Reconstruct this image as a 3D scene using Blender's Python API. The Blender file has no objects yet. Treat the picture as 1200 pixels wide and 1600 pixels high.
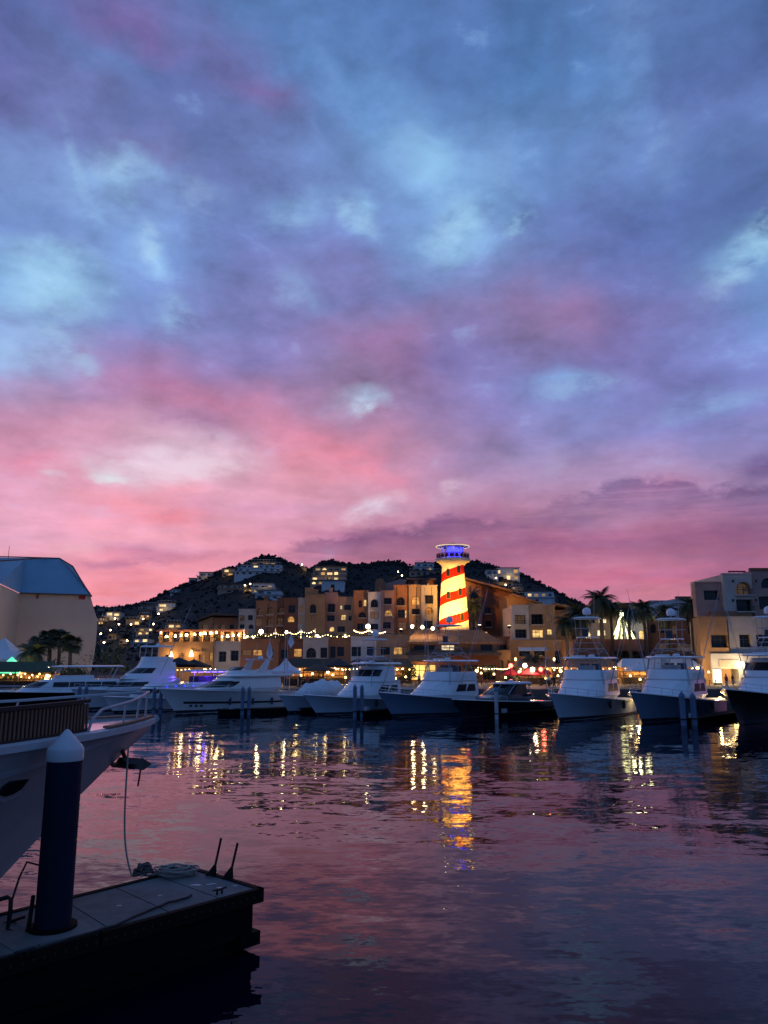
import bpy, bmesh, math, random
import numpy as np
from mathutils import Vector, Matrix
random.seed(7)
rng = np.random.default_rng(7)
scene = bpy.context.scene
C = scene.collection
PI = math.pi

# ------------------------------------------------------------------ camera
CAM_H, PITCH, FOC = 6.0, math.radians(10.8), 1195.0
cd = bpy.data.cameras.new('camera')
cam = bpy.data.objects.new('camera', cd)
C.objects.link(cam)
cam.location = (0, 0, CAM_H)
cam.rotation_euler = (PI / 2 + PITCH, 0, 0)
cd.sensor_fit = 'VERTICAL'
cd.sensor_height = 36.0
cd.sensor_width = 27.0
cd.lens = 36.0 * FOC / 1600.0
cd.clip_start = 0.1
cd.clip_end = 6000
scene.camera = cam
ct, st_ = math.cos(PITCH), math.sin(PITCH)

def ray(px, py):
    dx, dy = (px - 600) / FOC, (800 - py) / FOC
    return Vector((dx, ct - dy * st_, st_ + dy * ct))

def W(px, py, Y):
    """the place that stands Y metres out in the direction of a bearing read off the photograph"""
    d = ray(px, py)
    return Vector((d.x * Y / d.y, Y, CAM_H + d.z * Y / d.y))

def G(px, py, z=0.0):
    """where that bearing meets the level z"""
    d = ray(px, py)
    t = (z - CAM_H) / d.z
    return Vector((d.x * t, d.y * t, z))

# ------------------------------------------------------------------ colour management
scene.view_settings.view_transform = 'Standard'
scene.view_settings.look = 'None'
scene.view_settings.exposure = 0
scene.view_settings.gamma = 1
scene.view_settings.use_curve_mapping = False
scene.render.engine = 'CYCLES'
cy = scene.cycles
cy.use_denoising = True
try:
    cy.denoiser = 'OPENIMAGEDENOISE'
except Exception:
    pass
cy.max_bounces = 6
cy.diffuse_bounces = 2
cy.glossy_bounces = 4
cy.transmission_bounces = 4
cy.sample_clamp_indirect = 30.0
cy.sample_clamp_direct = 0.0
cy.caustics_reflective = False
cy.caustics_refractive = False
try:
    cy.use_light_tree = True
except Exception:
    pass

def s2l(c):
    c = c / 255.0
    return c / 12.92 if c <= 0.04045 else ((c + 0.055) / 1.055) ** 2.4

# ------------------------------------------------------------------ dusk sky (world)
SKY = [  # broad tones of the cloud deck: bearing, colour
 (0,0,85,103,165),(120,30,98,105,165),(250,40,98,112,170),(400,20,88,122,182),(500,40,90,128,188),(600,30,82,120,180),(720,40,90,122,185),(850,40,74,115,172),(1000,20,92,122,180),(1100,40,82,108,165),(1200,40,72,105,160),
 (20,110,103,105,168),(120,90,98,130,188),(250,120,88,112,175),(350,90,105,105,165),(440,150,118,105,165),(520,110,92,135,195),(620,90,88,122,182),(720,90,80,118,178),(850,100,80,125,185),(950,90,98,140,200),(1050,110,84,110,170),(1180,110,85,112,172),
 (40,200,115,138,198),(130,180,110,128,190),(220,180,100,112,172),(330,190,92,115,175),(420,200,98,118,178),(520,190,100,138,198),(600,180,112,155,215),(700,180,92,130,188),(800,190,102,145,205),(900,180,100,140,200),(1000,200,94,118,178),(1130,180,102,125,185),(1200,200,98,125,185),
 (40,290,118,150,208),(120,270,122,152,210),(200,260,128,160,215),(300,270,104,120,182),(400,260,112,130,192),(480,240,112,140,200),(560,270,112,140,200),(650,260,125,178,232),(750,260,120,158,215),(860,270,100,138,195),(960,270,100,125,185),(1060,280,92,122,180),(1180,270,92,120,180),
 (50,360,105,130,195),(130,360,108,130,195),(230,370,120,160,218),(330,350,108,132,195),(430,370,104,120,182),(540,350,118,150,210),(640,350,110,140,205),(700,370,135,185,235),(800,350,108,135,198),(900,350,98,118,182),(1020,350,92,112,178),(1150,330,85,112,175),
 (20,430,130,175,225),(90,440,150,200,240),(180,440,112,138,205),(260,450,118,145,208),(340,450,122,122,185),(450,440,120,128,190),(560,430,118,122,185),(680,430,118,132,195),(800,440,120,122,182),(920,430,108,120,182),(1050,430,105,115,180),(1150,420,112,150,210),(1195,385,135,190,240),
 (30,500,140,165,222),(90,510,125,160,218),(180,510,110,128,195),(280,490,125,158,215),(360,510,120,122,188),(460,500,125,125,188),(540,520,148,118,172),(600,530,150,110,165),(700,510,135,125,180),(800,500,138,118,172),(870,500,150,112,165),(960,500,128,112,170),(1060,510,118,115,178),(1150,500,112,135,198),
 (30,550,145,170,222),(100,555,140,148,205),(200,560,140,122,180),(300,560,142,128,190),(420,560,130,122,185),(520,560,135,115,172),(600,580,150,115,165),(680,560,128,110,168),(760,570,120,120,182),(860,560,122,108,165),(960,560,122,105,165),(1080,560,112,120,185),(1170,560,120,138,198),
 (40,610,172,130,180),(150,600,175,122,172),(260,600,195,122,165),(340,630,190,118,160),(430,610,145,112,168),(520,620,140,110,165),(600,640,150,122,178),(700,640,132,115,175),(800,600,120,128,190),(900,600,118,150,210),(1000,600,118,112,172),(1100,610,112,122,188),(1180,610,118,122,188),
 (40,680,212,125,165),(140,680,210,130,168),(240,690,200,135,175),(340,680,190,140,180),(420,670,200,130,170),(500,690,230,125,155),(570,680,170,115,165),(660,680,150,118,172),(760,680,140,125,182),(860,690,130,132,192),(960,680,125,125,185),(1080,650,128,130,195),(1180,660,130,132,192),
 (40,740,215,145,185),(120,750,220,150,185),(230,730,225,185,210),(310,720,225,190,212),(400,740,220,140,175),(490,730,240,140,160),(580,740,225,120,150),(660,740,180,125,170),(760,730,165,135,185),(860,740,165,140,190),(960,740,170,135,188),(1060,740,165,135,188),(1180,730,155,130,185),
 (40,790,225,140,175),(140,790,235,135,165),(250,800,245,135,155),(340,790,220,140,172),(430,790,220,145,178),(520,790,225,150,185),(600,780,215,150,185),(700,780,190,125,170),(790,770,190,120,165),(880,780,190,130,178),(980,780,195,130,175),(1080,780,180,120,175),(1180,780,165,115,172),
 (40,840,220,150,185),(140,850,225,140,170),(240,840,225,150,180),(340,840,225,140,170),(440,840,220,135,165),(540,840,185,105,150),(640,840,190,100,145),(740,840,180,95,140),(840,830,188,105,152),(940,840,185,104,152),(1040,840,182,102,152),(1150,840,172,98,150),
 (160,890,235,125,155),(240,890,238,125,150),(340,870,225,125,155),(480,870,215,110,145),(600,870,205,100,140),(760,870,195,95,140),(880,880,195,92,138),(1000,880,190,90,140),(1100,870,180,85,135),(1190,870,170,80,132),
 (200,935,255,118,132),(300,910,250,120,135),(900,920,225,105,138),(1040,920,235,120,145),(1150,890,190,90,135),(600,960,235,110,135),(60,930,250,125,140)]
FEAT = [  # px, py, half length, half width, tilt (deg, + = falling to the right), colour, strength
 (170,15,90,16,24,136,90,155,.6),(390,120,85,18,30,122,95,150,.7),(60,150,150,30,22,112,105,165,.4),(200,190,120,18,32,118,108,160,.5),
 (520,140,200,22,42,98,148,208,.55),(640,170,60,40,40,120,168,225,.5),(560,120,130,26,38,96,138,198,.5),(690,140,60,60,0,82,112,172,.6),(660,260,50,34,20,148,200,242,.8),(712,355,38,22,-40,165,215,248,.9),(805,345,22,12,-30,150,205,245,.8),(760,300,60,26,20,130,175,228,.6),
 (870,120,22,120,10,86,122,180,.5),(980,160,28,90,-8,118,160,220,.45),(1040,180,40,80,-10,90,112,172,.5),(1110,130,70,70,0,84,106,166,.5),
 (190,255,34,18,-15,158,205,245,.8),(135,280,60,10,62,140,185,235,.7),(200,320,50,14,10,150,198,240,.6),(232,378,14,24,-20,160,205,245,.8),(300,305,30,10,10,150,180,222,.6),(555,345,40,12,30,155,205,245,.7),(450,335,45,14,5,140,185,235,.6),
 (90,440,60,46,20,165,215,248,.8),(20,545,60,18,5,158,200,240,.6),(110,545,40,10,35,165,205,242,.5),(275,490,22,14,40,150,195,240,.6),(460,450,26,20,-20,140,170,220,.5),
 (1185,385,70,14,-38,165,215,250,.95),(1120,330,120,40,-30,88,108,172,.6),(1195,480,40,40,0,110,150,210,.5),
 (640,560,34,60,-25,160,115,160,.5),(560,520,80,24,15,158,112,165,.5),(860,485,70,30,5,158,115,166,.5),(720,540,60,30,-30,112,108,170,.5),
 (900,600,60,11,0,135,175,228,.8),(567,633,14,10,10,185,215,248,.95),(1100,635,60,10,-8,138,170,225,.6),(300,610,160,24,18,205,122,162,.5),(330,655,120,14,12,150,110,160,.5),
 (230,720,50,16,-5,240,215,232,.85),(310,715,60,14,-12,240,205,225,.8),(300,740,40,9,-10,235,215,230,.8),(325,682,30,9,-10,215,185,215,.7),(180,745,22,5,2,225,240,248,.9),(90,742,20,4,0,215,225,240,.7),
 (520,705,110,17,27,238,135,158,.6),(450,700,60,16,30,238,150,170,.5),(590,745,60,12,25,228,132,160,.5),(580,795,40,7,-22,235,215,235,.85),(708,762,14,8,-30,225,190,215,.8),
 (230,800,70,11,12,252,130,145,.85),(180,770,110,9,8,240,140,165,.6),(40,720,60,10,8,235,125,155,.6),(260,770,60,9,2,240,140,160,.6),(440,790,60,8,2,185,130,175,.5),(300,790,60,6,4,190,130,170,.4),
 (1195,722,40,22,-5,100,82,142,.85),(1000,768,60,9,-12,215,140,180,.6),
 (860,855,140,9,-3,160,78,132,.55),(1050,850,120,12,-6,150,80,135,.5),(980,820,120,8,-5,185,100,145,.5),(700,815,60,9,-10,150,95,150,.6),(560,835,110,10,-3,160,92,142,.7),
 (230,868,45,6,-3,175,105,150,.8),(215,883,30,5,0,240,150,170,.5),(200,895,35,5,0,190,105,150,.6),(160,858,60,5,-3,235,190,205,.6),(320,875,50,5,0,185,110,150,.6),(1000,905,160,8,-4,215,110,148,.5)]
_S = np.array(SKY, float)
_lin = np.vectorize(s2l)
for _r in _S:
    if _r[2] > _r[4] - 40:
        _r[2:5] += (.3*_r[2] + .59*_r[3] + .11*_r[4] - _r[2:5])*.24
for _r in _S:
    g_ = .3*_r[2] + .59*_r[3] + .11*_r[4]
    _r[2:5] = (_r[2:5] + (g_ - _r[2:5])*.04)*(1.0 if _r[1] < 560 else 1.045)
for _r in _S:
    if _r[1] >= 825 and _r[0] > 480: _r[2:5] *= (.985, 1.02, 1.0)
    elif _r[1] >= 770 and _r[0] < 650: _r[2:5] *= (1.05, 1.05, 1.05)
_SL = _lin(_S[:, 2:5])
def sky_field(px, py):
    d2 = ((_S[:, 0] - px) / 62.0) ** 2 + ((_S[:, 1] - py) / 36.0) ** 2
    w = np.exp(-0.5 * (d2 - d2.min())) 
    c = (w[:, None] * _SL).sum(0) / w.sum()
    for fx, fy, la, lb, an, r, g, b, s in FEAT:
        a = math.radians(an)
        u, v = px - fx, py - fy
        p, q = (u * math.cos(a) + v * math.sin(a)) / max(la, 24), (-u * math.sin(a) + v * math.cos(a)) / max(lb, 9)
        k = p * p + q * q
        if k < 9:
            k = s * math.exp(-k)
            c = c * (1 - k) + k * np.array((s2l(r), s2l(g), s2l(b)))
    return c

world = bpy.data.worlds.new('World')
scene.world = world
world.use_nodes = True
world.cycles.sampling_method = 'MANUAL'
world.cycles.sample_map_resolution = 512
nt = world.node_tree
nt.nodes.clear()
def nd(tree, t, **kw):
    n = tree.nodes.new(t)
    for k, v in kw.items():
        setattr(n, k, v)
    return n
def mth(tree, op, a, b=None, c=None, clamp=False):
    n = tree.nodes.new('ShaderNodeMath')
    n.operation = op
    n.use_clamp = clamp
    for i, v in enumerate((a, b, c)):
        if v is None:
            continue
        if isinstance(v, (int, float)):
            n.inputs[i].default_value = v
        else:
            tree.links.new(v, n.inputs[i])
    return n.outputs[0]
def mixc(tree, f, a, b, mode='MIX'):
    n = tree.nodes.new('ShaderNodeMix')
    n.data_type = 'RGBA'
    n.blend_type = mode
    for i, v in ((0, f), (6, a), (7, b)):
        if isinstance(v, (int, float)):
            n.inputs[i].default_value = v
        elif isinstance(v, tuple):
            n.inputs[i].default_value = v if len(v) == 4 else (*v, 1)
        else:
            tree.links.new(v, n.inputs[i])
    return n.outputs[2]
def build_sky():
    L = nt.links.new
    tc = nd(nt, 'ShaderNodeTexCoord')
    sep = nd(nt, 'ShaderNodeSeparateXYZ')
    L(tc.outputs['Generated'], sep.inputs[0])
    x, y, z = sep.outputs
    az = mth(nt, 'MULTIPLY', mth(nt, 'ARCTAN2', x, y), 180 / PI)
    el = mth(nt, 'MULTIPLY', mth(nt, 'ARCSINE', z), 180 / PI)
    # cloud-deck coordinates: a level sheet seen in perspective
    zz = mth(nt, 'ADD', mth(nt, 'MAXIMUM', z, 0.0), 0.16)
    qx, qy = mth(nt, 'DIVIDE', x, zz), mth(nt, 'DIVIDE', y, zz)
    def vec(a, b, c=0.0):
        n = nd(nt, 'ShaderNodeCombineXYZ')
        for i, v in enumerate((a, b, c)):
            if isinstance(v, (int, float)):
                n.inputs[i].default_value = v
            else:
                L(v, n.inputs[i])
        return n.outputs[0]
    def noise(v, scale, det=6, rough=.58, dist=0.0):
        n = nd(nt, 'ShaderNodeTexNoise')
        n.inputs['Scale'].default_value = scale
        n.inputs['Detail'].default_value = det
        n.inputs['Roughness'].default_value = rough
        n.inputs['Distortion'].default_value = dist
        L(v, n.inputs['Vector'])
        return n
    deck = vec(qx, mth(nt, 'MULTIPLY', qy, .8))
    n1 = noise(deck, 2.4, 7, .55, .1)
    s1 = nd(nt, 'ShaderNodeSeparateColor'); L(n1.outputs['Color'], s1.inputs[0])
    puff = vec(mth(nt, 'MULTIPLY', az, .085), mth(nt, 'MULTIPLY', el, .15), mth(nt, 'MULTIPLY', el, .02))
    n2 = noise(puff, 1.5, 7, .55, .1)
    s2 = nd(nt, 'ShaderNodeSeparateColor'); L(n2.outputs['Color'], s2.inputs[0])
    def wob(a, b, k1, k2):
        return mth(nt, 'ADD', mth(nt, 'MULTIPLY', mth(nt, 'SUBTRACT', a, .5), k1), mth(nt, 'MULTIPLY', mth(nt, 'SUBTRACT', b, .5), k2))
    # fade the wobble close to the horizon, where the deck is seen edge-on
    hf = mth(nt, 'MULTIPLY_ADD', mth(nt, 'DIVIDE', el, 30.0, clamp=True), .8, .2)
    azw = mth(nt, 'ADD', az, wob(s1.outputs[0], s2.outputs[0], 5.0, 7.0))
    elw = mth(nt, 'ADD', el, mth(nt, 'MULTIPLY', wob(s1.outputs[1], s2.outputs[1], 4.0, 6.5), hf))
    A0, A1, NS = -30.0, 30.0, 32
    u = mth(nt, 'DIVIDE', mth(nt, 'SUBTRACT', azw, A0), A1 - A0)
    els = [0.5, 2.5, 3.6, 4.6, 5.5, 6.4, 7.3, 8.2, 9.1, 10.0, 11.0, 12.0, 13.0, 14.0, 15.1, 16.2, 17.4, 18.6, 19.9, 21.2, 22.6, 24.0, 25.5, 27.0, 28.6, 30.2, 31.9, 33.6, 35.4, 37.3, 39.3, 41.4, 43.8, 47.0]
    col = None
    for i, e in enumerate(els):
        r = nd(nt, 'ShaderNodeValToRGB')
        cr = r.color_ramp
        cr.interpolation = 'LINEAR'
        while len(cr.elements) < NS:
            cr.elements.new(1.0)
        for k in range(NS):
            a = math.radians(A0 + (A1 - A0) * k / (NS - 1))
            er = math.radians(e)
            d = Vector((math.sin(a) * math.cos(er), math.cos(a) * math.cos(er), math.sin(er)))
            fwd = d.y * ct + d.z * st_
            up = -d.y * st_ + d.z * ct
            c = sky_field(600 + FOC * d.x / fwd, 800 - FOC * up / fwd)
            cr.elements[k].position = k / (NS - 1)
            cr.elements[k].color = (*c, 1)
        L(u, r.inputs[0])
        if col is None:
            col = r.outputs[0]
        else:
            f = mth(nt, 'DIVIDE', mth(nt, 'SUBTRACT', elw, els[i - 1]), e - els[i - 1], clamp=True)
            col = mixc(nt, f, col, r.outputs[0])
    # wisps and curdled edges
    n3 = noise(puff, 2.4, 10, .60, .1)
    n4 = noise(vec(mth(nt, 'MULTIPLY', az, .10), mth(nt, 'MULTIPLY', el, .46)), 1.0, 8, .6, .25)
    n6 = noise(deck, 3.6, 8, .55, .15)
    lowf = mth(nt, 'SUBTRACT', 1.0, mth(nt, 'DIVIDE', el, 18.0, clamp=True))
    hif = mth(nt, 'SUBTRACT', 1.0, mth(nt, 'MULTIPLY', lowf, .7))
    det = mth(nt, 'MULTIPLY', mth(nt, 'SUBTRACT', n3.outputs[0], .5), mth(nt, 'MULTIPLY', hif, 1.05))
    det = mth(nt, 'ADD', det, mth(nt, 'MULTIPLY', mth(nt, 'SUBTRACT', n6.outputs[0], .5), mth(nt, 'MULTIPLY', hif, .55)))
    det = mth(nt, 'ADD', det, mth(nt, 'MULTIPLY', mth(nt, 'MULTIPLY', mth(nt, 'SUBTRACT', n4.outputs[0], .5), lowf), 1.5))
    gain = mth(nt, 'MAXIMUM', mth(nt, 'ADD', 1.0, det), .3)
    gv = nd(nt, 'ShaderNodeVectorMath', operation='SCALE')
    L(col, gv.inputs[0]); L(gain, gv.inputs[3])
    col = gv.outputs[0]
    # thin gaps of clear pale sky where the deck is torn
    gap = mth(nt, 'MULTIPLY', mth(nt, 'MULTIPLY_ADD', n3.outputs[0], 6.0, -3.75, clamp=True), mth(nt, 'MULTIPLY', hif, .35))
    col = mixc(nt, gap, col, (.30, .52, .80))
    # lavender-grey streaks lying along the horizon
    n8 = noise(vec(mth(nt, 'MULTIPLY', az, .10), mth(nt, 'MULTIPLY', el, .85), mth(nt, 'MULTIPLY', az, .03)), 1.0, 9, .6, .3)
    sm = mth(nt, 'MULTIPLY', mth(nt, 'MULTIPLY_ADD', n8.outputs[0], 5.0, -2.35, clamp=True), mth(nt, 'MULTIPLY', mth(nt, 'POWER', lowf, .6), .40))
    lav = mixc(nt, mth(nt, 'MULTIPLY_ADD', az, 1/36, .42, clamp=True), (.60, .36, .56), (.27, .155, .34))
    col = mixc(nt, sm, col, lav)
    sm = mth(nt, 'MULTIPLY', mth(nt, 'MULTIPLY_ADD', n8.outputs[0], -5.0, 2.05, clamp=True), mth(nt, 'MULTIPLY', mth(nt, 'POWER', lowf, .6), .42))
    col = mixc(nt, sm, col, mixc(nt, mth(nt, 'MULTIPLY_ADD', az, 1/36, .42, clamp=True), (.90, .38, .45), (.62, .22, .35)))
    # torn holes and wisps with crisp ragged edges: bearing, half length, half width, tilt, colour, strength
    TORN = [(712,352,40,26,-45,170,218,250,.85),(662,262,44,30,25,150,203,245,.75),(806,346,20,11,-35,160,212,248,.8),(567,633,13,11,10,205,226,250,.95),(186,257,34,16,-12,165,212,248,.75),(160,320,60,26,25,140,188,236,.5),
        (232,378,15,22,-25,170,212,248,.85),(92,450,52,52,60,168,218,248,.75),(70,400,70,18,8,150,198,240,.5),(25,548,60,18,5,160,205,242,.6),(112,545,36,12,38,168,208,244,.6),(276,488,17,26,-30,158,200,240,.65),(1188,378,72,20,-40,172,220,250,.95),
        (900,600,58,13,-2,146,184,232,.75),(555,345,36,12,30,160,208,245,.65),(452,338,40,14,0,145,190,236,.55),(458,450,22,24,-20,146,178,226,.55),(300,306,34,14,10,150,180,224,.5),(238,716,58,16,-6,236,222,238,.8),(312,724,60,15,-12,240,212,230,.8),(325,683,28,9,-10,220,194,222,.7),(182,746,22,6,2,225,240,248,.9),(88,743,18,5,0,218,230,244,.8),(580,796,42,9,-24,236,220,240,.85),(708,762,14,10,-30,232,200,224,.8),
        (1105,632,60,11,-8,142,176,228,.6),(860,715,24,13,-40,170,160,205,.6),(760,300,60,28,20,135,180,232,.45),(1040,235,26,40,12,118,150,205,.45),(940,260,24,60,18,112,150,208,.4),(130,285,60,8,62,150,195,240,.6),(560,200,110,14,55,112,158,216,.5),(985,110,24,80,10,116,158,218,.45),(20,265,60,20,15,122,152,210,.4),(640,225,30,50,30,125,172,226,.5),(770,250,22,36,20,130,172,226,.4),
        (690,150,70,50,0,76,108,166,.45),(1130,320,110,34,-32,84,104,168,.5),(330,230,70,26,20,98,114,176,.4),(140,510,36,30,30,104,122,190,.4),(870,110,16,110,6,80,116,174,.45),(495,170,110,9,48,82,112,172,.5),(1195,725,26,22,-5,106,86,146,.8),(205,872,70,8,-5,182,112,158,.7),(330,868,55,6,-4,190,115,155,.5),(745,800,36,8,-8,160,105,158,.6),(300,580,120,12,14,150,112,170,.4)]
    wv = vec(mth(nt, 'ADD', az, wob(s1.outputs[2], s2.outputs[2], 1.5, 3.0)), mth(nt, 'ADD', el, mth(nt, 'MULTIPLY', wob(s2.outputs[0], n3.outputs[0], 3.0, 2.2), mth(nt, 'MULTIPLY_ADD', hif, .7, .3))))
    n9 = noise(puff, 6.5, 8, .6, .2)
    tear = mth(nt, 'MULTIPLY_ADD', mth(nt, 'ADD', mth(nt, 'MULTIPLY', n3.outputs[0], .6), mth(nt, 'MULTIPLY', n9.outputs[0], .4)), 6.5, -2.75, clamp=True)
    K = 180/PI/FOC
    for px, py, la, lb, an, r, g, b_, sg in TORN:
        gg = .3*r + .59*g + .11*b_; r, g, b_ = [.97*(v + (gg-v)*.1) for v in (r, g, b_)]
        d = ray(px, py).normalized()
        mp = nd(nt, 'ShaderNodeMapping', vector_type='TEXTURE')
        mp.inputs['Location'].default_value = (math.degrees(math.atan2(d.x, d.y)), math.degrees(math.asin(d.z)), 0)
        mp.inputs['Rotation'].default_value = (0, 0, -math.radians(an))
        mp.inputs['Scale'].default_value = (la*K*1.55, lb*K*1.55, 1)
        L(wv, mp.inputs[0])
        ln = nd(nt, 'ShaderNodeVectorMath', operation='LENGTH'); L(mp.outputs[0], ln.inputs[0])
        mr = nd(nt, 'ShaderNodeMapRange', interpolation_type='SMOOTHERSTEP')
        mr.inputs[1].default_value = 1.35; mr.inputs[2].default_value = .1; mr.inputs[3].default_value = 0; mr.inputs[4].default_value = sg*(.58 if la > 30 and lb > 15 else .9)
        L(ln.outputs['Value'], mr.inputs[0])
        col = mixc(nt, mth(nt, 'MULTIPLY', mr.outputs[0], tear), col, (s2l(r), s2l(g), s2l(b_)))
    # a low bank of darker cloud with a torn upper edge, and one small cloud left of the hill
    def edge_of(pts, span):
        r = nd(nt, 'ShaderNodeValToRGB'); cr = r.color_ramp
        ks = []
        for px, py in pts:
            d = ray(px, py).normalized()
            ks.append((math.degrees(math.atan2(d.x, d.y)), math.degrees(math.asin(d.z))))
        while len(cr.elements) < len(ks): cr.elements.new(1.0)
        for e, (a_, l_) in zip(cr.elements, ks):
            e.position = min(1, max(0, (a_ - A0)/(A1 - A0))); v = max(0, l_/span); e.color = (v, v, v, 1)
        L(mth(nt, 'DIVIDE', mth(nt, 'SUBTRACT', az, A0), A1 - A0), r.inputs[0])
        return mth(nt, 'MULTIPLY', r.outputs[0], span)
    n7 = noise(vec(mth(nt, 'MULTIPLY', az, .22), mth(nt, 'MULTIPLY', el, .42)), 1.5, 9, .62, .3)
    rag = mth(nt, 'ADD', el, mth(nt, 'MULTIPLY', mth(nt, 'SUBTRACT', n7.outputs[0], .5), 4.2))
    topb = edge_of([(0,1000),(380,905),(450,852),(520,832),(600,822),(665,812),(705,800),(775,800),(860,783),(920,768),(950,748),(985,738),(1080,742),(1105,762),(1160,758),(1200,756)], 14.0)
    dep = mth(nt, 'SUBTRACT', topb, rag)
    mk = mth(nt, 'MULTIPLY', mth(nt, 'MULTIPLY', dep, 1.5, clamp=True), mth(nt, 'SUBTRACT', 1.0, mth(nt, 'MULTIPLY_ADD', dep, .24, -.22, clamp=True)))
    mk = mth(nt, 'MULTIPLY', mk, mth(nt, 'MULTIPLY_ADD', mth(nt, 'ADD', mth(nt, 'MULTIPLY', n4.outputs[0], .5), mth(nt, 'MULTIPLY', n8.outputs[0], .5)), 6.0, -2.2, clamp=True))
    col = mixc(nt, mth(nt, 'MULTIPLY', mk, .85), col, mixc(nt, 1.0, col, (.50, .50, .64), 'MULTIPLY'))
    # the side of the sky away from the afterglow: plain dusk cloud
    n5 = noise(deck, 1.6, 6, .55, .2)
    dusk = mixc(nt, n5.outputs[0], (.050, .125, .33), (.090, .195, .47))
    back = mth(nt, 'SMOOTH_MIN', 1.0, mth(nt, 'DIVIDE', mth(nt, 'SUBTRACT', .62, y), 1.0, clamp=True), .1)
    top = mth(nt, 'DIVIDE', mth(nt, 'SUBTRACT', el, 44.0), 22.0, clamp=True)
    col = mixc(nt, mth(nt, 'MAXIMUM', back, top), col, dusk)
    # a little physical twilight air under it all
    sk = nd(nt, 'ShaderNodeTexSky', sky_type='NISHITA')
    sk.sun_disc = False
    sk.sun_elevation = math.radians(0.5)
    sk.sun_rotation = math.radians(-14)
    add = mixc(nt, 0.004, col, sk.outputs[0], 'ADD')
    bg = nd(nt, 'ShaderNodeBackground')
    bg.inputs[1].default_value = 1.0
    L(add, bg.inputs[0])
    out = nd(nt, 'ShaderNodeOutputWorld')
    L(bg.outputs[0], out.inputs[0])
build_sky()

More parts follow.
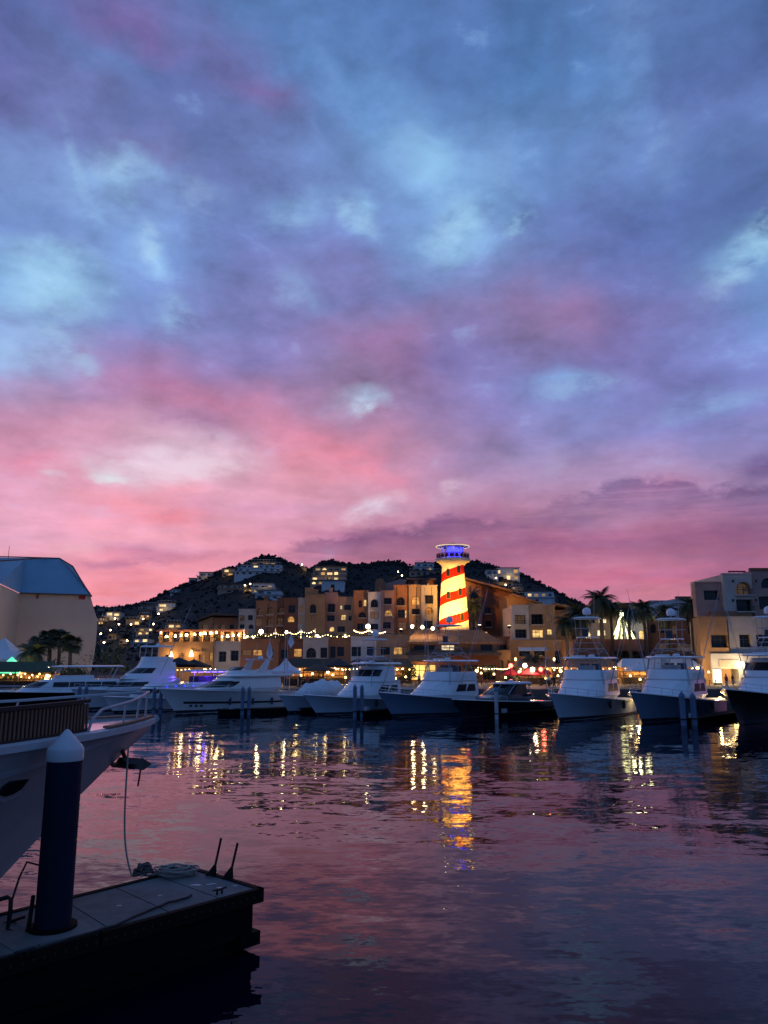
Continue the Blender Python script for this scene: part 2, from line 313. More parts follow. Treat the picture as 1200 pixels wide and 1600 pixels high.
# ------------------------------------------------------------------ mesh helpers
class MB:
    def __init__(s):
        s.v, s.f = [], []
    def add(s, vs, fs):
        o = len(s.v)
        s.v += [tuple(p) for p in vs]
        s.f += [tuple(i + o for i in f) for f in fs]
        return s
    def box(s, x0, x1, y0, y1, z0, z1):
        return s.add([(x0,y0,z0),(x1,y0,z0),(x1,y1,z0),(x0,y1,z0),(x0,y0,z1),(x1,y0,z1),(x1,y1,z1),(x0,y1,z1)],
                     [(3,2,1,0),(4,5,6,7),(0,1,5,4),(1,2,6,5),(2,3,7,6),(3,0,4,7)])
    def obox(s, c, size, rz=0.0, rx=0.0):
        m = Matrix.Translation(Vector(c)) @ Matrix.Rotation(rz, 4, 'Z') @ Matrix.Rotation(rx, 4, 'X')
        a, b, d = size[0]/2, size[1]/2, size[2]/2
        vs = [m @ Vector(p) for p in ((-a,-b,-d),(a,-b,-d),(a,b,-d),(-a,b,-d),(-a,-b,d),(a,-b,d),(a,b,d),(-a,b,d))]
        return s.add(vs, [(3,2,1,0),(4,5,6,7),(0,1,5,4),(1,2,6,5),(2,3,7,6),(3,0,4,7)])
    def tube(s, pts, r, n=6, closed=False):
        pts = [Vector(p) for p in pts]
        k = len(pts)
        rs = r if isinstance(r, (list, tuple)) else [r] * k
        vs, fs = [], []
        ref = None
        for i, p in enumerate(pts):
            if closed:
                t = pts[(i+1) % k] - pts[i-1]
            else:
                t = pts[min(i+1, k-1)] - pts[max(i-1, 0)]
            if t.length < 1e-9:
                t = Vector((0,0,1))
            t.normalize()
            if ref is None:
                ref = Vector((0,0,1)) if abs(t.z) < .9 else Vector((1,0,0))
            a = t.cross(ref)
            if a.length < 1e-6:
                a = t.orthogonal()
            a.normalize()
            b = a.cross(t)
            ref = b
            for j in range(n):
                q = 2*PI*j/n
                vs.append(p + (a*math.cos(q) + b*math.sin(q)) * rs[i])
        last = k if closed else k-1
        for i in range(last):
            for j in range(n):
                i2 = (i+1) % k
                fs.append((i*n+j, i*n+(j+1)%n, i2*n+(j+1)%n, i2*n+j))
        if not closed:
            fs.append(tuple(range(n))[::-1]); fs.append(tuple((k-1)*n+j for j in range(n)))
        return s.add(vs, fs)
    def lathe(s, prof, n=24, c=(0,0,0), cap=True):
        vs, fs = [], []
        for r, z in prof:
            for j in range(n):
                a = 2*PI*j/n
                vs.append((c[0]+r*math.cos(a), c[1]+r*math.sin(a), c[2]+z))
        for i in range(len(prof)-1):
            for j in range(n):
                fs.append((i*n+j, i*n+(j+1)%n, (i+1)*n+(j+1)%n, (i+1)*n+j))
        if cap:
            fs.append(tuple(range(n))[::-1]); fs.append(tuple((len(prof)-1)*n+j for j in range(n)))
        return s.add(vs, fs)
    def prism(s, poly, d, axis=(0,1,0)):
        """polygon of 3-D points pushed along axis by d"""
        a = Vector(axis) * d
        n = len(poly)
        vs = [Vector(p) for p in poly] + [Vector(p) + a for p in poly]
        fs = [tuple(range(n)), tuple(range(2*n-1, n-1, -1))] + [(i, i+n, (i+1)%n+n, (i+1)%n) for i in range(n)]
        return s.add(vs, fs)
    def loft(s, rings, caps=True, closed=True):
        n = len(rings[0])
        vs = [p for r in rings for p in r]
        fs = []
        for i in range(len(rings)-1):
            for j in range(n if closed else n-1):
                fs.append((i*n+j, i*n+(j+1)%n, (i+1)*n+(j+1)%n, (i+1)*n+j))
        if caps and closed:
            fs.append(tuple(range(n))[::-1]); fs.append(tuple((len(rings)-1)*n+j for j in range(n)))
        return s.add(vs, fs)
    def ball(s, c, r, n=8, m=6, squash=1.0):
        prof = [(max(r*math.sin(PI*i/m), r*.02), -r*squash*math.cos(PI*i/m)) for i in range(m+1)]
        return s.lathe(prof, n, c)
    def mesh(s, name, fix=True):
        me = bpy.data.meshes.new(name)
        me.from_pydata(s.v, [], s.f)
        if fix:
            bm = bmesh.new(); bm.from_mesh(me)
            bmesh.ops.recalc_face_normals(bm, faces=bm.faces)
            bm.to_mesh(me); bm.free()
        return me
    def build(s, name, mat, parent=None, smooth=False, fix=True):
        me = s.mesh(name, fix)
        return link(name, me, mat, parent, smooth)

def link(name, me, mat, parent=None, smooth=False):
    if not me.materials:
        me.materials.append(mat)
    if smooth:
        me.polygons.foreach_set('use_smooth', [True]*len(me.polygons))
        if smooth != 'all':
            try:
                me.set_sharp_from_angle(angle=math.radians(38))
            except Exception:
                pass
    o = bpy.data.objects.new(name, me)
    C.objects.link(o)
    if parent is not None:
        o.parent = parent
    return o

def tag(o, label=None, cat=None, group=None, kind=None):
    if label: o['label'] = label
    if cat: o['category'] = cat
    if group: o['group'] = group
    if kind: o['kind'] = kind
    return o

def thing(name, label, cat, loc=(0,0,0), rz=0.0, group=None):
    o = bpy.data.objects.new(name, None)
    o.empty_display_size = .3
    C.objects.link(o)
    o.location = loc
    o.rotation_euler = (0, 0, rz)
    return tag(o, label, cat, group)

def kids(o):
    return [c for c in bpy.data.objects if c.parent is o]
def copy_thing(root, tree, loc, rz, label, group=None):
    """tree: [(part, [sub-parts])] of root"""
    r = root.copy(); C.objects.link(r)
    r.location = loc; r.rotation_euler = (0, 0, rz)
    tag(r, label, None, group)
    for p, subs in tree:
        c = p.copy(); C.objects.link(c); c.parent = r
        for q in subs:
            d = q.copy(); C.objects.link(d); d.parent = c
    return r

def lamp(name, loc, col, watts, parent=None, r=.15, spot=None, aim=None, blend=.6):
    l = bpy.data.lights.new(name, 'SPOT' if spot else 'POINT')
    l.energy = watts if spot else watts*.42
    l.color = col
    l.shadow_soft_size = r
    if spot:
        l.spot_size = spot; l.spot_blend = blend
    o = bpy.data.objects.new(name, l)
    C.objects.link(o)
    o.location = loc
    if aim is not None:
        o.rotation_euler = (Vector(aim) - Vector(loc)).to_track_quat('-Z', 'Y').to_euler()
    if parent is not None:
        o.parent = parent
    return o

# ------------------------------------------------------------------ materials
def mat(name, col, rough=.6, var=.18, scale=3.0, metal=0.0, bump=0.0, stretch=(1,1,1), spec=.5, dirt=None, dirt_amt=.0, coat=0.0):
    m = bpy.data.materials.new(name)
    m.use_nodes = True
    t = m.node_tree
    b = t.nodes['Principled BSDF']
    tc = nd(t, 'ShaderNodeTexCoord')
    mp = nd(t, 'ShaderNodeMapping'); mp.inputs['Scale'].default_value = stretch
    t.links.new(tc.outputs['Object'], mp.inputs[0])
    n = nd(t, 'ShaderNodeTexNoise')
    n.inputs['Scale'].default_value = scale; n.inputs['Detail'].default_value = 6; n.inputs['Roughness'].default_value = .62
    t.links.new(mp.outputs[0], n.inputs['Vector'])
    lo = tuple(c*(1-var) for c in col); hi = tuple(min(1, c*(1+var)) for c in col)
    f = mth(t, 'MULTIPLY_ADD', n.outputs[0], 2.4, -.7, clamp=True)
    c = mixc(t, f, lo, hi)
    if dirt:
        n2 = nd(t, 'ShaderNodeTexNoise')
        n2.inputs['Scale'].default_value = scale*.35; n2.inputs['Detail'].default_value = 8; n2.inputs['Roughness'].default_value = .7
        t.links.new(mp.outputs[0], n2.inputs['Vector'])
        g = mth(t, 'MULTIPLY', mth(t, 'MULTIPLY_ADD', n2.outputs[0], 4.0, -1.9, clamp=True), dirt_amt)
        c = mixc(t, g, c, dirt)
    t.links.new(c, b.inputs['Base Color'])
    b.inputs['Roughness'].default_value = rough
    b.inputs['Metallic'].default_value = metal
    b.inputs['Specular IOR Level'].default_value = spec
    b.inputs['Coat Weight'].default_value = coat
    if bump:
        bp = nd(t, 'ShaderNodeBump'); bp.inputs['Strength'].default_value = bump; bp.inputs['Distance'].default_value = .03
        t.links.new(n.outputs[0], bp.inputs['Height']); t.links.new(bp.outputs[0], b.inputs['Normal'])
    return m

def emat(name, col, strength, var=0.0, scale=1.5, sample=False):
    m = bpy.data.materials.new(name)
    m.use_nodes = True
    t = m.node_tree
    b = t.nodes['Principled BSDF']
    b.inputs['Base Color'].default_value = (*[c*.5 for c in col], 1)
    b.inputs['Roughness'].default_value = .4
    b.inputs['Emission Color'].default_value = (*col, 1)
    if var:
        tc = nd(t, 'ShaderNodeTexCoord')
        n = nd(t, 'ShaderNodeTexNoise'); n.inputs['Scale'].default_value = scale; n.inputs['Detail'].default_value = 4
        t.links.new(tc.outputs['Object'], n.inputs['Vector'])
        f = mth(t, 'MULTIPLY_ADD', n.outputs[0], 5.0*var, .5-2.3*var, clamp=True)
        t.links.new(mth(t, 'MULTIPLY', f, strength*1.3), b.inputs['Emission Strength'])
    else:
        b.inputs['Emission Strength'].default_value = strength
    if not sample:
        try:
            m.cycles.emission_sampling = 'NONE'
        except Exception:
            pass
    return m

M = {}
def vinyl(name):
    m = bpy.data.materials.new(name); m.use_nodes = True; t = m.node_tree
    out = t.nodes['Material Output']; b = t.nodes['Principled BSDF']
    b.inputs['Base Color'].default_value = (.25, .28, .3, 1); b.inputs['Roughness'].default_value = .12
    n = nd(t, 'ShaderNodeTexNoise'); n.inputs['Scale'].default_value = 3.0
    tr = nd(t, 'ShaderNodeBsdfTransparent'); tr.inputs[0].default_value = (.85, .88, .9, 1)
    mx = nd(t, 'ShaderNodeMixShader')
    t.links.new(mth(t, 'MULTIPLY_ADD', n.outputs[0], .25, .62, clamp=True), mx.inputs[0])
    t.links.new(b.outputs[0], mx.inputs[1]); t.links.new(tr.outputs[0], mx.inputs[2]); t.links.new(mx.outputs[0], out.inputs[0])
    return m
def defm(k, *a, **kw): M[k] = mat(k, *a, **kw)
def defe(k, *a, **kw): M[k] = emat(k, *a, **kw)
defm('terracotta', (.36,.155,.075), .85, .16, .6, bump=.3, dirt=(.20,.12,.08), dirt_amt=.5)
defm('ochre', (.40,.22,.10), .85, .16, .6, bump=.3, dirt=(.25,.16,.1), dirt_amt=.5)
defm('rust', (.24,.085,.045), .85, .16, .6, bump=.3, dirt=(.16,.08,.05), dirt_amt=.5)
defm('cream', (.50,.43,.37), .85, .12, .6, bump=.3, dirt=(.36,.29,.22), dirt_amt=.5)
defm('tan', (.40,.25,.155), .85, .14, .6, bump=.3, dirt=(.28,.2,.14), dirt_amt=.5)
defm('stucco_white', (.58,.55,.54), .85, .1, .6, bump=.3, dirt=(.42,.38,.33), dirt_amt=.5)
defm('rose', (.42,.24,.19), .85, .14, .6, bump=.3, dirt=(.25,.15,.12), dirt_amt=.5)
defm('hill_white', (.62,.6,.58), .85, .14, .3, dirt=(.3,.28,.26), dirt_amt=.5)
defm('hill_tan', (.34,.26,.2), .85, .18, .3)
defm('roof_tile', (.36,.17,.08), .85, .3, 1.6, bump=.4, dirt=(.16,.09,.06), dirt_amt=.7)
defm('roof_slab', (.10,.07,.06), .9, .2, 1.0)
defm('glass_dark', (.012,.014,.018), .08, .2, 1.0, spec=.35)
defm('frame_dark', (.05,.035,.028), .5, .2, 4.0)
defm('frame_white', (.6,.58,.55), .5, .1, 4.0)
defm('iron', (.02,.02,.022), .5, .2, 4.0, metal=.6)
defm('steel', (.55,.56,.58), .3, .1, 8.0, metal=.9)
defm('alu_white', (.34,.35,.37), .35, .06, 5.0)
defm('gelcoat', (.78,.79,.80), .18, .05, 1.2, coat=.4, dirt=(.6,.6,.58), dirt_amt=.35)
defm('gelcoat_warm', (.74,.72,.69), .2, .05, 1.2, coat=.4)
defm('hull_pale_blue', (.50,.60,.70), .16, .05, .8, coat=.5, dirt=(.4,.48,.55), dirt_amt=.3)
defm('hull_mid_blue', (.17,.25,.36), .16, .05, .8, coat=.5)
defm('hull_navy', (.010,.014,.026), .14, .1, .8, coat=.5)
defm('hull_black', (.006,.007,.009), .16, .1, .8, coat=.5)
defm('hull_grey', (.42,.45,.50), .2, .06, .8, coat=.4)
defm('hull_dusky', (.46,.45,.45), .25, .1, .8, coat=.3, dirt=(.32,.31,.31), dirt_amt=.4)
defm('canvas_white', (.66,.68,.70), .85, .1, 3.0, bump=.3)
defm('canvas_dark', (.05,.06,.08), .85, .15, 3.0)
M['clear_vinyl'] = vinyl('clear_vinyl')
defm('boot', (.02,.02,.03), .4, .2, 2.0)
defm('teak', (.20,.10,.05), .6, .3, 4.0, stretch=(6,6,1), bump=.2)
defm('dark_wood', (.022,.012,.009), .7, .3, 4.0, stretch=(6,6,.6), bump=.3)
defm('slat_wood', (.15,.075,.042), .65, .3, 6.0, stretch=(5,5,.5), bump=.2)
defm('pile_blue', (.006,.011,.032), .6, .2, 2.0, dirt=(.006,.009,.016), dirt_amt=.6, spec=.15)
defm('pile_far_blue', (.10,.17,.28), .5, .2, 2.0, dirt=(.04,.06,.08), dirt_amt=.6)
defm('cap_white', (.5,.52,.55), .5, .1, 2.5, dirt=(.4,.4,.4), dirt_amt=.5)
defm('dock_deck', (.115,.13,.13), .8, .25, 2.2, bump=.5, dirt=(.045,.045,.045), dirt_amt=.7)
defm('dock_patch', (.15,.155,.15), .8, .2, 2.2, bump=.4, dirt=(.16,.16,.15), dirt_amt=.7)
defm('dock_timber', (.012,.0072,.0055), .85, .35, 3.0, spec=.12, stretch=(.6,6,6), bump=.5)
defm('black_float', (.005,.0045,.0045), .8, .3, 2.0, bump=.3, spec=.1)
defm('tinted_glass', (.012,.014,.018), .4, .2, 1.0, spec=.2)
defm('rubber', (.012,.012,.013), .7, .2, 3.0)
defm('rope_pale', (.34,.31,.27), .9, .2, 30.0, bump=.6)
defm('rope_dark', (.09,.085,.08), .9, .3, 30.0, bump=.6)
defm('concrete', (.10,.092,.086), .9, .2, 1.0, bump=.3)
defm('paving', (.14,.11,.09), .85, .25, .8, bump=.3)
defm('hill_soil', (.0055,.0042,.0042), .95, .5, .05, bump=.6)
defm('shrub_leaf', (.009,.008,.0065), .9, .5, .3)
defm('palm_frond', (.045,.06,.028), .7, .35, 2.0)
defm('palm_skirt', (.14,.10,.06), .9, .3, 3.0)
defm('palm_trunk', (.11,.085,.065), .9, .35, 3.0, stretch=(1,1,5), bump=.6)
defm('leaf_green', (.05,.075,.03), .75, .4, 3.0)
defm('thatch', (.085,.06,.04), .95, .35, 3.0, stretch=(3,3,1), bump=.6)
defm('awning_red', (.30,.022,.03), .85, .15, 2.0)
defm('awning_black', (.014,.013,.016), .85, .15, 2.0)
defm('tent_white', (.72,.70,.72), .8, .06, 2.0)
defm('purple_cloth', (.07,.035,.16), .8, .15, 2.0)
defm('pavilion_wall', (.50,.43,.36), .9, .07, .25, bump=.15, dirt=(.43,.36,.32), dirt_amt=.5)
defm('pavilion_roof', (.20,.34,.43), .55, .06, .25)
defm('tower_rail', (.16,.035,.025), .7, .2, 2.0)
defm('skin', (.36,.22,.15), .6, .1, 6.0)
defm('hair_dark', (.02,.015,.012), .6, .2, 8.0)
defm('shirt_white', (.7,.68,.66), .8, .1, 5.0)
defm('shirt_red', (.42,.05,.05), .8, .1, 5.0)
defm('shirt_blue', (.06,.10,.25), .8, .1, 5.0)
defm('shirt_black', (.02,.02,.022), .8, .1, 5.0)
defm('trousers', (.04,.045,.06), .8, .1, 5.0)
defe('win_warm', (1,.62,.22), 1.15, .5, 1.3)
defe('win_amber', (1,.50,.13), .6, .5, 1.3)
defe('win_dim', (1,.55,.25), .045, .5, .9)
defe('win_pale', (1,.80,.46), 1.3, .45, 1.3)
defe('win_hill', (1,.68,.28), 1.9, .2, .25)
defe('win_hill_dim', (1,.6,.22), .45, .2, .25)
defe('win_hill_amber', (1,.52,.14), .9, .2, .25)
defe('shop_glow', (1,.62,.16), 2.2, .2, .5)
defe('bulb', (1,.70,.30), 24)
defe('bulb_soft', (1,.66,.25), 6.5)
defe('lamp_white', (1,.80,.48), 16)
defe('lamp_red', (1,.06,.04), 14)
defe('led_blue', (.03,.03,1), 5)
defe('led_violet', (.20,.10,1), 7)
defe('tube_white', (1,.74,.38), .75)
defe('tree_light', (1,.97,.5), 3.2)
defe('sign_panel', (1,.85,.42), 3.5)
defe('green_glow_cloth', (.15,1,.55), 1.4, .2, 1.5)

# ------------------------------------------------------------------ building helper
_fc = {}
def op_loop(op, seg=8):
    sh, cx, z0, w, h = op[:5]
    if sh == 'a':
        r = w/2
        zs = z0 + h - r
        pts = [(cx-r, z0), (cx+r, z0)]
        pts += [(cx + r*math.cos(PI*i/seg), zs + r*math.sin(PI*i/seg)) for i in range(seg+1)]
    else:
        pts = [(cx-w/2, z0), (cx+w/2, z0), (cx+w/2, z0+h), (cx-w/2, z0+h)]
    return pts

def wall(root, m, x0, x1, z0, z1, y, depth, ops=(), rec=.5, name='wall', top=None, win=True):
    """box of masonry with real openings in its face towards -y; a window (frame > pane) set back in each.
    op: (shape a|r, centre x, sill z, width, height, style); style d dark, l warm, a amber, p pale, o open loggia with balustrade, q open and lit, n empty"""
    tops = top or [(x1, z1), (x0, z1)]
    zc = min(p[1] for p in tops)
    outer = [(x0, z0), (x1, z0)] + tops
    vs_, fs_ = [], []
    def V(px, py_, pz):
        vs_.append((px, py_, pz)); return len(vs_)-1
    def poly(pts, yy):
        fs_.append(tuple(V(px, yy, pz) for px, pz in pts))
    boxes = [(max(x0+.02, o[1]-o[3]/2), min(x1-.02, o[1]+o[3]/2), max(z0, o[2]), min(zc-.02, o[2]+o[4])) for o in ops]
    ops = [(o[0], (b_[0]+b_[1])/2, b_[2], b_[1]-b_[0], b_[3]-b_[2], *o[5:]) for o, b_ in zip(ops, boxes)]
    xs = sorted({round(v, 4) for b_ in boxes for v in b_[:2]} | {round(x0, 4), round(x1, 4)})
    zs = sorted({round(v, 4) for b_ in boxes for v in b_[2:]} | {round(z0, 4), round(zc, 4)})
    for i in range(len(xs)-1):
        run = None
        for j in range(len(zs)-1):
            cx, cz = (xs[i]+xs[i+1])/2, (zs[j]+zs[j+1])/2
            solid = not any(b_[0] < cx < b_[1] and b_[2] < cz < b_[3] for b_ in boxes)
            if solid:
                run = (run[0], zs[j+1]) if run else (zs[j], zs[j+1])
            if run and (not solid or j == len(zs)-2):
                poly([(xs[i], run[0]), (xs[i+1], run[0]), (xs[i+1], run[1]), (xs[i], run[1])], y); run = None
    if top and max(p[1] for p in tops) > zc + .01:
        poly([(x0, zc), (x1, zc)] + [p for p in tops if p[1] > zc + .005], y)
    for o in ops:
        if o[0] == 'a':
            lp = op_loop(o); arc = lp[2:]; mid = len(arc)//2; zt_ = o[2]+o[4]
            for k in range(mid):
                poly([(o[1]+o[3]/2, zt_), arc[k+1], arc[k]], y)
                poly([(o[1]-o[3]/2, zt_), arc[len(arc)-1-k], arc[len(arc)-2-k]], y)
        lp = op_loop(o); k = len(lp)
        d = min(o[6] if len(o) > 6 else (1.3 if o[5] in 'oq' else rec), depth-.1)
        for i in range(k):
            p, q = lp[i], lp[(i+1) % k]
            fs_.append((V(p[0], y, p[1]), V(p[0], y+d, p[1]), V(q[0], y+d, q[1]), V(q[0], y, q[1])))
        poly(lp, y+d)
    n = len(outer)
    for i in range(n):
        p, q = outer[i], outer[(i+1) % n]
        fs_.append((V(p[0], y, p[1]), V(p[0], y+depth, p[1]), V(q[0], y+depth, q[1]), V(q[0], y, q[1])))
    poly(outer, y+depth)
    me = bpy.data.meshes.new(name)
    me.from_pydata(vs_, [], fs_)
    bm = bmesh.new(); bm.from_mesh(me)
    bmesh.ops.remove_doubles(bm, verts=bm.verts, dist=.001)
    bmesh.ops.recalc_face_normals(bm, faces=bm.faces)
    bm.to_mesh(me); bm.free()
    wo = link(name, me, m, root)
    if win:
        for o in ops:
            window(root, o, y, rec, depth)
    return wo

WST = {'d': 'glass_dark', 'l': 'win_warm', 'a': 'win_amber', 'p': 'win_pale', 'o': 'glass_dark', 'q': 'win_amber', 's': 'shop_glow'}
def window(root, o, y, rec, depth):
    sh, cx, z0, w, h, stl = o[:6]
    if stl == 'n':
        return
    d = min(o[6] if len(o) > 6 else (1.3 if stl in 'oq' else rec), depth-.1) - .03
    t = max(.05, min(w, h)*.05)
    lp = op_loop(o)
    mx, mz = cx, z0 + h*.5
    inner = [(mx + (px-mx)*(1-2*t/w), mz + (pz-mz)*(1-2*t/h)) for px, pz in lp]
    fb = MB()
    k = len(lp)
    for i in range(k):
        j = (i+1) % k
        a, b, c_, e = lp[i], lp[j], inner[j], inner[i]
        fb.prism([(a[0], y+d-.06, a[1]), (b[0], y+d-.06, b[1]), (c_[0], y+d-.06, c_[1]), (e[0], y+d-.06, e[1])], .05)
    nm = 2 if w > 2.0 else 1
    for i in range(nm):
        xx = cx - w/2 + w*(i+1)/(nm+1)
        fb.box(xx-t*.4, xx+t*.4, y+d-.055, y+d-.012, z0+t, z0+h-t*1.2)
    fb.box(cx-w/2+t, cx+w/2-t, y+d-.05, y+d-.014, z0+h*.62-t*.35, z0+h*.62+t*.35)
    f = fb.build('window', M['frame_dark'], root)
    pb = MB()
    pb.prism([(px, y+d-.03, pz) for px, pz in inner], .02)
    pb.build('pane', M['win_dim' if stl in 'do' and (int(cx*13+z0*7) % 10) < 3 else WST[stl]], f)
    if stl in 'oq':
        MB().box(cx-w/2-.12, cx+w/2+.12, y-.55, y-.004, z0-.22, z0-.02).build('balcony_slab', root.get('slab') and M[root['slab']] or M['cream'], root)
        y -= .58
        rb = MB()
        hh = min(.95, h*.4)
        rb.box(cx-w/2, cx+w/2, y+.05, y+.10, z0+hh-.07, z0+hh)
        nn = max(4, int(w/.28))
        for i in range(nn):
            xx = cx - w/2 + w*(i+.5)/nn
            rb.box(xx-.022, xx+.022, y+.055, y+.095, z0, z0+hh-.07)
        for xx in (cx-w/2, cx+w/2):
            rb.box(xx-.03, xx+.03, y+.1, y+.57, z0+hh-.07, z0+hh)
        rb.build('balustrade', M['iron'], root)

def pxop(ops, Y, org):
    """openings given by bearing: (shape, px, py centre, width px, height px, style[, recess])"""
    out = []
    for o in ops:
        a = W(o[1]-o[3]/2, o[2]+o[4]/2, Y); b = W(o[1]+o[3]/2, o[2]-o[4]/2, Y)
        out.append((o[0], (a.x+b.x)/2-org.x, a.z-org.z, b.x-a.x, b.z-a.z, *o[5:]))
    return out
def pxwall(root, m, px0, px1, py0, py1, Y, depth, ops=(), rec=.5, dz=None, top=None, win=True, name='wall'):
    """py0 top, py1 bottom"""
    org = root.location
    xm = (px0+px1)/2
    x0, x1 = W(px0, (py0+py1)/2, Y).x - org.x, W(px1, (py0+py1)/2, Y).x - org.x
    z1 = W(xm, py0, Y).z - org.z
    z0 = (W(xm, py1, Y).z - org.z) if dz is None else dz
    tp = None
    if top:
        tp = [(W(a, b, Y).x - org.x, W(a, b, Y).z - org.z) for a, b in top]
        tp = [(x1, tp[0][1])] + tp[1:-1] + [(x0, tp[-1][1])]
    return wall(root, m, x0, x1, z0, z1, Y - org.y, depth, pxop(ops, Y, org), rec, name, top=tp, win=win), (x0, x1, z0, z1)

# ------------------------------------------------------------------ water, quay, hill
GZ = 1.8
def water_mat():
    m = bpy.data.materials.new('harbour_water'); m.use_nodes = True
    t = m.node_tree; b = t.nodes['Principled BSDF']
    b.inputs['Base Color'].default_value = (.0016, .0022, .010, 1)
    b.inputs['Roughness'].default_value = .025
    b.inputs['IOR'].default_value = 1.215
    g = nd(t, 'ShaderNodeNewGeometry')
    def noise(sx, sy, det, rough, dist=0.0, rot=0.0):
        mp = nd(t, 'ShaderNodeMapping'); mp.inputs['Scale'].default_value = (sx, sy, 1); mp.inputs['Rotation'].default_value = (0, 0, rot)
        t.links.new(g.outputs['Position'], mp.inputs[0])
        n = nd(t, 'ShaderNodeTexNoise'); n.inputs['Scale'].default_value = 1.0
        n.inputs['Detail'].default_value = det; n.inputs['Roughness'].default_value = rough; n.inputs['Distortion'].default_value = dist
        t.links.new(mp.outputs[0], n.inputs['Vector'])
        s = nd(t, 'ShaderNodeSeparateColor'); t.links.new(n.outputs['Color'], s.inputs[0])
        return s.outputs
    a = noise(.30, .62, 3, .5, .4, .12)
    c = noise(1.15, 2.9, 3, .55, .4, -.12)
    e = noise(3.6, 8.0, 2, .5, .3, .1)
    q = noise(.05, .09, 3, .5, .6)           # calmer and livelier patches
    liv = mth(t, 'MULTIPLY_ADD', q[0], 2.6, -.55, clamp=True)
    liv = mth(t, 'MULTIPLY_ADD', liv, .85, .3)
    def slope(i, ka, kc, ke):
        s = mth(t, 'MULTIPLY', mth(t, 'SUBTRACT', a[i], .5), ka)
        s = mth(t, 'MULTIPLY_ADD', mth(t, 'SUBTRACT', c[i], .5), kc, s)
        s = mth(t, 'MULTIPLY_ADD', mth(t, 'SUBTRACT', e[i], .5), ke, s)
        return mth(t, 'MULTIPLY', s, liv)
    cb = nd(t, 'ShaderNodeCombineXYZ')
    t.links.new(slope(0, .035, .042, .035), cb.inputs[0])
    t.links.new(slope(1, .14, .125, .085), cb.inputs[1])
    cb.inputs[2].default_value = 1.0
    nv = nd(t, 'ShaderNodeVectorMath', operation='NORMALIZE')
    t.links.new(cb.outputs[0], nv.inputs[0]); t.links.new(nv.outputs[0], b.inputs['Normal'])
    return m
M['water'] = water_mat()
w = MB(); w.add([(-700,-150,0),(700,-150,0),(700,108,0),(-700,108,0)], [(0,1,2,3)])
tag(w.build('water', M['water']), kind='structure')
g = MB(); g.add([(-2500,107,GZ),(2500,107,GZ),(2500,4500,GZ),(-2500,4500,GZ)], [(0,1,2,3)])
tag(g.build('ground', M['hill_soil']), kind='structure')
g = MB(); g.box(-400, 400, 105.4, 107, -1.5, GZ+.06)
tag(g.build('quay_wall', M['concrete']), kind='structure')
g = MB(); g.add([(-300,107,GZ+.01),(300,107,GZ+.01),(300,190,GZ+.01),(-300,190,GZ+.01)], [(0,1,2,3)])
tag(g.build('promenade', M['paving']), kind='structure')

SIL = [(-300,985),(-100,975),(60,960),(140,946),(160,948),(185,949),(215,944),(240,938),(258,929),(272,922),(290,914),(310,906),(332,897),(355,888),(380,882),(392,876),(405,870),(418,867),(432,869),(446,874),(458,880),(472,884),(486,889),(497,881),(508,875),(520,874),(535,878),(548,880),(560,881),(575,881),(590,878),(605,876),(622,876),(634,882),(645,884),(660,880),(690,878),(720,875),(745,877),(765,881),(785,889),(800,890),(815,897),(835,908),(855,918),(880,932),(905,944),(940,955),(1000,968),(1100,980),(1300,985),(1600,990)]
def ridge(tx):
    """tan of the ridge's height angle at the bearing x/y"""
    px = 600 + FOC*tx*ct
    xs = [p[0] for p in SIL]; ys = [p[1] for p in SIL]
    py = float(np.interp(px, xs, ys))
    d = ray(px, py)
    return d.z/math.hypot(d.y, 0)
RD = 440.0
def vnoise(x, y):
    return (math.sin(x*.061+1.3)*math.cos(y*.053+.4) + .6*math.sin(x*.13+y*.09+2.1) + .45*math.sin(x*.027*9-y*.21) + .3*math.cos(x*.41+y*.37))/2.3
def hill_z(x, y):
    if y < 195:
        return GZ - .4
    H = CAM_H + RD*ridge(x/y)
    s = (y-195)/(RD-195)
    if s <= 1:
        k = s**1.25*(1-.25*math.sin(PI*s))
        return GZ - .4 + (H-GZ)*k + vnoise(x, y)*2.6*math.sin(PI*min(1, s))**.7
    return max(GZ-5, H - (y-RD)*.35 + vnoise(x, y)*1.5*min(1, (s-1)*8))
hv, hf = [], []
txs = np.linspace(-.85, .85, 260); hys = list(np.linspace(195, RD, 46)) + list(np.linspace(RD+8, RD+160, 10))
for yy in hys:
    for tx in txs:
        hv.append((tx*yy, yy, hill_z(tx*yy, yy)))
nx = len(txs)
for i in range(len(hys)-1):
    for j in range(nx-1):
        hf.append((i*nx+j, i*nx+j+1, (i+1)*nx+j+1, (i+1)*nx+j))
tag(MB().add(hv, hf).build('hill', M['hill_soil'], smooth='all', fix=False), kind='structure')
def hill_hit(px, py):
    d = ray(px, py); d = d/d.y
    y = 198.0
    while y < RD+30:
        if CAM_H + d.z*y <= hill_z(d.x*y, y):
            return Vector((d.x*y, y, hill_z(d.x*y, y)))
        y += 1.5
    return Vector((d.x*RD, RD-6, CAM_H+d.z*(RD-6)))
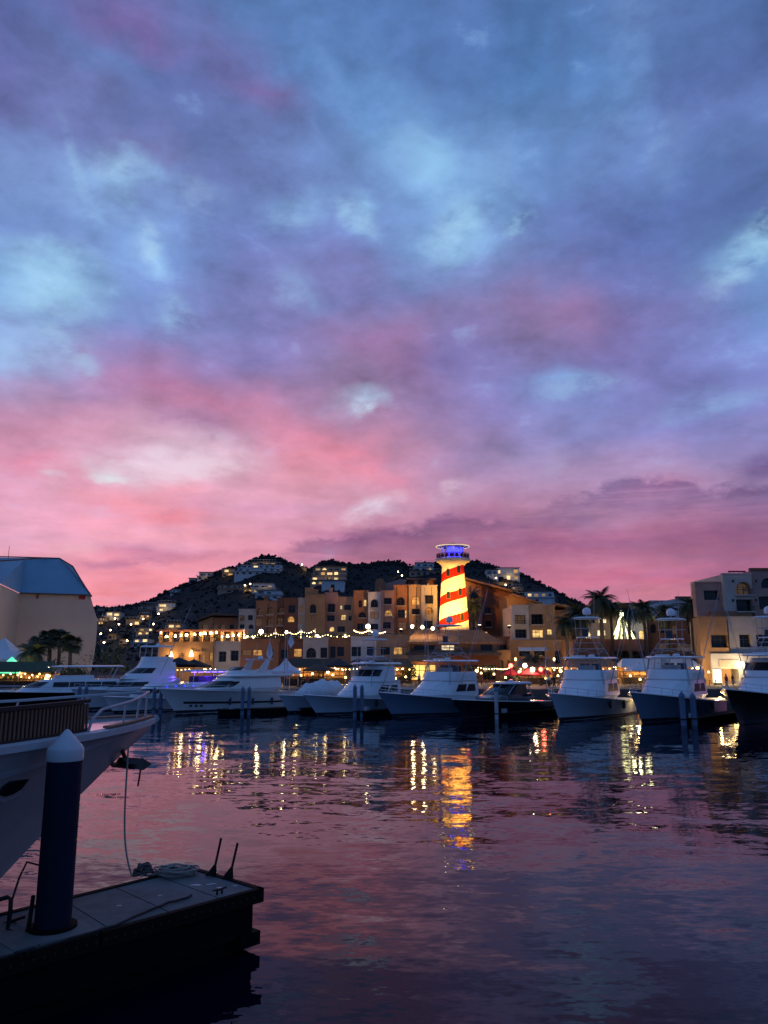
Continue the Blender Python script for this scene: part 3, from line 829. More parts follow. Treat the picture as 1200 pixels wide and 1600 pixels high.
# scrub over the hill: nobody could count it
sb = MB()
for i in range(9500):
    tx = random.uniform(-.62, .5)
    yy = RD - 240*random.random()**1.7 if i % 3 else RD - random.uniform(-2, 6)
    xx = tx*yy
    r = random.uniform(.35, 1.0)*(1.0 if i % 3 else .9)*(1.8 if random.random() < .06 else 1)
    zz = hill_z(xx, yy)
    n = 5
    vs = [(xx, yy, zz-.4)] + [(xx + r*random.uniform(.6,1.2)*math.cos(2*PI*j/n+i), yy + r*random.uniform(.6,1.2)*math.sin(2*PI*j/n+i), zz + r*random.uniform(.2,.6)) for j in range(n)] + [(xx+random.uniform(-.3,.3)*r, yy, zz + r*random.uniform(.9,1.5))]
    sb.add(vs, [(0,1+(j+1) % n,1+j) for j in range(n)] + [(n+1,1+j,1+(j+1) % n) for j in range(n)])
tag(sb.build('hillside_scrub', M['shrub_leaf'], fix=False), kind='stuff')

# ------------------------------------------------------------------ lighthouse
LY = 160.0
lx = W(708, 900, LY).x
def lz(py): return W(708, py, LY).z
pxm = (W(709, 900, LY).x - W(708, 900, LY).x)
m = bpy.data.materials.new('lighthouse_stripes'); m.use_nodes = True
t = m.node_tree; b = t.nodes['Principled BSDF']
tc = nd(t, 'ShaderNodeTexCoord'); sp = nd(t, 'ShaderNodeSeparateXYZ'); t.links.new(tc.outputs['Object'], sp.inputs[0])
ang = mth(t, 'DIVIDE', mth(t, 'ARCTAN2', sp.outputs[1], sp.outputs[0]), 2*PI)
n = nd(t, 'ShaderNodeTexNoise'); n.inputs['Scale'].default_value = .9; n.inputs['Detail'].default_value = 8; n.inputs['Roughness'].default_value = .65
t.links.new(tc.outputs['Object'], n.inputs['Vector'])
PIT = (lz(895.5) - lz(968.5))/2
zz = mth(t, 'DIVIDE', sp.outputs[2], PIT)
STRIPE_OFF = -18*(W(708, 900, LY).z - W(708, 901, LY).z)/PIT
fr = mth(t, 'FRACT', mth(t, 'ADD', mth(t, 'SUBTRACT', zz, ang), 40.0 + STRIPE_OFF))
stripe_node = fr.node
inb = mth(t, 'LESS_THAN', fr, .40)
below = mth(t, 'LESS_THAN', sp.outputs[2], lz(884) - GZ)
inb = mth(t, 'MULTIPLY', inb, below)
wcol = mixc(t, mth(t, 'MULTIPLY_ADD', n.outputs[0], 4, -2.1, clamp=True), (.72,.66,.52), (.42,.36,.26))
rcol = mixc(t, mth(t, 'MULTIPLY_ADD', n.outputs[0], 3, -1.2, clamp=True), (.30,.010,.006), (.18,.006,.005))
t.links.new(mixc(t, inb, wcol, rcol), b.inputs['Base Color']); b.inputs['Roughness'].default_value = .9; b.inputs['Specular IOR Level'].default_value = .08
bp = nd(t, 'ShaderNodeBump'); bp.inputs['Strength'].default_value = .3; bp.inputs['Distance'].default_value = .05
t.links.new(n.outputs[0], bp.inputs['Height']); t.links.new(bp.outputs[0], b.inputs['Normal'])
M['lighthouse_stripes'] = m

LH = thing('lighthouse', 'tall lighthouse with spiral red and white stripes, floodlit yellow, blue lit lantern on top', 'lighthouse', (lx, LY, GZ))
R0, R1 = 23.5*pxm, 17.2*pxm
zt = lz(886) - GZ
def trad(z):
    return R0 + (R1-R0)*min(1, (z - (lz(985)-GZ))/(zt-(lz(985)-GZ)))
prof = [(trad(0), 0)] + [(trad(z), z) for z in np.linspace(.5, zt, 14)]
prof += [(R1+.25, zt+.5), (R1+.9, zt+1.0), (26*pxm, lz(878)-GZ), (26.6*pxm, lz(876)-GZ)]
twall = MB().lathe(prof, 48).build('wall', M['lighthouse_stripes'], LH, True)
MB().lathe([(27.2*pxm, lz(876)-GZ), (27.2*pxm, lz(873.5)-GZ), (10*pxm, lz(873.5)-GZ)], 40).build('gallery', M['stucco_white'], LH)
gz0, gz1 = lz(873.5)-GZ, lz(866)-GZ
rb = MB(); rr = 25.4*pxm
for i in range(40):
    a = 2*PI*i/40
    rb.tube([(rr*math.cos(a), rr*math.sin(a), gz0), (rr*math.cos(a), rr*math.sin(a), gz1)], .05, 4)
for zq in (gz1, (gz0+gz1)/2, gz0+.25):
    rb.tube([(rr*math.cos(2*PI*i/40), rr*math.sin(2*PI*i/40), zq) for i in range(40)], .06, 4, True)
rb.build('gallery_rail', M['tower_rail'], LH)
rb = MB()
for i in range(20):
    a0, a1 = 2*PI*(i+.12)/20, 2*PI*(i+.88)/20
    rb.add([(rr*.99*math.cos(a), rr*.99*math.sin(a), z) for z in (gz0+.1, gz1-.12) for a in (a0, a1)], [(0,1,3,2)])
rb.build('gallery_panel', M['tower_rail'], LH)
lr = 15*pxm
MB().lathe([(lr*.62, gz0), (lr*.62, lz(855)-GZ)], 24).build('lantern_core', M['led_blue'], LH)
for i in range(10):
    a = 2*PI*(i+.5)/10
    p = MB().tube([(lr*math.cos(a), lr*math.sin(a), gz0), (lr*1.16*math.cos(a), lr*1.16*math.sin(a), lz(855)-GZ)], .16, 6).build('lantern_post', M['stucco_white'], LH)
    g = MB()
    a0, a1 = a + .10, a + 2*PI/10 - .10
    g.add([(lr*.9*math.cos(q)*s, lr*.9*math.sin(q)*s, z) for z, s in ((gz0+.1, 1), (lz(855.5)-GZ, 1.12)) for q in (a0, a1)], [(0,1,3,2)])
    if i % 2 == 0:
        g.build('lantern_pane', M['led_blue'], LH)
MB().lathe([(19*pxm, lz(856)-GZ), (25*pxm, lz(854.6)-GZ), (25.5*pxm, lz(853.4)-GZ), (14*pxm, lz(851)-GZ), (.1, lz(848.3)-GZ)], 40).build('roof', M['roof_slab'], LH)
er = 25.8*pxm
MB().tube([(er*math.cos(2*PI*i/44), er*math.sin(2*PI*i/44), lz(854.2)-GZ) for i in range(44)], .12, 6, True).build('roof_edge_light', M['tube_white'], LH)
for a_, py in ((-2.05, 931), (-1.12, 926), (-2.0, 969), (-1.05, 965), (-2.1, 896), (-1.15, 891)):
    z = lz(py)-GZ; r = trad(z)
    c, s = math.cos(a_), math.sin(a_)
    def wp(u, o, h): return (c*(r+o) - s*u, s*(r+o) + c*u, z+h)
    lp = [(-.38,-.75),(.38,-.75)] + [(.38*math.cos(PI*k/6), .3+.38*math.sin(PI*k/6)) for k in range(7)]
    f = MB()
    for k in range(len(lp)):
        k2 = (k+1) % len(lp)
        f.tube([wp(lp[k][0], .02, lp[k][1]), wp(lp[k2][0], .02, lp[k2][1])], .06, 4)
    fo = f.build('window', M['tower_rail'], LH)
    MB().prism([wp(u*.95, -.15, h) for u, h in lp], .22, (c, s, 0)).build('pane', M['glass_dark'], fo)
lamp('lantern_light', (0, 0, lz(860)-GZ), (.12, .12, 1), 900, LH, .3)
for i in range(6):
    a = 2*PI*i/6
    lamp('gallery_light', (lr*1.35*math.cos(a), lr*1.35*math.sin(a), gz0+.3), (.1, .1, 1), 260, LH, .1)
    lamp('roof_light', (er*.9*math.cos(a+.5), er*.9*math.sin(a+.5), lz(857)-GZ), (1, .8, .5), 30, LH, .1)

# ------------------------------------------------------------------ resort round the lighthouse
def coping(root, m, r, Y, depth, h=.22, o=.12):
    x0, x1, z0, z1 = r
    b = MB(); y = Y - root.location.y
    b.box(x0-o, x1+o, y-o, y+.5, z1+.003, z1+h)
    b.build('coping', M[m], root)
def bthing(name, label, pxc, Y, cat='building', group=None):
    return thing(name, label, cat, (W(pxc, 1000, Y).x, Y, GZ), 0, group)
RES = 'resort blocks round the lighthouse'
def modules(root, mods, depth=12):
    for m, px0, px1, py0, Y, ops in mods:
        _, r = pxwall(root, M[m], px0, px1, py0, 1060, Y, depth, ops, .45, dz=0.0)
        coping(root, m, r, Y, depth)
        rnd = random.Random(int(px0*3))
        org = root.location
        if rnd.random() < .75:     # chimneys, tanks and dishes on the flat roofs
            x = rnd.uniform(r[0]+.8, r[1]-.8); y = Y-org.y+rnd.uniform(1.5, 4)
            if rnd.random() < .5:
                MB().box(x-.4, x+.4, y-.4, y+.4, r[3]-.05, r[3]+1.2).box(x-.52, x+.52, y-.52, y+.52, r[3]+1.21, r[3]+1.36).build('chimney', M[m], root)
            else:
                MB().lathe([(.55,0),(.6,.2),(.6,1.0),(.45,1.25),(.2,1.32)], 12, (x, y, r[3]-.02)).build('water_tank', M['iron'], root, True)
        if rnd.random() < .6:
            x = rnd.uniform(r[0]+.5, r[1]-.5)
            MB().tube([(x, Y-org.y-.05, .2), (x, Y-org.y-.05, r[3]-.3)], .06, 5).build('drain_pipe', M['iron'], root)

# low hall with a shed roof
B = bthing('terrace_hall', 'low ochre hall with a sloping dark roof behind the lamp-lit restaurant terrace', 340, 172)
_, r = pxwall(B, M['ochre'], 309, 331, 966, 1060, 172, 14, [('r',320,981,9,11,'d')], .5, dz=0.0, top=[(331,963.5),(309,972)])
_, r2 = pxwall(B, M['terracotta'], 331, 373, 965, 1060, 172.3, 13, [('a',333.5+3,981,8,12,'d'),('a',348,981,8,12,'d'),('r',362,981,7,10,'d')], .5, dz=0.0)
rb = MB(); x0, x1, z0, z1 = r2
rb.prism([(r[0]-.5, -1.0, W(309,972,172).z-GZ+.15), (r[1], -1.0, W(331,963,172).z-GZ+.2), (x1+.6, -1.0, z1+.25), (x1+.6, -1.0, z1+.65), (r[1], -1.0, W(331,963,172).z-GZ+.7), (r[0]-.5, -1.0, W(309,972,172).z-GZ+.5)], 14)
rb.build('roof', M['roof_slab'], B)

B = bthing('apartment_block', 'cream and terracotta apartment block with two arched rows, behind the string of bulbs', 440, 168, group=RES)
modules(B, [
 ('cream', 371.5, 398.5, 953, 168.8, [('r',378.5,966,8,9,'o'),('r',391,965,8,8,'d'),('r',378,979,8,7,'d'),('a',392,979,8,7,'d')]),
 ('terracotta', 398.5, 431.5, 940, 168.0, [('a',406.5,956,9.5,11,'o'),('a',422.5,954.5,10,11,'o'),('r',403.5,972.5,10,11,'d'),('a',421.5,972,10.5,12,'o')]),
 ('rust', 431.5, 465, 935.5, 168.5, [('a',439.5,953,10,10,'o'),('r',456,951.5,11,12,'d'),('r',437,971,10.5,12,'o'),('a',454.5,967.5,11,9,'a')]),
 ('cream', 465, 476, 935.5, 168.2, [('a',471.5,951,7,12,'d'),('r',469.5,968,6,13,'d')]),
 ('ochre', 476, 507, 930, 167.2, [('a',489,951,10,14,'o'),('r',488,966,3,9,'d')]),
])
b = MB(); p = W(482, 929, 168); b.obox((p.x-B.location.x, p.y+2-B.location.y, p.z-GZ+.4), (1.7, 3, 2.4)); b.build('stair_head', M['ochre'], B)

B = bthing('apartment_block', 'apartment block of brown stepped bays with small lit windows and one white bay', 550, 170, group=RES)
modules(B, [
 ('rose', 507, 526.5, 927, 171.0, [('r',517.5,950,12,13,'o'),('r',517,966,12,9,'d'),('a',518.5,983,8,8,'l')]),
 ('tan', 526.5, 552, 934, 171.6, [('r',533,949,3.2,6,'p'),('r',543,949,11,8,'d'),('r',536.5,964.5,8,8,'l'),('r',533,983,12,9,'d'),('r',547,966,5,7,'d')]),
 ('terracotta', 552, 575, 924, 170.4, [('r',563,943.5,5.5,11,'d'),('r',570.2,942,4.5,10,'l'),('a',566,960.5,12,9,'o'),('r',563,979,10,10,'d')]),
 ('stucco_white', 575, 595, 926.5, 169.6, [('a',585,942.5,11.5,13,'o'),('r',585,961,13,11,'d'),('r',585,979,12,9,'d')]),
])
B = bthing('apartment_block', 'tall apartment block left of the lighthouse, with a glowing arch and roofed penthouse', 640, 169, group=RES)
modules(B, [
 ('rose', 595, 616, 924, 169.2, [('r',606,939,12,10,'o'),('a',607,957.5,13,9,'q'),('r',604.5,977,13,10,'d')]),
 ('terracotta', 616, 639, 915.5, 170.0, [('a',626,939.5,13,13,'o'),('r',627,959,11,13,'d'),('r',634,959,2.4,12,'l'),('r',628.5,978,13,12,'d')]),
 ('tan', 639, 658.5, 915, 169.4, [('a',649.7,938.5,13,14,'a'),('r',649.5,955.5,12.5,9,'o'),('a',650,977,13,12,'d')]),
 ('cream', 658.5, 684, 915.5, 168.6, [('r',670.5,936.5,13,14,'o'),('a',670.5,954.5,13.5,11,'o'),('r',669.5,976,13,12,'d')]),
])
oy = B.location.y
_, r = pxwall(B, M['rust'], 639.5, 677, 907, 920, 174, 8, [('r',652,915,14,6,'d'),('r',667,914,9,6,'a')], .6, name='penthouse')
b = MB(); b.box(r[0]-.6, r[1]+.6, 174-oy-.8, 174-oy+8.5, r[3]+.02, r[3]+.45); b.build('roof', M['roof_slab'], B)
B = bthing('roof_terrace_house', 'terracotta rooftop house with a small bell gable and warm lamps beside the penthouse', 610, 184)
_, r = pxwall(B, M['terracotta'], 586, 602, 910, 1060, 184, 9, [('a',594,918,4,5,'d')], .5, dz=0.0, top=[(602,910),(599,905),(594,903),(589,905),(586,910)])
_, r = pxwall(B, M['rose'], 602, 640, 911, 1060, 184.6, 9, [('r',625,917,5,4,'a')], .5, dz=0.0, top=[(640,911),(640,906),(624,905),(612,909),(602,911)])

# gabled range to the right of the lighthouse
B = bthing('gabled_range', 'terracotta range with a long sloping roof directly right of the lighthouse', 765, 178, group=RES)
_, r = pxwall(B, M['terracotta'], 728, 754, 916, 1060, 178, 14, [('a',741.5,932,12,13,'o'),('r',741,955,11,10,'d'),('r',741,976,11,10,'d')], .5, dz=0.0, top=[(754,915),(728,907)])
_, r3 = pxwall(B, M['rust'], 754, 800, 921, 1060, 179, 14, [('r',762,954,9,9,'o'),('r',763,975,9,9,'o'),('r',759.5,991,5,8,'l'),('a',792,955,10,9,'o'),('r',790,972,11,9,'o'),('r',789,991,3,6,'l')], .5, dz=0.0, top=[(800,927),(754,915.5)])
a, c, e = W(727, 905.5, 177.3), W(756, 912.5, 177.3), W(800, 925, 177.3)
org = B.location
rb = MB(); rb.prism([(a.x-org.x, -1.2, a.z-GZ), (e.x-org.x, -1.2, e.z-GZ), (e.x-org.x, -1.2, e.z-GZ+.45), (a.x-org.x, -1.2, a.z-GZ+.45)], 14)
rb.build('roof', M['roof_tile'], B)
B = bthing('gabled_house', 'ochre house with a low gable roof between the lighthouse and the white-framed block', 815, 166, group=RES)
_, r = pxwall(B, M['ochre'], 795, 846, 945, 1060, 166, 12, [('r',798.4,969,4,8,'d')], .5, dz=0.0, top=[(846,945),(801,931),(795,934)])
a, c, e = W(793, 933.5, 165), W(801, 930.5, 165), W(848, 945, 165)
org = B.location
rb = MB(); rb.prism([(p.x-org.x, -1.2, p.z-GZ+q) for p, q in ((a,0),(c,0),(e,0),(e,.4),(c,.45),(a,.4))], 13); rb.build('roof', M['roof_tile'], B)

B = bthing('apartment_block', 'front apartment block with a white bay and a lit balcony room, right of the lighthouse', 840, 150, group=RES)
Yf = 150
_, r = pxwall(B, M['cream'], 799.5, 826.5, 947, 999.5, Yf, 11, [('r',813,968,17,14,'o'),('r',814,990,17.5,13.5,'d')], .8); coping(B, 'cream', r, Yf, 11)
_, r = pxwall(B, M['tan'], 826.5, 851.5, 945, 999.5, Yf+.5, 11, [('r',839.5,967.5,18,16,'o'),('r',841,990,17,13,'l',.8)], .8); coping(B, 'tan', r, Yf+.5, 11)
_, r = pxwall(B, M['ochre'], 851.5, 868, 947, 999.5, Yf+1.2, 11, [('a',858,965.5,8,12,'d'),('r',859,987.5,7.5,8.5,'l')], .5); coping(B, 'ochre', r, Yf+1.2, 11)
_, r = pxwall(B, M['terracotta'], 868, 893, 953, 999.5, Yf+3, 11, [('r',877,972,7,11,'d'),('r',880,989,7,9,'d')], .5)
a, e = W(866, 945, Yf+2), W(897, 951, Yf+2)
rb = MB(); org = B.location; rb.prism([(a.x-org.x, 1.4, a.z-GZ), (e.x-org.x, 1.4, e.z-GZ), (e.x-org.x, 1.4, e.z-GZ+.35), (a.x-org.x, 1.4, a.z-GZ+.35)], 12); rb.build('roof', M['roof_tile'], B)
_, r = pxwall(B, M['ochre'], 797, 893, 999.6, 1060, Yf-.6, 12, [('r',820,1019,17,13,'d'),('r',843,1019,16,13,'d'),('r',872,1027,8,20,'d'),('r',884,1027,6,20,'q',1.5)], .6, dz=0.0)
for px in (820, 843):
    a, e = W(px-11, 1011.5, Yf-.6), W(px+11, 1011.5, Yf-.6)
    b = MB(); b.prism([(a.x-org.x, -.6, a.z-GZ), (a.x-org.x, -2.0, a.z-GZ-.55), (a.x-org.x, -2.0, a.z-GZ-.7), (a.x-org.x, -.6, a.z-GZ-.12)], e.x-a.x, (1,0,0)); b.build('awning', M['canvas_white'], B)
# arches at its foot
B = bthing('arcade_wall', 'low ochre wall with three round arches at the foot of the gabled range', 785, 146)
_, r = pxwall(B, M['ochre'], 748, 798, 1018, 1060, 146, 5, [('a',768,1042,9,22,'d',1.2),('a',782,1042,9,22,'d',1.2),('a',795-1,1042,5,22,'d',1.2)], .6, dz=0.0)
coping(B, 'ochre', r, 146, 5)
B = bthing('terrace_range', 'plain ochre terrace range under the gabled house, with one dark window', 790, 152)
_, r = pxwall(B, M['terracotta'], 742, 799, 996, 1060, 153, 8, [('r',786,1011,10,7,'d')], .5, dz=0.0); coping(B, 'terracotta', r, 153, 8)

# shop row along the promenade
SY = 138
B = bthing('shop_row', 'long two-storey shop row in cream and terracotta under the lit restaurant terrace', 440, SY)
for m, p0, p1, t_, dy, ops in [
 ('ochre', 246, 332.5, 1005, .0, [('r',262,1028,10,10,'d'),('r',284,1025,8,8,'d'),('r',306,1015,14,5,'d'),('r',320,1015,10,5,'d'),('r',315,1030,10,14,'d'),('r',329.5,1026,5,12,'a')]),
 ('cream', 332.5, 375.5, 1004, .6, [('r',347.5,1026,12.5,16,'d'),('r',366.5,1024.5,12.5,16,'d')]),
 ('terracotta', 375.5, 435, 1000.5, .3, [('r',385,1020,15,9,'d'),('r',402,1020,15,9,'a'),('r',422,1020,10,12,'d')]),
 ('rust', 435, 473, 1000, .8, [('r',444,1022,11,14,'d'),('r',465,1020,13,13,'a')]),
 ('cream', 473, 512.5, 998, .2, [('a',486,1020,16,16,'d'),('r',506,1020,11,16,'d')]),
 ('terracotta', 512.5, 548, 998, .7, [('r',520,1019,9,18,'d'),('r',532,1018,11,15,'d')]),
 ('stucco_white', 548, 588, 996.5, .0, [('r',556.5,1018,15,15,'d'),('r',579,1017,12,13,'d')]),
 ('tan', 588, 640, 994, .6, [('r',602,1017,14,12,'d'),('r',622,1017,14,12,'a'),('r',634,1017,6,12,'d')]),
]:
    _, r = pxwall(B, M[m], p0, p1, t_, 1060, SY+dy, 16, ops, .5, dz=0.0)
    coping(B, m, r, SY+dy, 16, .25)
TZ = W(440, 1002, SY).z
b = MB(); x0, x1 = W(246, 1002, SY).x, W(640, 1002, SY).x; org = B.location
for i in range(90):
    x = x0 + (x1-x0)*i/89 - org.x
    b.box(x-.03, x+.03, .72, .78, TZ-GZ, TZ-GZ+1.0)
b.box(x0-org.x, x1-org.x, .70, .80, TZ-GZ+1.0, TZ-GZ+1.08); b.build('terrace_railing', M['iron'], B)

# restaurant terrace on its roof, left
TY = 143
B = bthing('terrace_restaurant', 'open restaurant terrace with ochre columns and warm lamps on top of the shop row', 312, TY)
B.location.z = W(312, 1004, TY).z
org = B.location
for px in (251, 267, 283, 299, 315, 331, 347, 363, 375):
    a, c = W(px, 1004, TY), W(px, 987, TY)
    b = MB(); b.box(a.x-org.x-.28, a.x-org.x+.28, -.28, .28, 0, c.z-org.z); b.build('column', M['ochre'], B)
a, c = W(249, 987, TY), W(378, 987, TY)
b = MB(); b.box(a.x-org.x-.3, c.x-org.x+.3, -.7, 6, a.z-org.z+.01, a.z-org.z+.35); b.build('roof', M['rust'], B)
b = MB(); b.box(a.x-org.x, c.x-org.x, 5.5, 5.9, 0, a.z-org.z); b.build('back_wall', M['ochre'], B)
b = MB()
for i in range(60):
    x = a.x-org.x + (c.x-a.x)*i/59
    b.box(x-.02, x+.02, -.42, -.38, 0, .95)
b.box(a.x-org.x, c.x-org.x, -.43, -.37, .95, 1.02); b.build('railing', M['iron'], B)
for k in range(12):
    x = a.x-org.x + (c.x-a.x)*(k+.5)/12
    b = MB(); b.box(x-.6, x+.6, 1.4, 2.2, .7, .76); b.box(x-.05, x+.05, 1.75, 1.85, 0, .7); b.box(x-.9, x-.7, 1.5, 2.1, .3, .95); b.box(x+.7, x+.9, 1.5, 2.1, .3, .95)
    b.build('dining_table', M['dark_wood'], B)

# tiled shop pavilion in front of the lighthouse
PY_ = 139
B = bthing('tiled_pavilion', 'low shop pavilion with a floodlit tile roof and a bright shop front below the lighthouse', 710, PY_)
org = B.location
_, r = pxwall(B, M['tan'], 640, 776, 1004, 1021, PY_+1.5, 14, [('r',655,1012,16,7,'d'),('r',672,1012,13,7,'d'),('r',700,1012,20,8,'p'),('r',760,1012,18,9,'d')], .3)
x0, x1 = W(632, 1003, PY_).x-org.x, W(783, 1003, PY_).x-org.x
ze = W(710, 1003.5, PY_).z-GZ; zr = W(710, 985, PY_+8).z-GZ
def roof_slope(xa, xb, ya, yb, za, zb, inset, name, rows, mat_, parent):
    ro = MB().add([(xa, ya, za), (xb, ya, za), (xb-inset, yb, zb), (xa+inset, yb, zb), (xa+inset, yb+.3, zb-.3), (xb-inset, yb+.3, zb-.3), (xb, ya, za-.3), (xa, ya, za-.3)],
                  [(0,1,2,3), (0,7,6,1), (2,5,4,3), (7,4,5,6), (0,3,4,7), (1,6,5,2)]).build(name, M[mat_], parent)
    # barrel tiles: ridges running down the slope
    tb = MB(); n = rows
    for i in range(n):
        u = (i+.5)/n
        p = Vector((xa + (xb-xa)*u, ya, za+.02)); q = Vector((xa+inset + (xb-xa-2*inset)*u, yb, zb+.02))
        tb.tube([p, p.lerp(q, .5), q], .10, 4)
    tag(tb.build('roof_tile', M[mat_], parent), kind='stuff')
roof_slope(x0, x1, -1.2, 8, ze, zr, 2.5, 'roof', 70, 'roof_tile', B)
_, r = pxwall(B, M['rust'], 637, 781, 1024, 1060, PY_+.6, 14, [('r',663,1051,40,26,'s',3.0),('r',700,1051,24,24,'d',1.0),('r',735,1051,24,24,'d',1.0),('r',765,1051,20,24,'d',1.0)], .6, dz=0.0)
b = MB(); b.box(x0+.2, x1-.2, -1.6, 2.2, r[3]+.02, r[3]+.5); b.build('lower_eave', M['roof_slab'], B)
b = MB(); b.prism([(x0+.4, -1.7, r[3]-.0), (x0+.4, -3.4, r[3]-.9), (x0+.4, -3.4, r[3]-1.1), (x0+.4, -1.7, r[3]-.15)], (x1-x0)*.42, (1,0,0)); b.build('awning', M['roof_tile'], B)
lamp('shop_light', (W(663,1050,PY_).x-org.x, -1.2, 3.0), (1,.7,.28), 700, B, .5)
# floodlights that light the tower stand on its roof and round it
FL = 'floodlights round the lighthouse'
for i, (dx, dy, h, wt) in enumerate([(-9, -13, .5, 1.0), (-3, -15, .5, 1.0), (3.5, -15, .5, 1.0), (9.5, -12, .5, .9), (-11, -2, 9.5, .5), (12, -2, 5, .5)]):
    wx, wy = lx+dx, LY+dy
    base = GZ + (zr if dy < -8 else 0)
    z = base + h
    t_ = thing('floodlight', 'black floodlight aimed at the lighthouse, ' + ['on the left end of the tiled roof','left of centre on the tiled roof','right of centre on the tiled roof','on the right end of the tiled roof','on a tall stand left of the tower','on a stand right of the tower'][i], 'floodlight', (wx, wy, base), 0, FL)
    b = MB(); b.tube([(0,0,-.6 if dy < -8 else 0), (0,0,h)], .05, 6); b.box(-.3,.3,-.1,.1,h-.06,h); b.build('stand', M['iron'], t_)
    b = MB(); b.obox((0, .1, h+.2), (.6,.35,.4), 0, .6); b.build('housing', M['iron'], t_)
    b = MB(); b.obox((0, .28, h+.36), (.5,.03,.32), 0, .6); b.build('lens', M['lamp_white'], t_)
    lamp('flood_beam', (0, .5, h+.55), (1, .47, .062), 31000*wt, t_, .25, math.radians(52), (lx-wx, LY-wy, lz(934)-base), .7)

# arcade with the light tree
AY = 138
B = bthing('arcade', 'terracotta arcade with wide flat arches under the tree of lights', 955, AY)
_, r = pxwall(B, M['terracotta'], 897, 1014, 1001, 1060, AY, 9, [('a',908,1031,14,16,'d',2.0),('a',938,1035,26,24,'d',3.0),('r',981,1027,52,20,'d',3.0)], .6, dz=0.0, win=False)
coping(B, 'terracotta', r, AY, 9, .3)
b = MB(); org = B.location; x = W(1010, 1000, AY).x-org.x
b.box(r[0], r[1], .05, .12, r[3]+.22, r[3]+.3)
b.build('ledge', M['ochre'], B)
B = bthing('terrace_house', 'white walled house with glowing arched windows behind the tree of lights', 985, 152)
_, r = pxwall(B, M['stucco_white'], 968, 1013, 966, 1060, 152, 9, [('a',1004.5,992,11,15,'l'),('a',990,992,8,13,'d')], .5, dz=0.0)
_, r = pxwall(B, M['tan'], 908, 968, 952, 1060, 152.6, 9, [('a',919,991,9,9,'p'),('r',942,970,12,7,'p'),('r',940,989,14,9,'p'),('r',926,970,6,7,'d')], .5, dz=0.0)
B = bthing('dark_red_house', 'dark red house with arched openings behind the palms and fishing boats', 1050, 156)
_, r = pxwall(B, M['rust'], 1008, 1096, 966, 1060, 156, 9, [('a',1021,982,8,14,'d'),('a',1037,982,8,14,'d'),('r',1070,1012,24,12,'d'),('r',1040,1010,20,10,'d'),('a',1055,984,8,14,'d'),('a',1080,984,8,14,'d')], .5, dz=0.0)
coping(B, 'rust', r, 156, 9)
B = bthing('pale_rear_block', 'pale flat-roofed block standing behind the palms left of the hotel', 1052, 185)
_, r = pxwall(B, M['stucco_white'], 1021, 1061, 938, 1060, 185, 9, [('r',1026+2,940.5,2,3,'d'),('r',1034,940.5,2,3,'d')], .5, dz=0.0)
_, r = pxwall(B, M['cream'], 1061, 1089, 935, 1060, 186, 9, [('r',1075,945,9,6,'d')], .5, dz=0.0); coping(B, 'rust', r, 186, 9, .5)
B = bthing('rear_red_block', 'plain red rear block whose flat roof shows between the palms', 985, 190)
_, r = pxwall(B, M['rust'], 958, 1021, 943, 1060, 190, 9, [('r',975,952,7,5,'d')], .5, dz=0.0); coping(B, 'rust', r, 190, 9)

# hotel at the right
HY = 130
B = bthing('hotel', 'hotel with a white bay, big dark windows and a bright street shop, far right', 1150, HY)
org = B.location
_, r = pxwall(B, M['rose'], 1087.5, 1131, 911, 963.5, HY+.8, 1.5, [('r',1112,930,23,15,'d')], .8); coping(B, 'rose', r, HY+.8, 14)
_, r = pxwall(B, M['cream'], 1131, 1176, 897.5, 955, HY, 14, [('a',1163,919,26,20,'o'),('r',1164.5,946,26,19,'o')], .8); coping(B, 'cream', r, HY, 14)
_, r = pxwall(B, M['rose'], 1176, 1262, 892, 963, HY+1, 14, [('r',1197,942,20,20,'d'),('a',1200,911,20,16,'d'),('r',1232,942,20,20,'d'),('a',1232,911,20,16,'d')], .8); coping(B, 'rust', r, HY+1, 14, .5)
_, r = pxwall(B, M['terracotta'], 1112, 1176, 955.2, 964.6, HY-.25, 3, [], .3)
_, r = pxwall(B, M['ochre'], 1095, 1139, 965.2, 1060, HY-3.2, 2.5, [('r',1126.5,1002,29,20,'d')], .9, dz=0.0); coping(B, 'ochre', r, HY-3.2, 3, .2)
_, r = pxwall(B, M['cream'], 1139, 1262, 965.2, 1021, HY-2.6, 16, [('r',1165,1001.5,17,20,'d'),('r',1195,1001.5,24,20,'d'),('r',1230,1001.5,24,20,'d')], .9); coping(B, 'cream', r, HY-2.6, 3, .2)
_, r = pxwall(B, M['stucco_white'], 1112, 1262, 1021.2, 1060, HY-3.6, 6, [('r',1140,1057,28,24,'s',3.5),('r',1180,1050,30,30,'d'),('r',1225,1050,30,30,'d')], .9, dz=0.0)
a = W(1139, 1038, HY-3.6)
b = MB(); b.box(a.x-org.x-1.6, a.x-org.x+1.6, -3.75, -3.61, a.z-GZ-.45, a.z-GZ+.75); b.build('fascia_panel', M['cream'], B)
for px in (1143, 1150, 1158, 1165):
    p = W(px, 893, HY)
    b = MB(); b.tube([(p.x-org.x, .8, p.z-GZ-.6), (p.x-org.x, .8, p.z-GZ+.2)], .04, 5); b.build('rail_post', M['iron'], B)
a, c = W(1141, 892, HY), W(1168, 892, HY)
b = MB(); b.box(a.x-org.x, c.x-org.x, .7, .9, a.z-GZ-.15, a.z-GZ+.1); b.build('roof_rail', M['awning_red'], B)
for px in (1145, 1181):
    for py in (908, 938):
        p = W(px, py, HY-.02); b = MB(); b.box(p.x-org.x-.12, p.x-org.x+.12, -.22, -.01, p.z-GZ-.2, p.z-GZ+.2)
        b.build('wall_lantern', M['iron'], B)

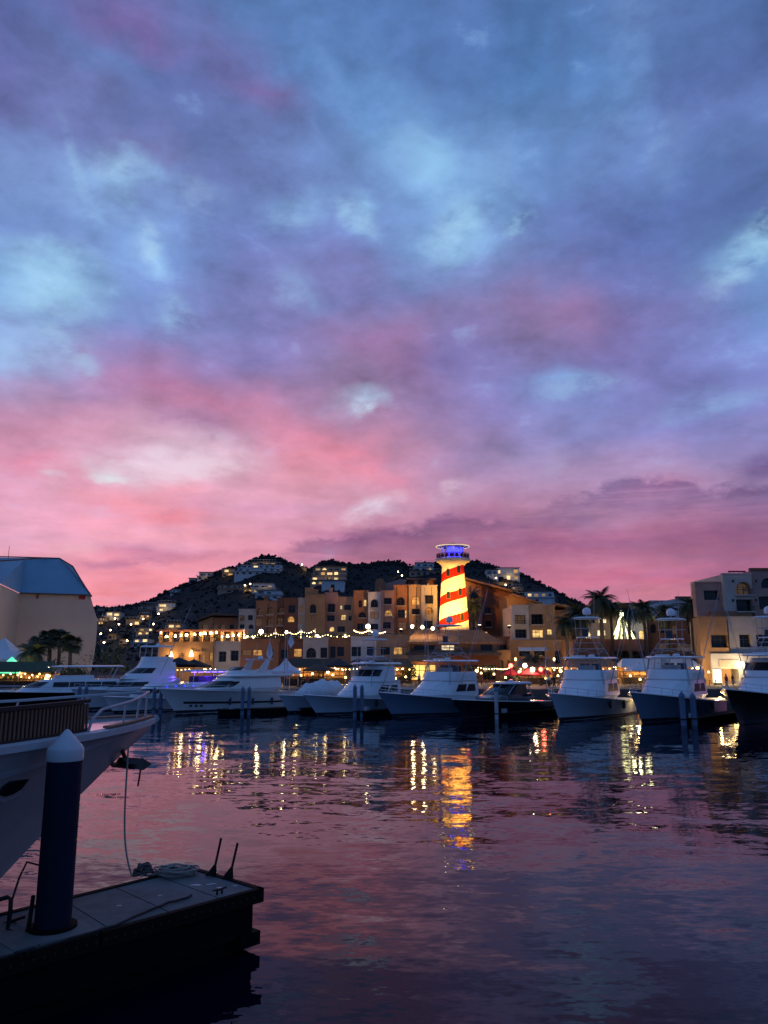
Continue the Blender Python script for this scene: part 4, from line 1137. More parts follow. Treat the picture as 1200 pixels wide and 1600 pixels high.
# ------------------------------------------------------------------ pavilion hall, far left
VY = 150
B = thing('pavilion_hall', 'huge windowless beige hall with a faceted blue-grey roof, far left', 'building', (W(80, 1000, VY).x, VY, GZ))
org = B.location
def pv(px, py, y=0.0):
    q = W(px, py, VY+y); return (q.x-org.x, y, q.z-GZ)
def fl(px, y=0.0):
    q = W(px, 1000, VY+y); return (q.x-org.x, y, 0.0)
b = MB()
frontw = [fl(25), pv(25,1007), pv(31,927.5), pv(141,930.5), pv(150,962), pv(152.5,968), pv(150,1003), pv(146,1034), fl(143)]
n = len(frontw)
back = [(x-24, y+45, z) for x, y, z in frontw]
b.add(frontw + back, [tuple(range(n))] + [(i, i+n, (i+1) % n+n, (i+1) % n) for i in range(n)])
b.build('front_wall', M['pavilion_wall'], B)
b = MB()
lw = [fl(25), pv(25,1007), pv(31,927.5), pv(0,913,-9), pv(-60,886,-24), fl(-60,-24)]
b.add(lw + [(x-2, y+2, z) for x, y, z in lw], [tuple(range(6)), tuple(range(11,5,-1))])
b.build('side_wall', M['pavilion_wall'], B)
b = MB()
e = [pv(-60,885.5,-24.5), pv(0,912,-9.3), pv(31,926.8,-.4), pv(141.4,930,-.4), pv(144.5,931.5,-.2)]
tp = [pv(-60,868,8), pv(0,871,10), pv(40,871.6,10), pv(93,872.2,10), pv(114,885,6)]
k = [(x-24, 50, z) for x, y, z in tp]
vs = e + tp + k + [pv(126,905,3), (pv(126,905,3)[0]-24, 50, pv(126,905,3)[2]), (e[4][0]-24, 50, e[4][2])]
b.add(vs, [(0,1,6,5),(1,2,7,6),(2,3,8,7),(3,4,15,9,8),(5,6,11,10),(6,7,12,11),(7,8,13,12),(8,9,14,13),(9,15,16,14),(15,4,17,16)])
b.build('roof', M['pavilion_roof'], B)
b = MB(); a1, a2 = pv(-60,884.5-.5,-24), pv(72,872.6,9.8)
b.tube([(a1[0],a1[1],a1[2]+.35),(a2[0],a2[1],a2[2]+.15)], .14, 5); b.tube([pv(31,926.8,-.5), pv(141.4,930,-.5)], .16, 5); b.tube([pv(141.4,930,-.3), pv(126,905,2.9), pv(114,885,5.9), pv(93,872.2,9.9), pv(-60,868,7.9)], .12, 5)
b.build('roof_seam', M['roof_slab'], B)
for px, py, w_, h_ in ((59,932,4,7), (128.5,933,9.5,6.5)):
    a, c = pv(px-w_/2, py+h_/2), pv(px+w_/2, py-h_/2)
    b = MB(); b.box(a[0], c[0], -.25, -.02, a[2], c[2]); b.build('vent_hatch', M['awning_red'] if px > 100 else M['rust'], B)
b = MB(); q = pv(13, 871, 10); b.tube([(q[0],10,q[2]-.5),(q[0],10,q[2]+2.4)], .05, 5); b.build('mast', M['iron'], B)

# ------------------------------------------------------------------ boats in the harbour (local x = ahead, y = port, z = up, 0 = waterline)
def plan(xr, xf, w, nose, z, n=7, p=2.2, rw=None):
    rw = w if rw is None else rw
    pts = []
    for i in range(n+1):
        a = PI/2*i/n
        pts.append((xf - nose + nose*math.sin(a)**(2/p), w*max(0, math.cos(a))**(2/p), z))
    left = [(xr, rw, z)] + pts
    right = [(x, -y, z) for x, y, _ in left[::-1]]
    return left + right[1:] if pts[-1][1] < 1e-6 else left + right

class Hull:
    def __init__(s, L, B, hb, hs, rake=.12, full=.35, ent=1.7):
        s.L, s.B, s.hb, s.hs, s.rake, s.full, s.ent = L, B, hb, hs, rake, full, ent
    def sheer(s, u): return s.hs + (s.hb - s.hs)*u**1.7
    def bd(s, u): return max(.03, s.B/2*(.9+.1*min(1, u/.35) if u < s.full else 1 - ((u-s.full)/(1-s.full))**2.7))
    def bw(s, u): return max(.02, s.B/2*.86*(1 if u < .18 else 1 - ((u-.18)/.80)**s.ent)) if u < .98 else .02
    def pt(s, u, t, side=1, off=0.0):
        fl = 1.0 + 1.1*u
        b = s.bw(u) + (s.bd(u)-s.bw(u))*max(0, t)**fl
        if t < 0: b = s.bw(u)*(1+.7*t)
        x = -s.L/2 + u*s.L*(1-s.rake) + s.L*s.rake*u**2.5*t
        z = s.sheer(u)*t if t >= 0 else .6*t
        return (x, side*(b+off), z)
    def x2u(s, x):
        lo, hi = 0.0, 1.0
        for _ in range(30):
            m_ = (lo+hi)/2
            if s.pt(m_, 1)[0] < x: lo = m_
            else: hi = m_
        return lo
    def build(s, root, hull_m, deck_m='gelcoat', rail_m='gelcoat', boot=True, stripe=None):
        us = [i/22 for i in range(23)]
        ts = [1, .86, .7, .52, .35, .18, 0, -.5]
        rings = []
        for u in us:
            r = [s.pt(u, t, 1) for t in ts]
            rings.append(r + [(r[-1][0], 0, -.75)] + [(x, -y, z) for x, y, z in r[::-1]])
        b = MB().loft(rings, caps=False, closed=False)
        b.f.append(tuple(range(len(rings[0])))[::-1])
        h = b.build('hull', M[hull_m], root, True)
        db = MB()
        dr = [[(*s.pt(u, 1, 1)[:2], s.sheer(u)-.04), (s.pt(u, 1)[0], 0, s.sheer(u)+.05), (s.pt(u,1)[0], -s.pt(u,1)[1], s.sheer(u)-.04)] for u in us]
        db.loft(dr, caps=False, closed=False).build('deck', M[deck_m], root, True)
        for sd in (1, -1):
            MB().tube([tuple(a+b_ for a, b_ in zip(s.pt(u, 1, sd), (0, sd*.02, .02))) for u in us], .06, 5).build('rub_rail', M[rail_m], root, True)
        if boot:
            rr = []
            for u in us:
                p = [s.pt(u, t, 1, .012) for t in (.13, .02, -.2)]
                rr.append(p + [(x, -y, z) for x, y, z in p[::-1]])
            bb = MB(); n = 6
            for half in (slice(0, 3), slice(3, 6)):
                bb.loft([r[half] for r in rr], caps=False, closed=False)
            bb.build('boot_stripe', M['boot'], root)
        if stripe:
            t0, t1, m_ = stripe
            bb = MB()
            for sd in (1, -1):
                bb.loft([[s.pt(u, t1, sd, .015), s.pt(u, t0, sd, .015)] for u in us[1:-2]], caps=False, closed=False)
            bb.build('hull_stripe', M[m_], root)
        return h
    def rail(s, root, u0, u1, h=.65, n=7, inset=.12):
        us = [u0 + (u1-u0)*i/12 for i in range(13)]
        def q(u, sd, z): x, y, _ = s.pt(u, 1, sd); return (x - (.1 if u > .97 else 0), sd*max(.02, abs(y)-inset), s.sheer(u)+z)
        path = [q(u, 1, h) for u in us] + [q(u, -1, h) for u in us[::-1]]
        b = MB().tube(path, .022, 5).tube([(x, y, z-h*.5) for x, y, z in path], .014, 4)
        b.build('bow_rail', M['steel'], root)
        for i in range(n):
            u = u0 + (u1-u0)*i/(n-1)
            for sd in (1, -1):
                MB().tube([q(u, sd, -.02), q(u, sd, h)], .018, 4).build('stanchion', M['steel'], root)

def side_panes(root, x0, x1, z0, z1, w, n, m='glass_dark', slope=.0, gap=.08, name='side_window', lean=0.0):
    """n panes each side; slope slants the ends, lean brings the top inboard"""
    for sd in (1, -1):
        for i in range(n):
            a = x0 + (x1-x0)*i/n + gap/2; b = x0 + (x1-x0)*(i+1)/n - gap/2
            y = sd*(w+.012); y2 = sd*(w+.012-lean)
            MB().add([(a, y, z0), (b, y, z0), (b-slope, y2, z1), (a-(slope if i else 0)*.6, y2, z1)] + [(a, y-sd*.05, z0), (b, y-sd*.05, z0), (b-slope, y2-sd*.05, z1), (a-(slope if i else 0)*.6, y2-sd*.05, z1)],
                     [(0,1,2,3), (7,6,5,4), (0,4,5,1), (1,5,6,2), (2,6,7,3), (3,7,4,0)]).build(name, M[m], root)

def band(root, r0, r1, m, name, off=.02, j0=None, j1=None):
    """a glazed band wrapped round the front of a lofted deckhouse"""
    n = len(r0)
    j0 = 1 if j0 is None else j0; j1 = n-2 if j1 is None else j1
    def o(p):
        v = Vector((p[0], p[1], 0)); c = Vector((p[0]-abs(p[0])*.0-2.0, 0, 0))
        d = (v-c).normalized()*off
        return (p[0]+d.x, p[1]+d.y, p[2])
    b = MB()
    b.loft([[o(p) for p in r0[j0:j1+1]], [o(p) for p in r1[j0:j1+1]]], caps=False, closed=False)
    b.build(name, M[m], root, True)
    for j in range(j0, j1+1, 3):
        MB().tube([o(o(r0[j])), o(o(r1[j]))], .035, 4).build('window_post', M['alu_white'], root)
def lerp_ring(a, b, t):
    return [tuple(p+(q-p)*t for p, q in zip(x, y)) for x, y in zip(a, b)]

def sport_tower(root, zh, ztop, xb=-1.6, wbot=1.85, m='alu_white', shade='canvas_white', dome=True):
    tops, bots = [], []
    for sx, sy in ((1,1),(1,-1),(-1,1),(-1,-1)):
        b0 = (xb + (2.0 if sx > 0 else -2.2), sy*wbot, zh-2.3); kn = (xb + (1.3 if sx > 0 else -1.4), sy*1.35, zh+.4); t0 = (xb + (.55 if sx > 0 else -.65), sy*.62, ztop-1.2)
        MB().tube([b0, kn, t0], .036, 6).build('tower_leg', M[m], root, True)
    def at(k, sx, sy):
        kn = Vector((xb + (1.3 if sx > 0 else -1.4), sy*1.35, zh+.4)); t0 = Vector((xb + (.55 if sx > 0 else -.65), sy*.62, ztop-1.2))
        return kn.lerp(t0, k)
    for k in (.35, .68):
        c = [at(k, 1, 1), at(k, 1, -1), at(k, -1, -1), at(k, -1, 1)]
        MB().tube(c, .024, 5, True).build('tower_brace', M[m], root)
    for sy in (1, -1):
        MB().tube([at(.02, 1, sy), at(.35, -1, sy)], .019, 4).build('tower_brace', M[m], root)
        MB().tube([at(.02, -1, sy), at(.35, 1, sy)], .019, 4).build('tower_brace', M[m], root)
        MB().tube([at(.35, 1, sy), at(.68, -1, sy)], .017, 4).build('tower_brace', M[m], root)
    MB().tube([at(.02, 1, 1), at(.35, 1, -1)], .019, 4).build('tower_brace', M[m], root)
    MB().tube([at(.02, 1, -1), at(.35, 1, 1)], .019, 4).build('tower_brace', M[m], root)
    # crow's nest: floor, belly ring, shade on four posts
    zf = ztop-1.2
    MB().loft([plan(xb-.85, xb+.8, .8, .5, zf-.05), plan(xb-.85, xb+.8, .8, .5, zf+.05)]).build('tower_floor', M['gelcoat'], root)
    MB().tube(plan(xb-.95, xb+.95, .92, .6, zf+.85)[:-1], .03, 5, True).build('belly_rail', M[m], root)
    MB().box(xb+.25, xb+.5, -.22, .22, zf+.05, zf+.7).build('tower_helm', M['canvas_dark'], root)
    for sx, sy in ((1,1),(1,-1),(-1,1),(-1,-1)):
        MB().tube([(xb+sx*.7, sy*.7, zf), (xb+sx*.75, sy*.75, ztop+.55)], .028, 4).build('shade_post', M[m], root)
    MB().loft([plan(xb-1.1, xb+1.05, 1.0, .6, ztop+.55), plan(xb-1.1, xb+1.1, 1.05, .6, ztop+.62), plan(xb-.9, xb+.85, .8, .5, ztop+.74)]).build('sunshade', M[shade], root, True)
    if dome:
        MB().tube([(xb-.3, 0, ztop+.7), (xb-.3, 0, ztop+1.0)], .06, 6).build('dome_post', M[m], root)
        MB().lathe([(.30, 0), (.36, .18), (.36, .38), (.27, .58), (.1, .68)], 14, (xb-.3, 0, ztop+.98)).build('radar_dome', M['gelcoat'], root, True)
    MB().tube([(xb-.7, .5, ztop+.7), (xb-1.0, .55, ztop+3.4)], [.025, .008], 4).build('antenna', M[m], root)

def outriggers(root, x, w, z, L, spread=.22, rake=-.18):
    for sd in (1, -1):
        a = Vector((x, sd*w, z)); d = Vector((rake, sd*spread, 1)).normalized()
        MB().tube([a, a+d*L*.5, a+d*L], [.04, .03, .012], 5).build('outrigger', M['alu_white'], root)
        MB().tube([a+d*.2, a+d*L*.45+Vector((-.05, sd*.3, 0)), a+d*L*.92], .008, 3).build('outrigger_stay', M['steel'], root)

def place(px, Y, phi_deg):
    p = W(px, 1110, Y)
    return (p.x, Y, 0.0), -(PI/2 + math.radians(phi_deg))

def sportfisher(name, label, px, Y, phi, L=17.0, B=5.0, hb=2.45, hs=1.25, hull_m='hull_mid_blue', style='fly', tower=10.2, shade='canvas_white', lit=False, riggers=9.0, sc=1.12, wide=1.13, group='sport fishing boats'):
    loc, rz = place(px, Y, phi)
    R = thing(name, label, 'boat', loc, rz, group)
    R.scale = (sc, sc*wide, sc)
    H = Hull(L, B, hb, hs)
    H.build(R, hull_m)
    H.rail(R, .62, .985, .62, 6)
    k = L/17.0
    zd = H.sheer(.45)
    # long sloping foredeck trunk and deckhouse
    r0 = plan(-4.0*k, 3.0*k, 1.35, 3.4*k, zd-.25); r1 = plan(-4.0*k, 3.3*k, 1.95, 3.4*k, zd+.45); r2 = plan(-4.0*k, 2.1*k, 1.9, 2.4*k, zd+1.15); r3 = plan(-4.0*k, 1.3*k, 1.82, 1.9*k, zd+1.7); r4 = plan(-4.0*k, 1.15*k, 1.80, 1.8*k, zd+1.85)
    MB().loft([r0, r1, r2, r3, r4]).build('deckhouse', M['gelcoat'], R, True)
    MB().tube([tuple(p) for p in plan(-4.0*k, 1.2*k, 1.86, 1.85*k, zd+1.86)][:-1], .06, 5).build('deckhouse_trim', M['gelcoat_warm'], R, True)
    side_panes(R, -3.6*k, -.4*k, zd+.75, zd+1.45, 1.93, 2, 'tinted_glass', .5, .1, lean=.06)
    zf = zd+1.86
    for i in range(5):   # handrails on the trunk
        pass
    for sd in (1, -1):
        MB().tube([(3.2*k, sd*1.0, zd+.62), (2.0*k, sd*1.35, zd+1.28), (.6*k, sd*1.6, zd+1.8)], .02, 4).build('grab_rail', M['steel'], R)
    hz = zf + (1.85 if style == 'fly' else 1.8)
    if style == 'fly':
        f0 = plan(-3.9*k, 1.2*k, 1.78, 1.9*k, zf); f1 = plan(-3.9*k, .9*k, 1.86, 1.8*k, zf+.55); f2 = plan(-3.9*k, .65*k, 1.84, 1.7*k, zf+.85)
        MB().loft([f0, f1, f2]).build('flybridge', M['gelcoat'], R, True)
        e1 = plan(-3.8*k, .45*k, 1.72, 1.5*k, hz-.05)
        band(R, f2, e1, 'clear_vinyl' if not lit else 'clear_vinyl', 'bridge_enclosure', .0)
        MB().obox((-1.2*k, 0, zf+.7), (.8, 1.3, 1.1)).build('helm_console', M['gelcoat'], R)
        MB().obox((-2.4*k, .5, zf+.75), (.6, .6, 1.3)).build('helm_chair', M['canvas_dark'], R)
        MB().obox((-2.4*k, -.5, zf+.75), (.6, .6, 1.3)).build('helm_chair', M['canvas_dark'], R)
    else:
        f0 = plan(-3.4*k, 1.0*k, 1.72, 1.7*k, zf); f1 = plan(-3.4*k, .75*k, 1.72, 1.6*k, zf+.5); f2 = plan(-3.4*k, -.2*k, 1.58, 1.4*k, zf+1.3); f3 = plan(-3.4*k, -.35*k, 1.52, 1.3*k, zf+1.65)
        MB().loft([f0, f1, f2, f3]).build('enclosed_bridge', M['gelcoat'], R, True)
        band(R, lerp_ring(f1, f2, .05), lerp_ring(f1, f2, .95), 'glass_dark', 'bridge_window', .025)
    MB().loft([plan(-4.2*k, .75*k, 1.85, 1.5*k, hz), plan(-4.2*k, .85*k, 1.92, 1.5*k, hz+.08), plan(-4.1*k, .6*k, 1.7, 1.4*k, hz+.2)]).build('hardtop', M['gelcoat'], R, True)
    MB().lathe([(.28, 0), (.3, .1), (.2, .22)], 12, (-.8*k, .6, hz+.2)).build('radar_dome', M['gelcoat'], R, True)
    MB().obox((-.8*k, -.55, hz+.28), (.12, 1.2, .14)).build('radar_scanner', M['gelcoat'], R)
    for i in range(5):   # rods standing in the hardtop holders
        y = -1.2 + .6*i
        MB().tube([(-3.9*k, y, hz+.1), (-4.25*k, y*1.05, hz+1.2), (-4.5*k, y*1.08, hz+2.3)], [.03, .016, .006], 4).build('fishing_rod', M['iron'], R)
    if tower:
        sport_tower(R, hz, tower, -1.7*k, 1.88, shade=shade)
    if riggers:
        outriggers(R, -1.2*k, 1.95, zd+1.4, riggers)
    # cockpit: coaming, fighting chair, ladder
    MB().tube([(-L/2+.1, -B*.43, zd-.2), (-L/2+.1, B*.43, zd-.2)], .09, 6).build('transom_rail', M['gelcoat'], R)
    c = MB().lathe([(.25, 0), (.08, .1), (.08, .6)], 8, (-L/2+2.4, 0, zd-.6)); c.obox((-L/2+2.4, 0, zd+.08), (.6, .6, .12)).obox((-L/2+2.7, 0, zd+.45), (.1, .6, .7)); c.build('fighting_chair', M['dark_wood'], R)
    lad = MB()
    for sd in (-.2, .2): lad.tube([(-4.3*k, 1.2+sd, zd-.4), (-4.05*k, 1.2+sd, zf+.9)], .022, 4)
    for i in range(7): lad.tube([(-4.28*k+.03*i, 1.0, zd-.2+.33*i), (-4.28*k+.03*i, 1.4, zd-.2+.33*i)], .018, 4)
    lad.build('ladder', M['steel'], R)
    for u in (.35, .55):
        x, y, z = H.pt(u, .75, 1, .16)
        MB().lathe([(.05, -.42), (.13, -.34), (.15, 0), (.13, .34), (.05, .42)], 10, (x, y, z)).build('fender', M['boot'], R, True)
    x, y, z = H.pt(.965, 1)
    an = MB().tube([(x-.5, 0, z+.08), (x+.25, 0, z+.05)], .04, 5); an.prism([(x+.05, -.2, z-.02), (x+.3, 0, z+.02), (x+.05, .2, z-.02), (x+.12, 0, z-.16)], .03, (0,0,1))
    an.build('anchor', M['steel'], R)
    return R, H

# --- right to left along the berths
R, H = sportfisher('sport_fishing_boat', 'black hulled fishing yacht with tall white decks, cut off by the right edge', 1202, 78, 44, 19.5, 5.6, 2.9, 1.5, 'hull_black', 'enclosed', 8.4, riggers=9)
p = (0, 0)
R, H = sportfisher('sport_fishing_boat', 'blue hulled fishing boat with a radar ball crowning its tall tower, beside the black hull', 1046, 80, 40, 17, 5.0, 2.55, 1.3, 'hull_mid_blue', 'fly', 8.3, riggers=9.5)
R, H = sportfisher('sport_fishing_boat', 'blue-grey hulled fishing boat whose side glitters with golden light, under the tall palm', 913, 82, 34, 16.5, 4.9, 2.4, 1.25, 'hull_pale_blue', 'fly', 8.5, riggers=8)
R, H = sportfisher('sport_fishing_boat', 'blue hulled fishing boat with a clear bridge enclosure, right below the lighthouse', 684, 86, 48, 16.5, 5.0, 2.4, 1.25, 'hull_mid_blue', 'fly', 8.4, riggers=11.0, sc=1.06)
R, H = sportfisher('sport_fishing_boat', 'white fishing boat with raked dark bridge windows and a lattice tower, left of the lighthouse', 566, 88, 50, 15.5, 4.9, 2.1, 1.25, 'hull_pale_blue', 'enclosed', 7.2, riggers=5, sc=1.03)

# --- dark express cruiser
loc, rz = place(778, 83, 46)
R = thing('express_cruiser', 'low dark navy cruiser with a sleek hardtop and raked windscreen, between two fishing boats', 'boat', loc, rz)
H = Hull(14.5, 4.5, 1.95, 1.35); H.build(R, 'hull_navy', 'gelcoat'); H.rail(R, .6, .98, .5, 6)
zd = 1.5
r0 = plan(-4, 3.0, 1.2, 3.4, zd-.1); r1 = plan(-4, 3.2, 1.65, 3.6, zd+.45); r2 = plan(-4, 1.9, 1.6, 2.6, zd+.75)
MB().loft([r0, r1, r2]).build('coachroof', M['hull_navy'], R, True)
w0 = plan(-3.2, 1.9, 1.6, 2.5, zd+.74); w1 = plan(-3.2, -.2, 1.35, 1.7, zd+1.75)
MB().loft([w0, w1]).build('windscreen', M['glass_dark'], R, True)
MB().loft([plan(-4.2, 0.0, 1.42, 1.7, zd+1.74), plan(-4.3, .1, 1.46, 1.8, zd+1.82), plan(-4.1, -.4, 1.2, 1.5, zd+1.98)]).build('hardtop', M['hull_grey'], R, True)
for sd in (1, -1):
    MB().tube([(1.7, sd*.5, zd+.78), (-.3, sd*.42, zd+1.76)], .04, 4).build('window_post', M['alu_white'], R)
    MB().tube([(.2, sd*1.55, zd+.76), (-1.3, sd*1.36, zd+1.76)], .05, 4).build('window_post', M['alu_white'], R)
    MB().tube([(-4.4, sd*1.5, zd+.3), (-3.4, sd*1.45, zd+1.8)], .07, 4).build('arch_leg', M['hull_grey'], R)
MB().lathe([(.28, 0), (.3, .1), (.2, .22)], 12, (-2.4, 0, zd+1.98)).build('radar_dome', M['gelcoat'], R, True)
for i, y in enumerate((-.6, .6)):
    MB().obox((-1.2, y, zd+.9), (.6, .6, .9)).build('helm_chair', M['canvas_white'], R)

# --- big white motor yacht seen from its side
loc, rz = place(352, 91, 43)
R = thing('motor_yacht', 'large white motor yacht seen side on, with a dark hull stripe and aft canopy', 'boat', loc, rz)
H = Hull(17.5, 4.9, 2.7, 2.0, .13); H.build(R, 'gelcoat_warm', 'gelcoat', 'steel', True, (.40, .50, 'boot')); H.rail(R, .5, .985, .6, 8)
zd = 2.05
r0 = plan(-6.6, 3.6, 1.6, 4.2, zd-.05); r1 = plan(-6.6, 3.9, 2.0, 4.2, zd+.5); r2 = plan(-6.6, 1.4, 1.8, 2.6, zd+1.45); r3 = plan(-6.6, .9, 1.72, 2.2, zd+1.75)
MB().loft([r0, r1, r2, r3]).build('saloon', M['gelcoat_warm'], R, True)
band(R, lerp_ring(r1, r2, .2), lerp_ring(r1, r2, .92), 'glass_dark', 'windscreen', .03, 3)
side_panes(R, -.6, 1.1, zd+.72, zd+1.3, 1.9, 1, 'glass_dark', .5, .1, lean=.1)
side_panes(R, -2.0, -.8, zd+.72, zd+1.3, 1.9, 1, 'glass_dark', .3, .1, lean=.1)
side_panes(R, -6.2, -2.6, zd+.5, zd+1.15, 1.93, 2, 'glass_dark', .3, .06, lean=.1)
MB().loft([plan(-8.2, .8, 2.0, 2.0, zd+1.76), plan(-8.3, .9, 2.05, 2.1, zd+1.9), plan(-8.2, .2, 1.95, 2.0, zd+2.1)]).build('flybridge_deck', M['gelcoat_warm'], R, True)
MB().loft([plan(-5.4, .1, 1.75, 1.9, zd+2.08), plan(-5.4, -.6, 1.62, 1.6, zd+2.55)]).build('flybridge_coaming', M['gelcoat_warm'], R, True)
band(R, plan(-5.0, -.55, 1.6, 1.55, zd+2.55), plan(-5.0, -1.2, 1.5, 1.4, zd+2.9), 'glass_dark', 'flybridge_screen', .0, 4)
for sd in (1, -1):
    MB().prism([(-4.4, sd*1.6, zd+2.1), (-3.0, sd*1.6, zd+2.1), (-4.3, sd*1.55, zd+3.7), (-5.0, sd*1.55, zd+3.7)], .14, (0,1,0)).build('arch_leg', M['gelcoat_warm'], R)
    MB().tube([(-7.9, sd*1.9, zd+.0), (-7.9, sd*1.9, zd+1.8)], .06, 6).build('canopy_post', M['steel'], R)
MB().loft([plan(-5.4, -3.4, 1.65, .6, zd+3.7), plan(-5.5, -3.3, 1.7, .6, zd+3.86)]).build('radar_arch', M['gelcoat_warm'], R, True)
MB().lathe([(.32, 0), (.34, .12), (.2, .3)], 12, (-4.4, .6, zd+3.86)).build('radar_dome', M['gelcoat'], R, True)
MB().tube([(-4.4, -.6, zd+3.8), (-4.9, -.6, zd+6.0)], [.03, .01], 4).build('antenna', M['alu_white'], R)
MB().loft([plan(-8.6, -5.2, 1.9, .4, zd+2.35), plan(-8.6, -5.2, 1.9, .4, zd+2.42)]).build('aft_canopy', M['canvas_white'], R)
for u in (.25, .42, .6):
    x, y, z = H.pt(u, .5, 1, .17)
    MB().lathe([(.05, -.4), (.14, -.3), (.15, 0), (.14, .3), (.05, .4)], 10, (x, y, z)).build('fender', M['canvas_dark'], R, True)
for i in range(3):
    x, y, z = H.pt(.80+.035*i, .32, 1, .02)
    MB().obox((x, y-.02, z), (.3, .12, .22), math.radians(-22)).build('porthole', M['glass_dark'], R)

# --- boat under a white tarpaulin
loc, rz = place(503, 91, 40)
R = thing('covered_boat', 'white boat with its foredeck heaped under pale tarpaulin, between yacht and fishing boat', 'boat', loc, rz)
H = Hull(13.5, 4.4, 2.0, 1.4); H.build(R, 'hull_pale_blue'); H.rail(R, .55, .98, .5, 6)
rings = []
for i in range(15):
    x = -4.5 + 8.6*i/14
    hgt = 1.75*math.sin(PI*(i+.7)/15.2)**.55*(1+.18*math.sin(i*1.9)); wd = 1.75*math.sin(PI*(i+.8)/15.6)**.5
    rings.append([(x + .06*math.sin(k*2.1+i), wd*math.cos(PI*k/12)*(1+.05*math.sin(k*3+i*1.3)), 1.55 + hgt*math.sin(PI*k/12)**.7*(1+.07*math.sin(k*2.3+i*.9))) for k in range(13)])
MB().loft(rings, True, True).build('tarpaulin', M['canvas_white'], R, 'all')
r0 = plan(-5.6, -2.4, 1.7, .8, 1.4); r1 = plan(-5.6, -2.8, 1.6, .8, 2.7)
MB().loft([r0, r1]).build('wheelhouse', M['gelcoat'], R, True)
band(R, lerp_ring(r0, r1, .5), lerp_ring(r0, r1, .9), 'glass_dark', 'windscreen', .03)
MB().loft([plan(-5.8, -2.4, 1.8, .9, 2.72), plan(-5.8, -2.4, 1.8, .9, 2.84)]).build('hardtop', M['gelcoat'], R, True)

# --- flybridge yacht at the left
loc, rz = place(207, 97, 36)
R = thing('motor_yacht', 'white flybridge yacht with two tiers of dark windscreens, in front of the hillside lights', 'boat', loc, rz)
H = Hull(17, 4.9, 2.5, 1.7, .13); H.build(R, 'gelcoat', 'gelcoat'); H.rail(R, .5, .985, .6, 7)
zd = 1.95
r0 = plan(-5.5, 3.4, 1.5, 3.8, zd-.1); r1 = plan(-5.5, 3.6, 1.95, 3.8, zd+.5); r2 = plan(-5.5, 1.9, 1.85, 2.8, zd+1.25); r3 = plan(-5.5, 1.5, 1.8, 2.4, zd+1.5)
MB().loft([r0, r1, r2, r3]).build('saloon', M['gelcoat'], R, True)
band(R, lerp_ring(r1, r2, .15), lerp_ring(r1, r2, .9), 'glass_dark', 'windscreen', .03)
q0 = plan(-5, 1.9, 1.75, 2.6, zd+1.5); q1 = plan(-5, 1.0, 1.7, 2.2, zd+2.1); q2 = plan(-5, -.6, 1.55, 1.6, zd+2.95); q3 = plan(-5, -1.0, 1.5, 1.5, zd+3.5)
MB().loft([q0, q1, q2, q3]).build('pilothouse', M['gelcoat'], R, True)
band(R, lerp_ring(q1, q2, .1), lerp_ring(q1, q2, .85), 'glass_dark', 'bridge_window', .03)
MB().loft([plan(-4.6, -1.0, 1.45, 1.3, zd+3.5), plan(-4.6, -1.3, 1.5, 1.2, zd+4.2)]).build('flybridge', M['gelcoat'], R, True)
for sx, sy in ((-1.5,1.2),(-1.5,-1.2),(-4.3,1.2),(-4.3,-1.2)):
    MB().tube([(sx, sy, zd+4.1), (sx, sy, zd+5.4)], .04, 5).build('canopy_post', M['steel'], R)
MB().loft([plan(-4.7, -1.0, 1.45, 1.2, zd+5.4), plan(-4.5, -1.2, 1.2, 1.0, zd+5.6)]).build('bimini', M['canvas_white'], R, True)
MB().lathe([(.28, 0), (.3, .12), (.2, .26)], 12, (-3.0, .4, zd+5.6)).build('radar_dome', M['gelcoat'], R, True)
outriggers(R, -2.5, 1.8, zd+2, 10, .25, -.3)

# --- small white cruiser with blue lights
loc, rz = place(232, 91, 41)
R = thing('cabin_cruiser', 'small white cabin cruiser with a long dark side window, left of the big yacht', 'boat', loc, rz)
H = Hull(11.5, 4.0, 1.8, 1.3); H.build(R, 'gelcoat'); H.rail(R, .55, .98, .5, 6)
r0 = plan(-4, 2.3, 1.25, 2.8, 1.35); r1 = plan(-4, 2.4, 1.6, 2.8, 1.85); r2 = plan(-4, .8, 1.45, 1.8, 2.6); r3 = plan(-4, .4, 1.4, 1.6, 2.8)
MB().loft([r0, r1, r2, r3]).build('cabin', M['gelcoat'], R, True)
band(R, lerp_ring(r1, r2, .1), lerp_ring(r1, r2, .9), 'glass_dark', 'windscreen', .03, 3)
side_panes(R, -3.6, .3, 1.95, 2.45, 1.55, 3, 'glass_dark', .2, .08, lean=.1)
MB().loft([plan(-5.0, .5, 1.55, 1.6, 2.81), plan(-5.0, .3, 1.45, 1.5, 2.95)]).build('hardtop', M['gelcoat'], R, True)
for i in range(4):
    MB().ball((-4.9+1.2*i, 1.57, 2.74), .07, 6, 4).build('deck_light', M['led_blue'], R)
lamp('deck_glow', (-4.6, 1.4, 2.2), (.1, .1, 1), 60, R, .1)

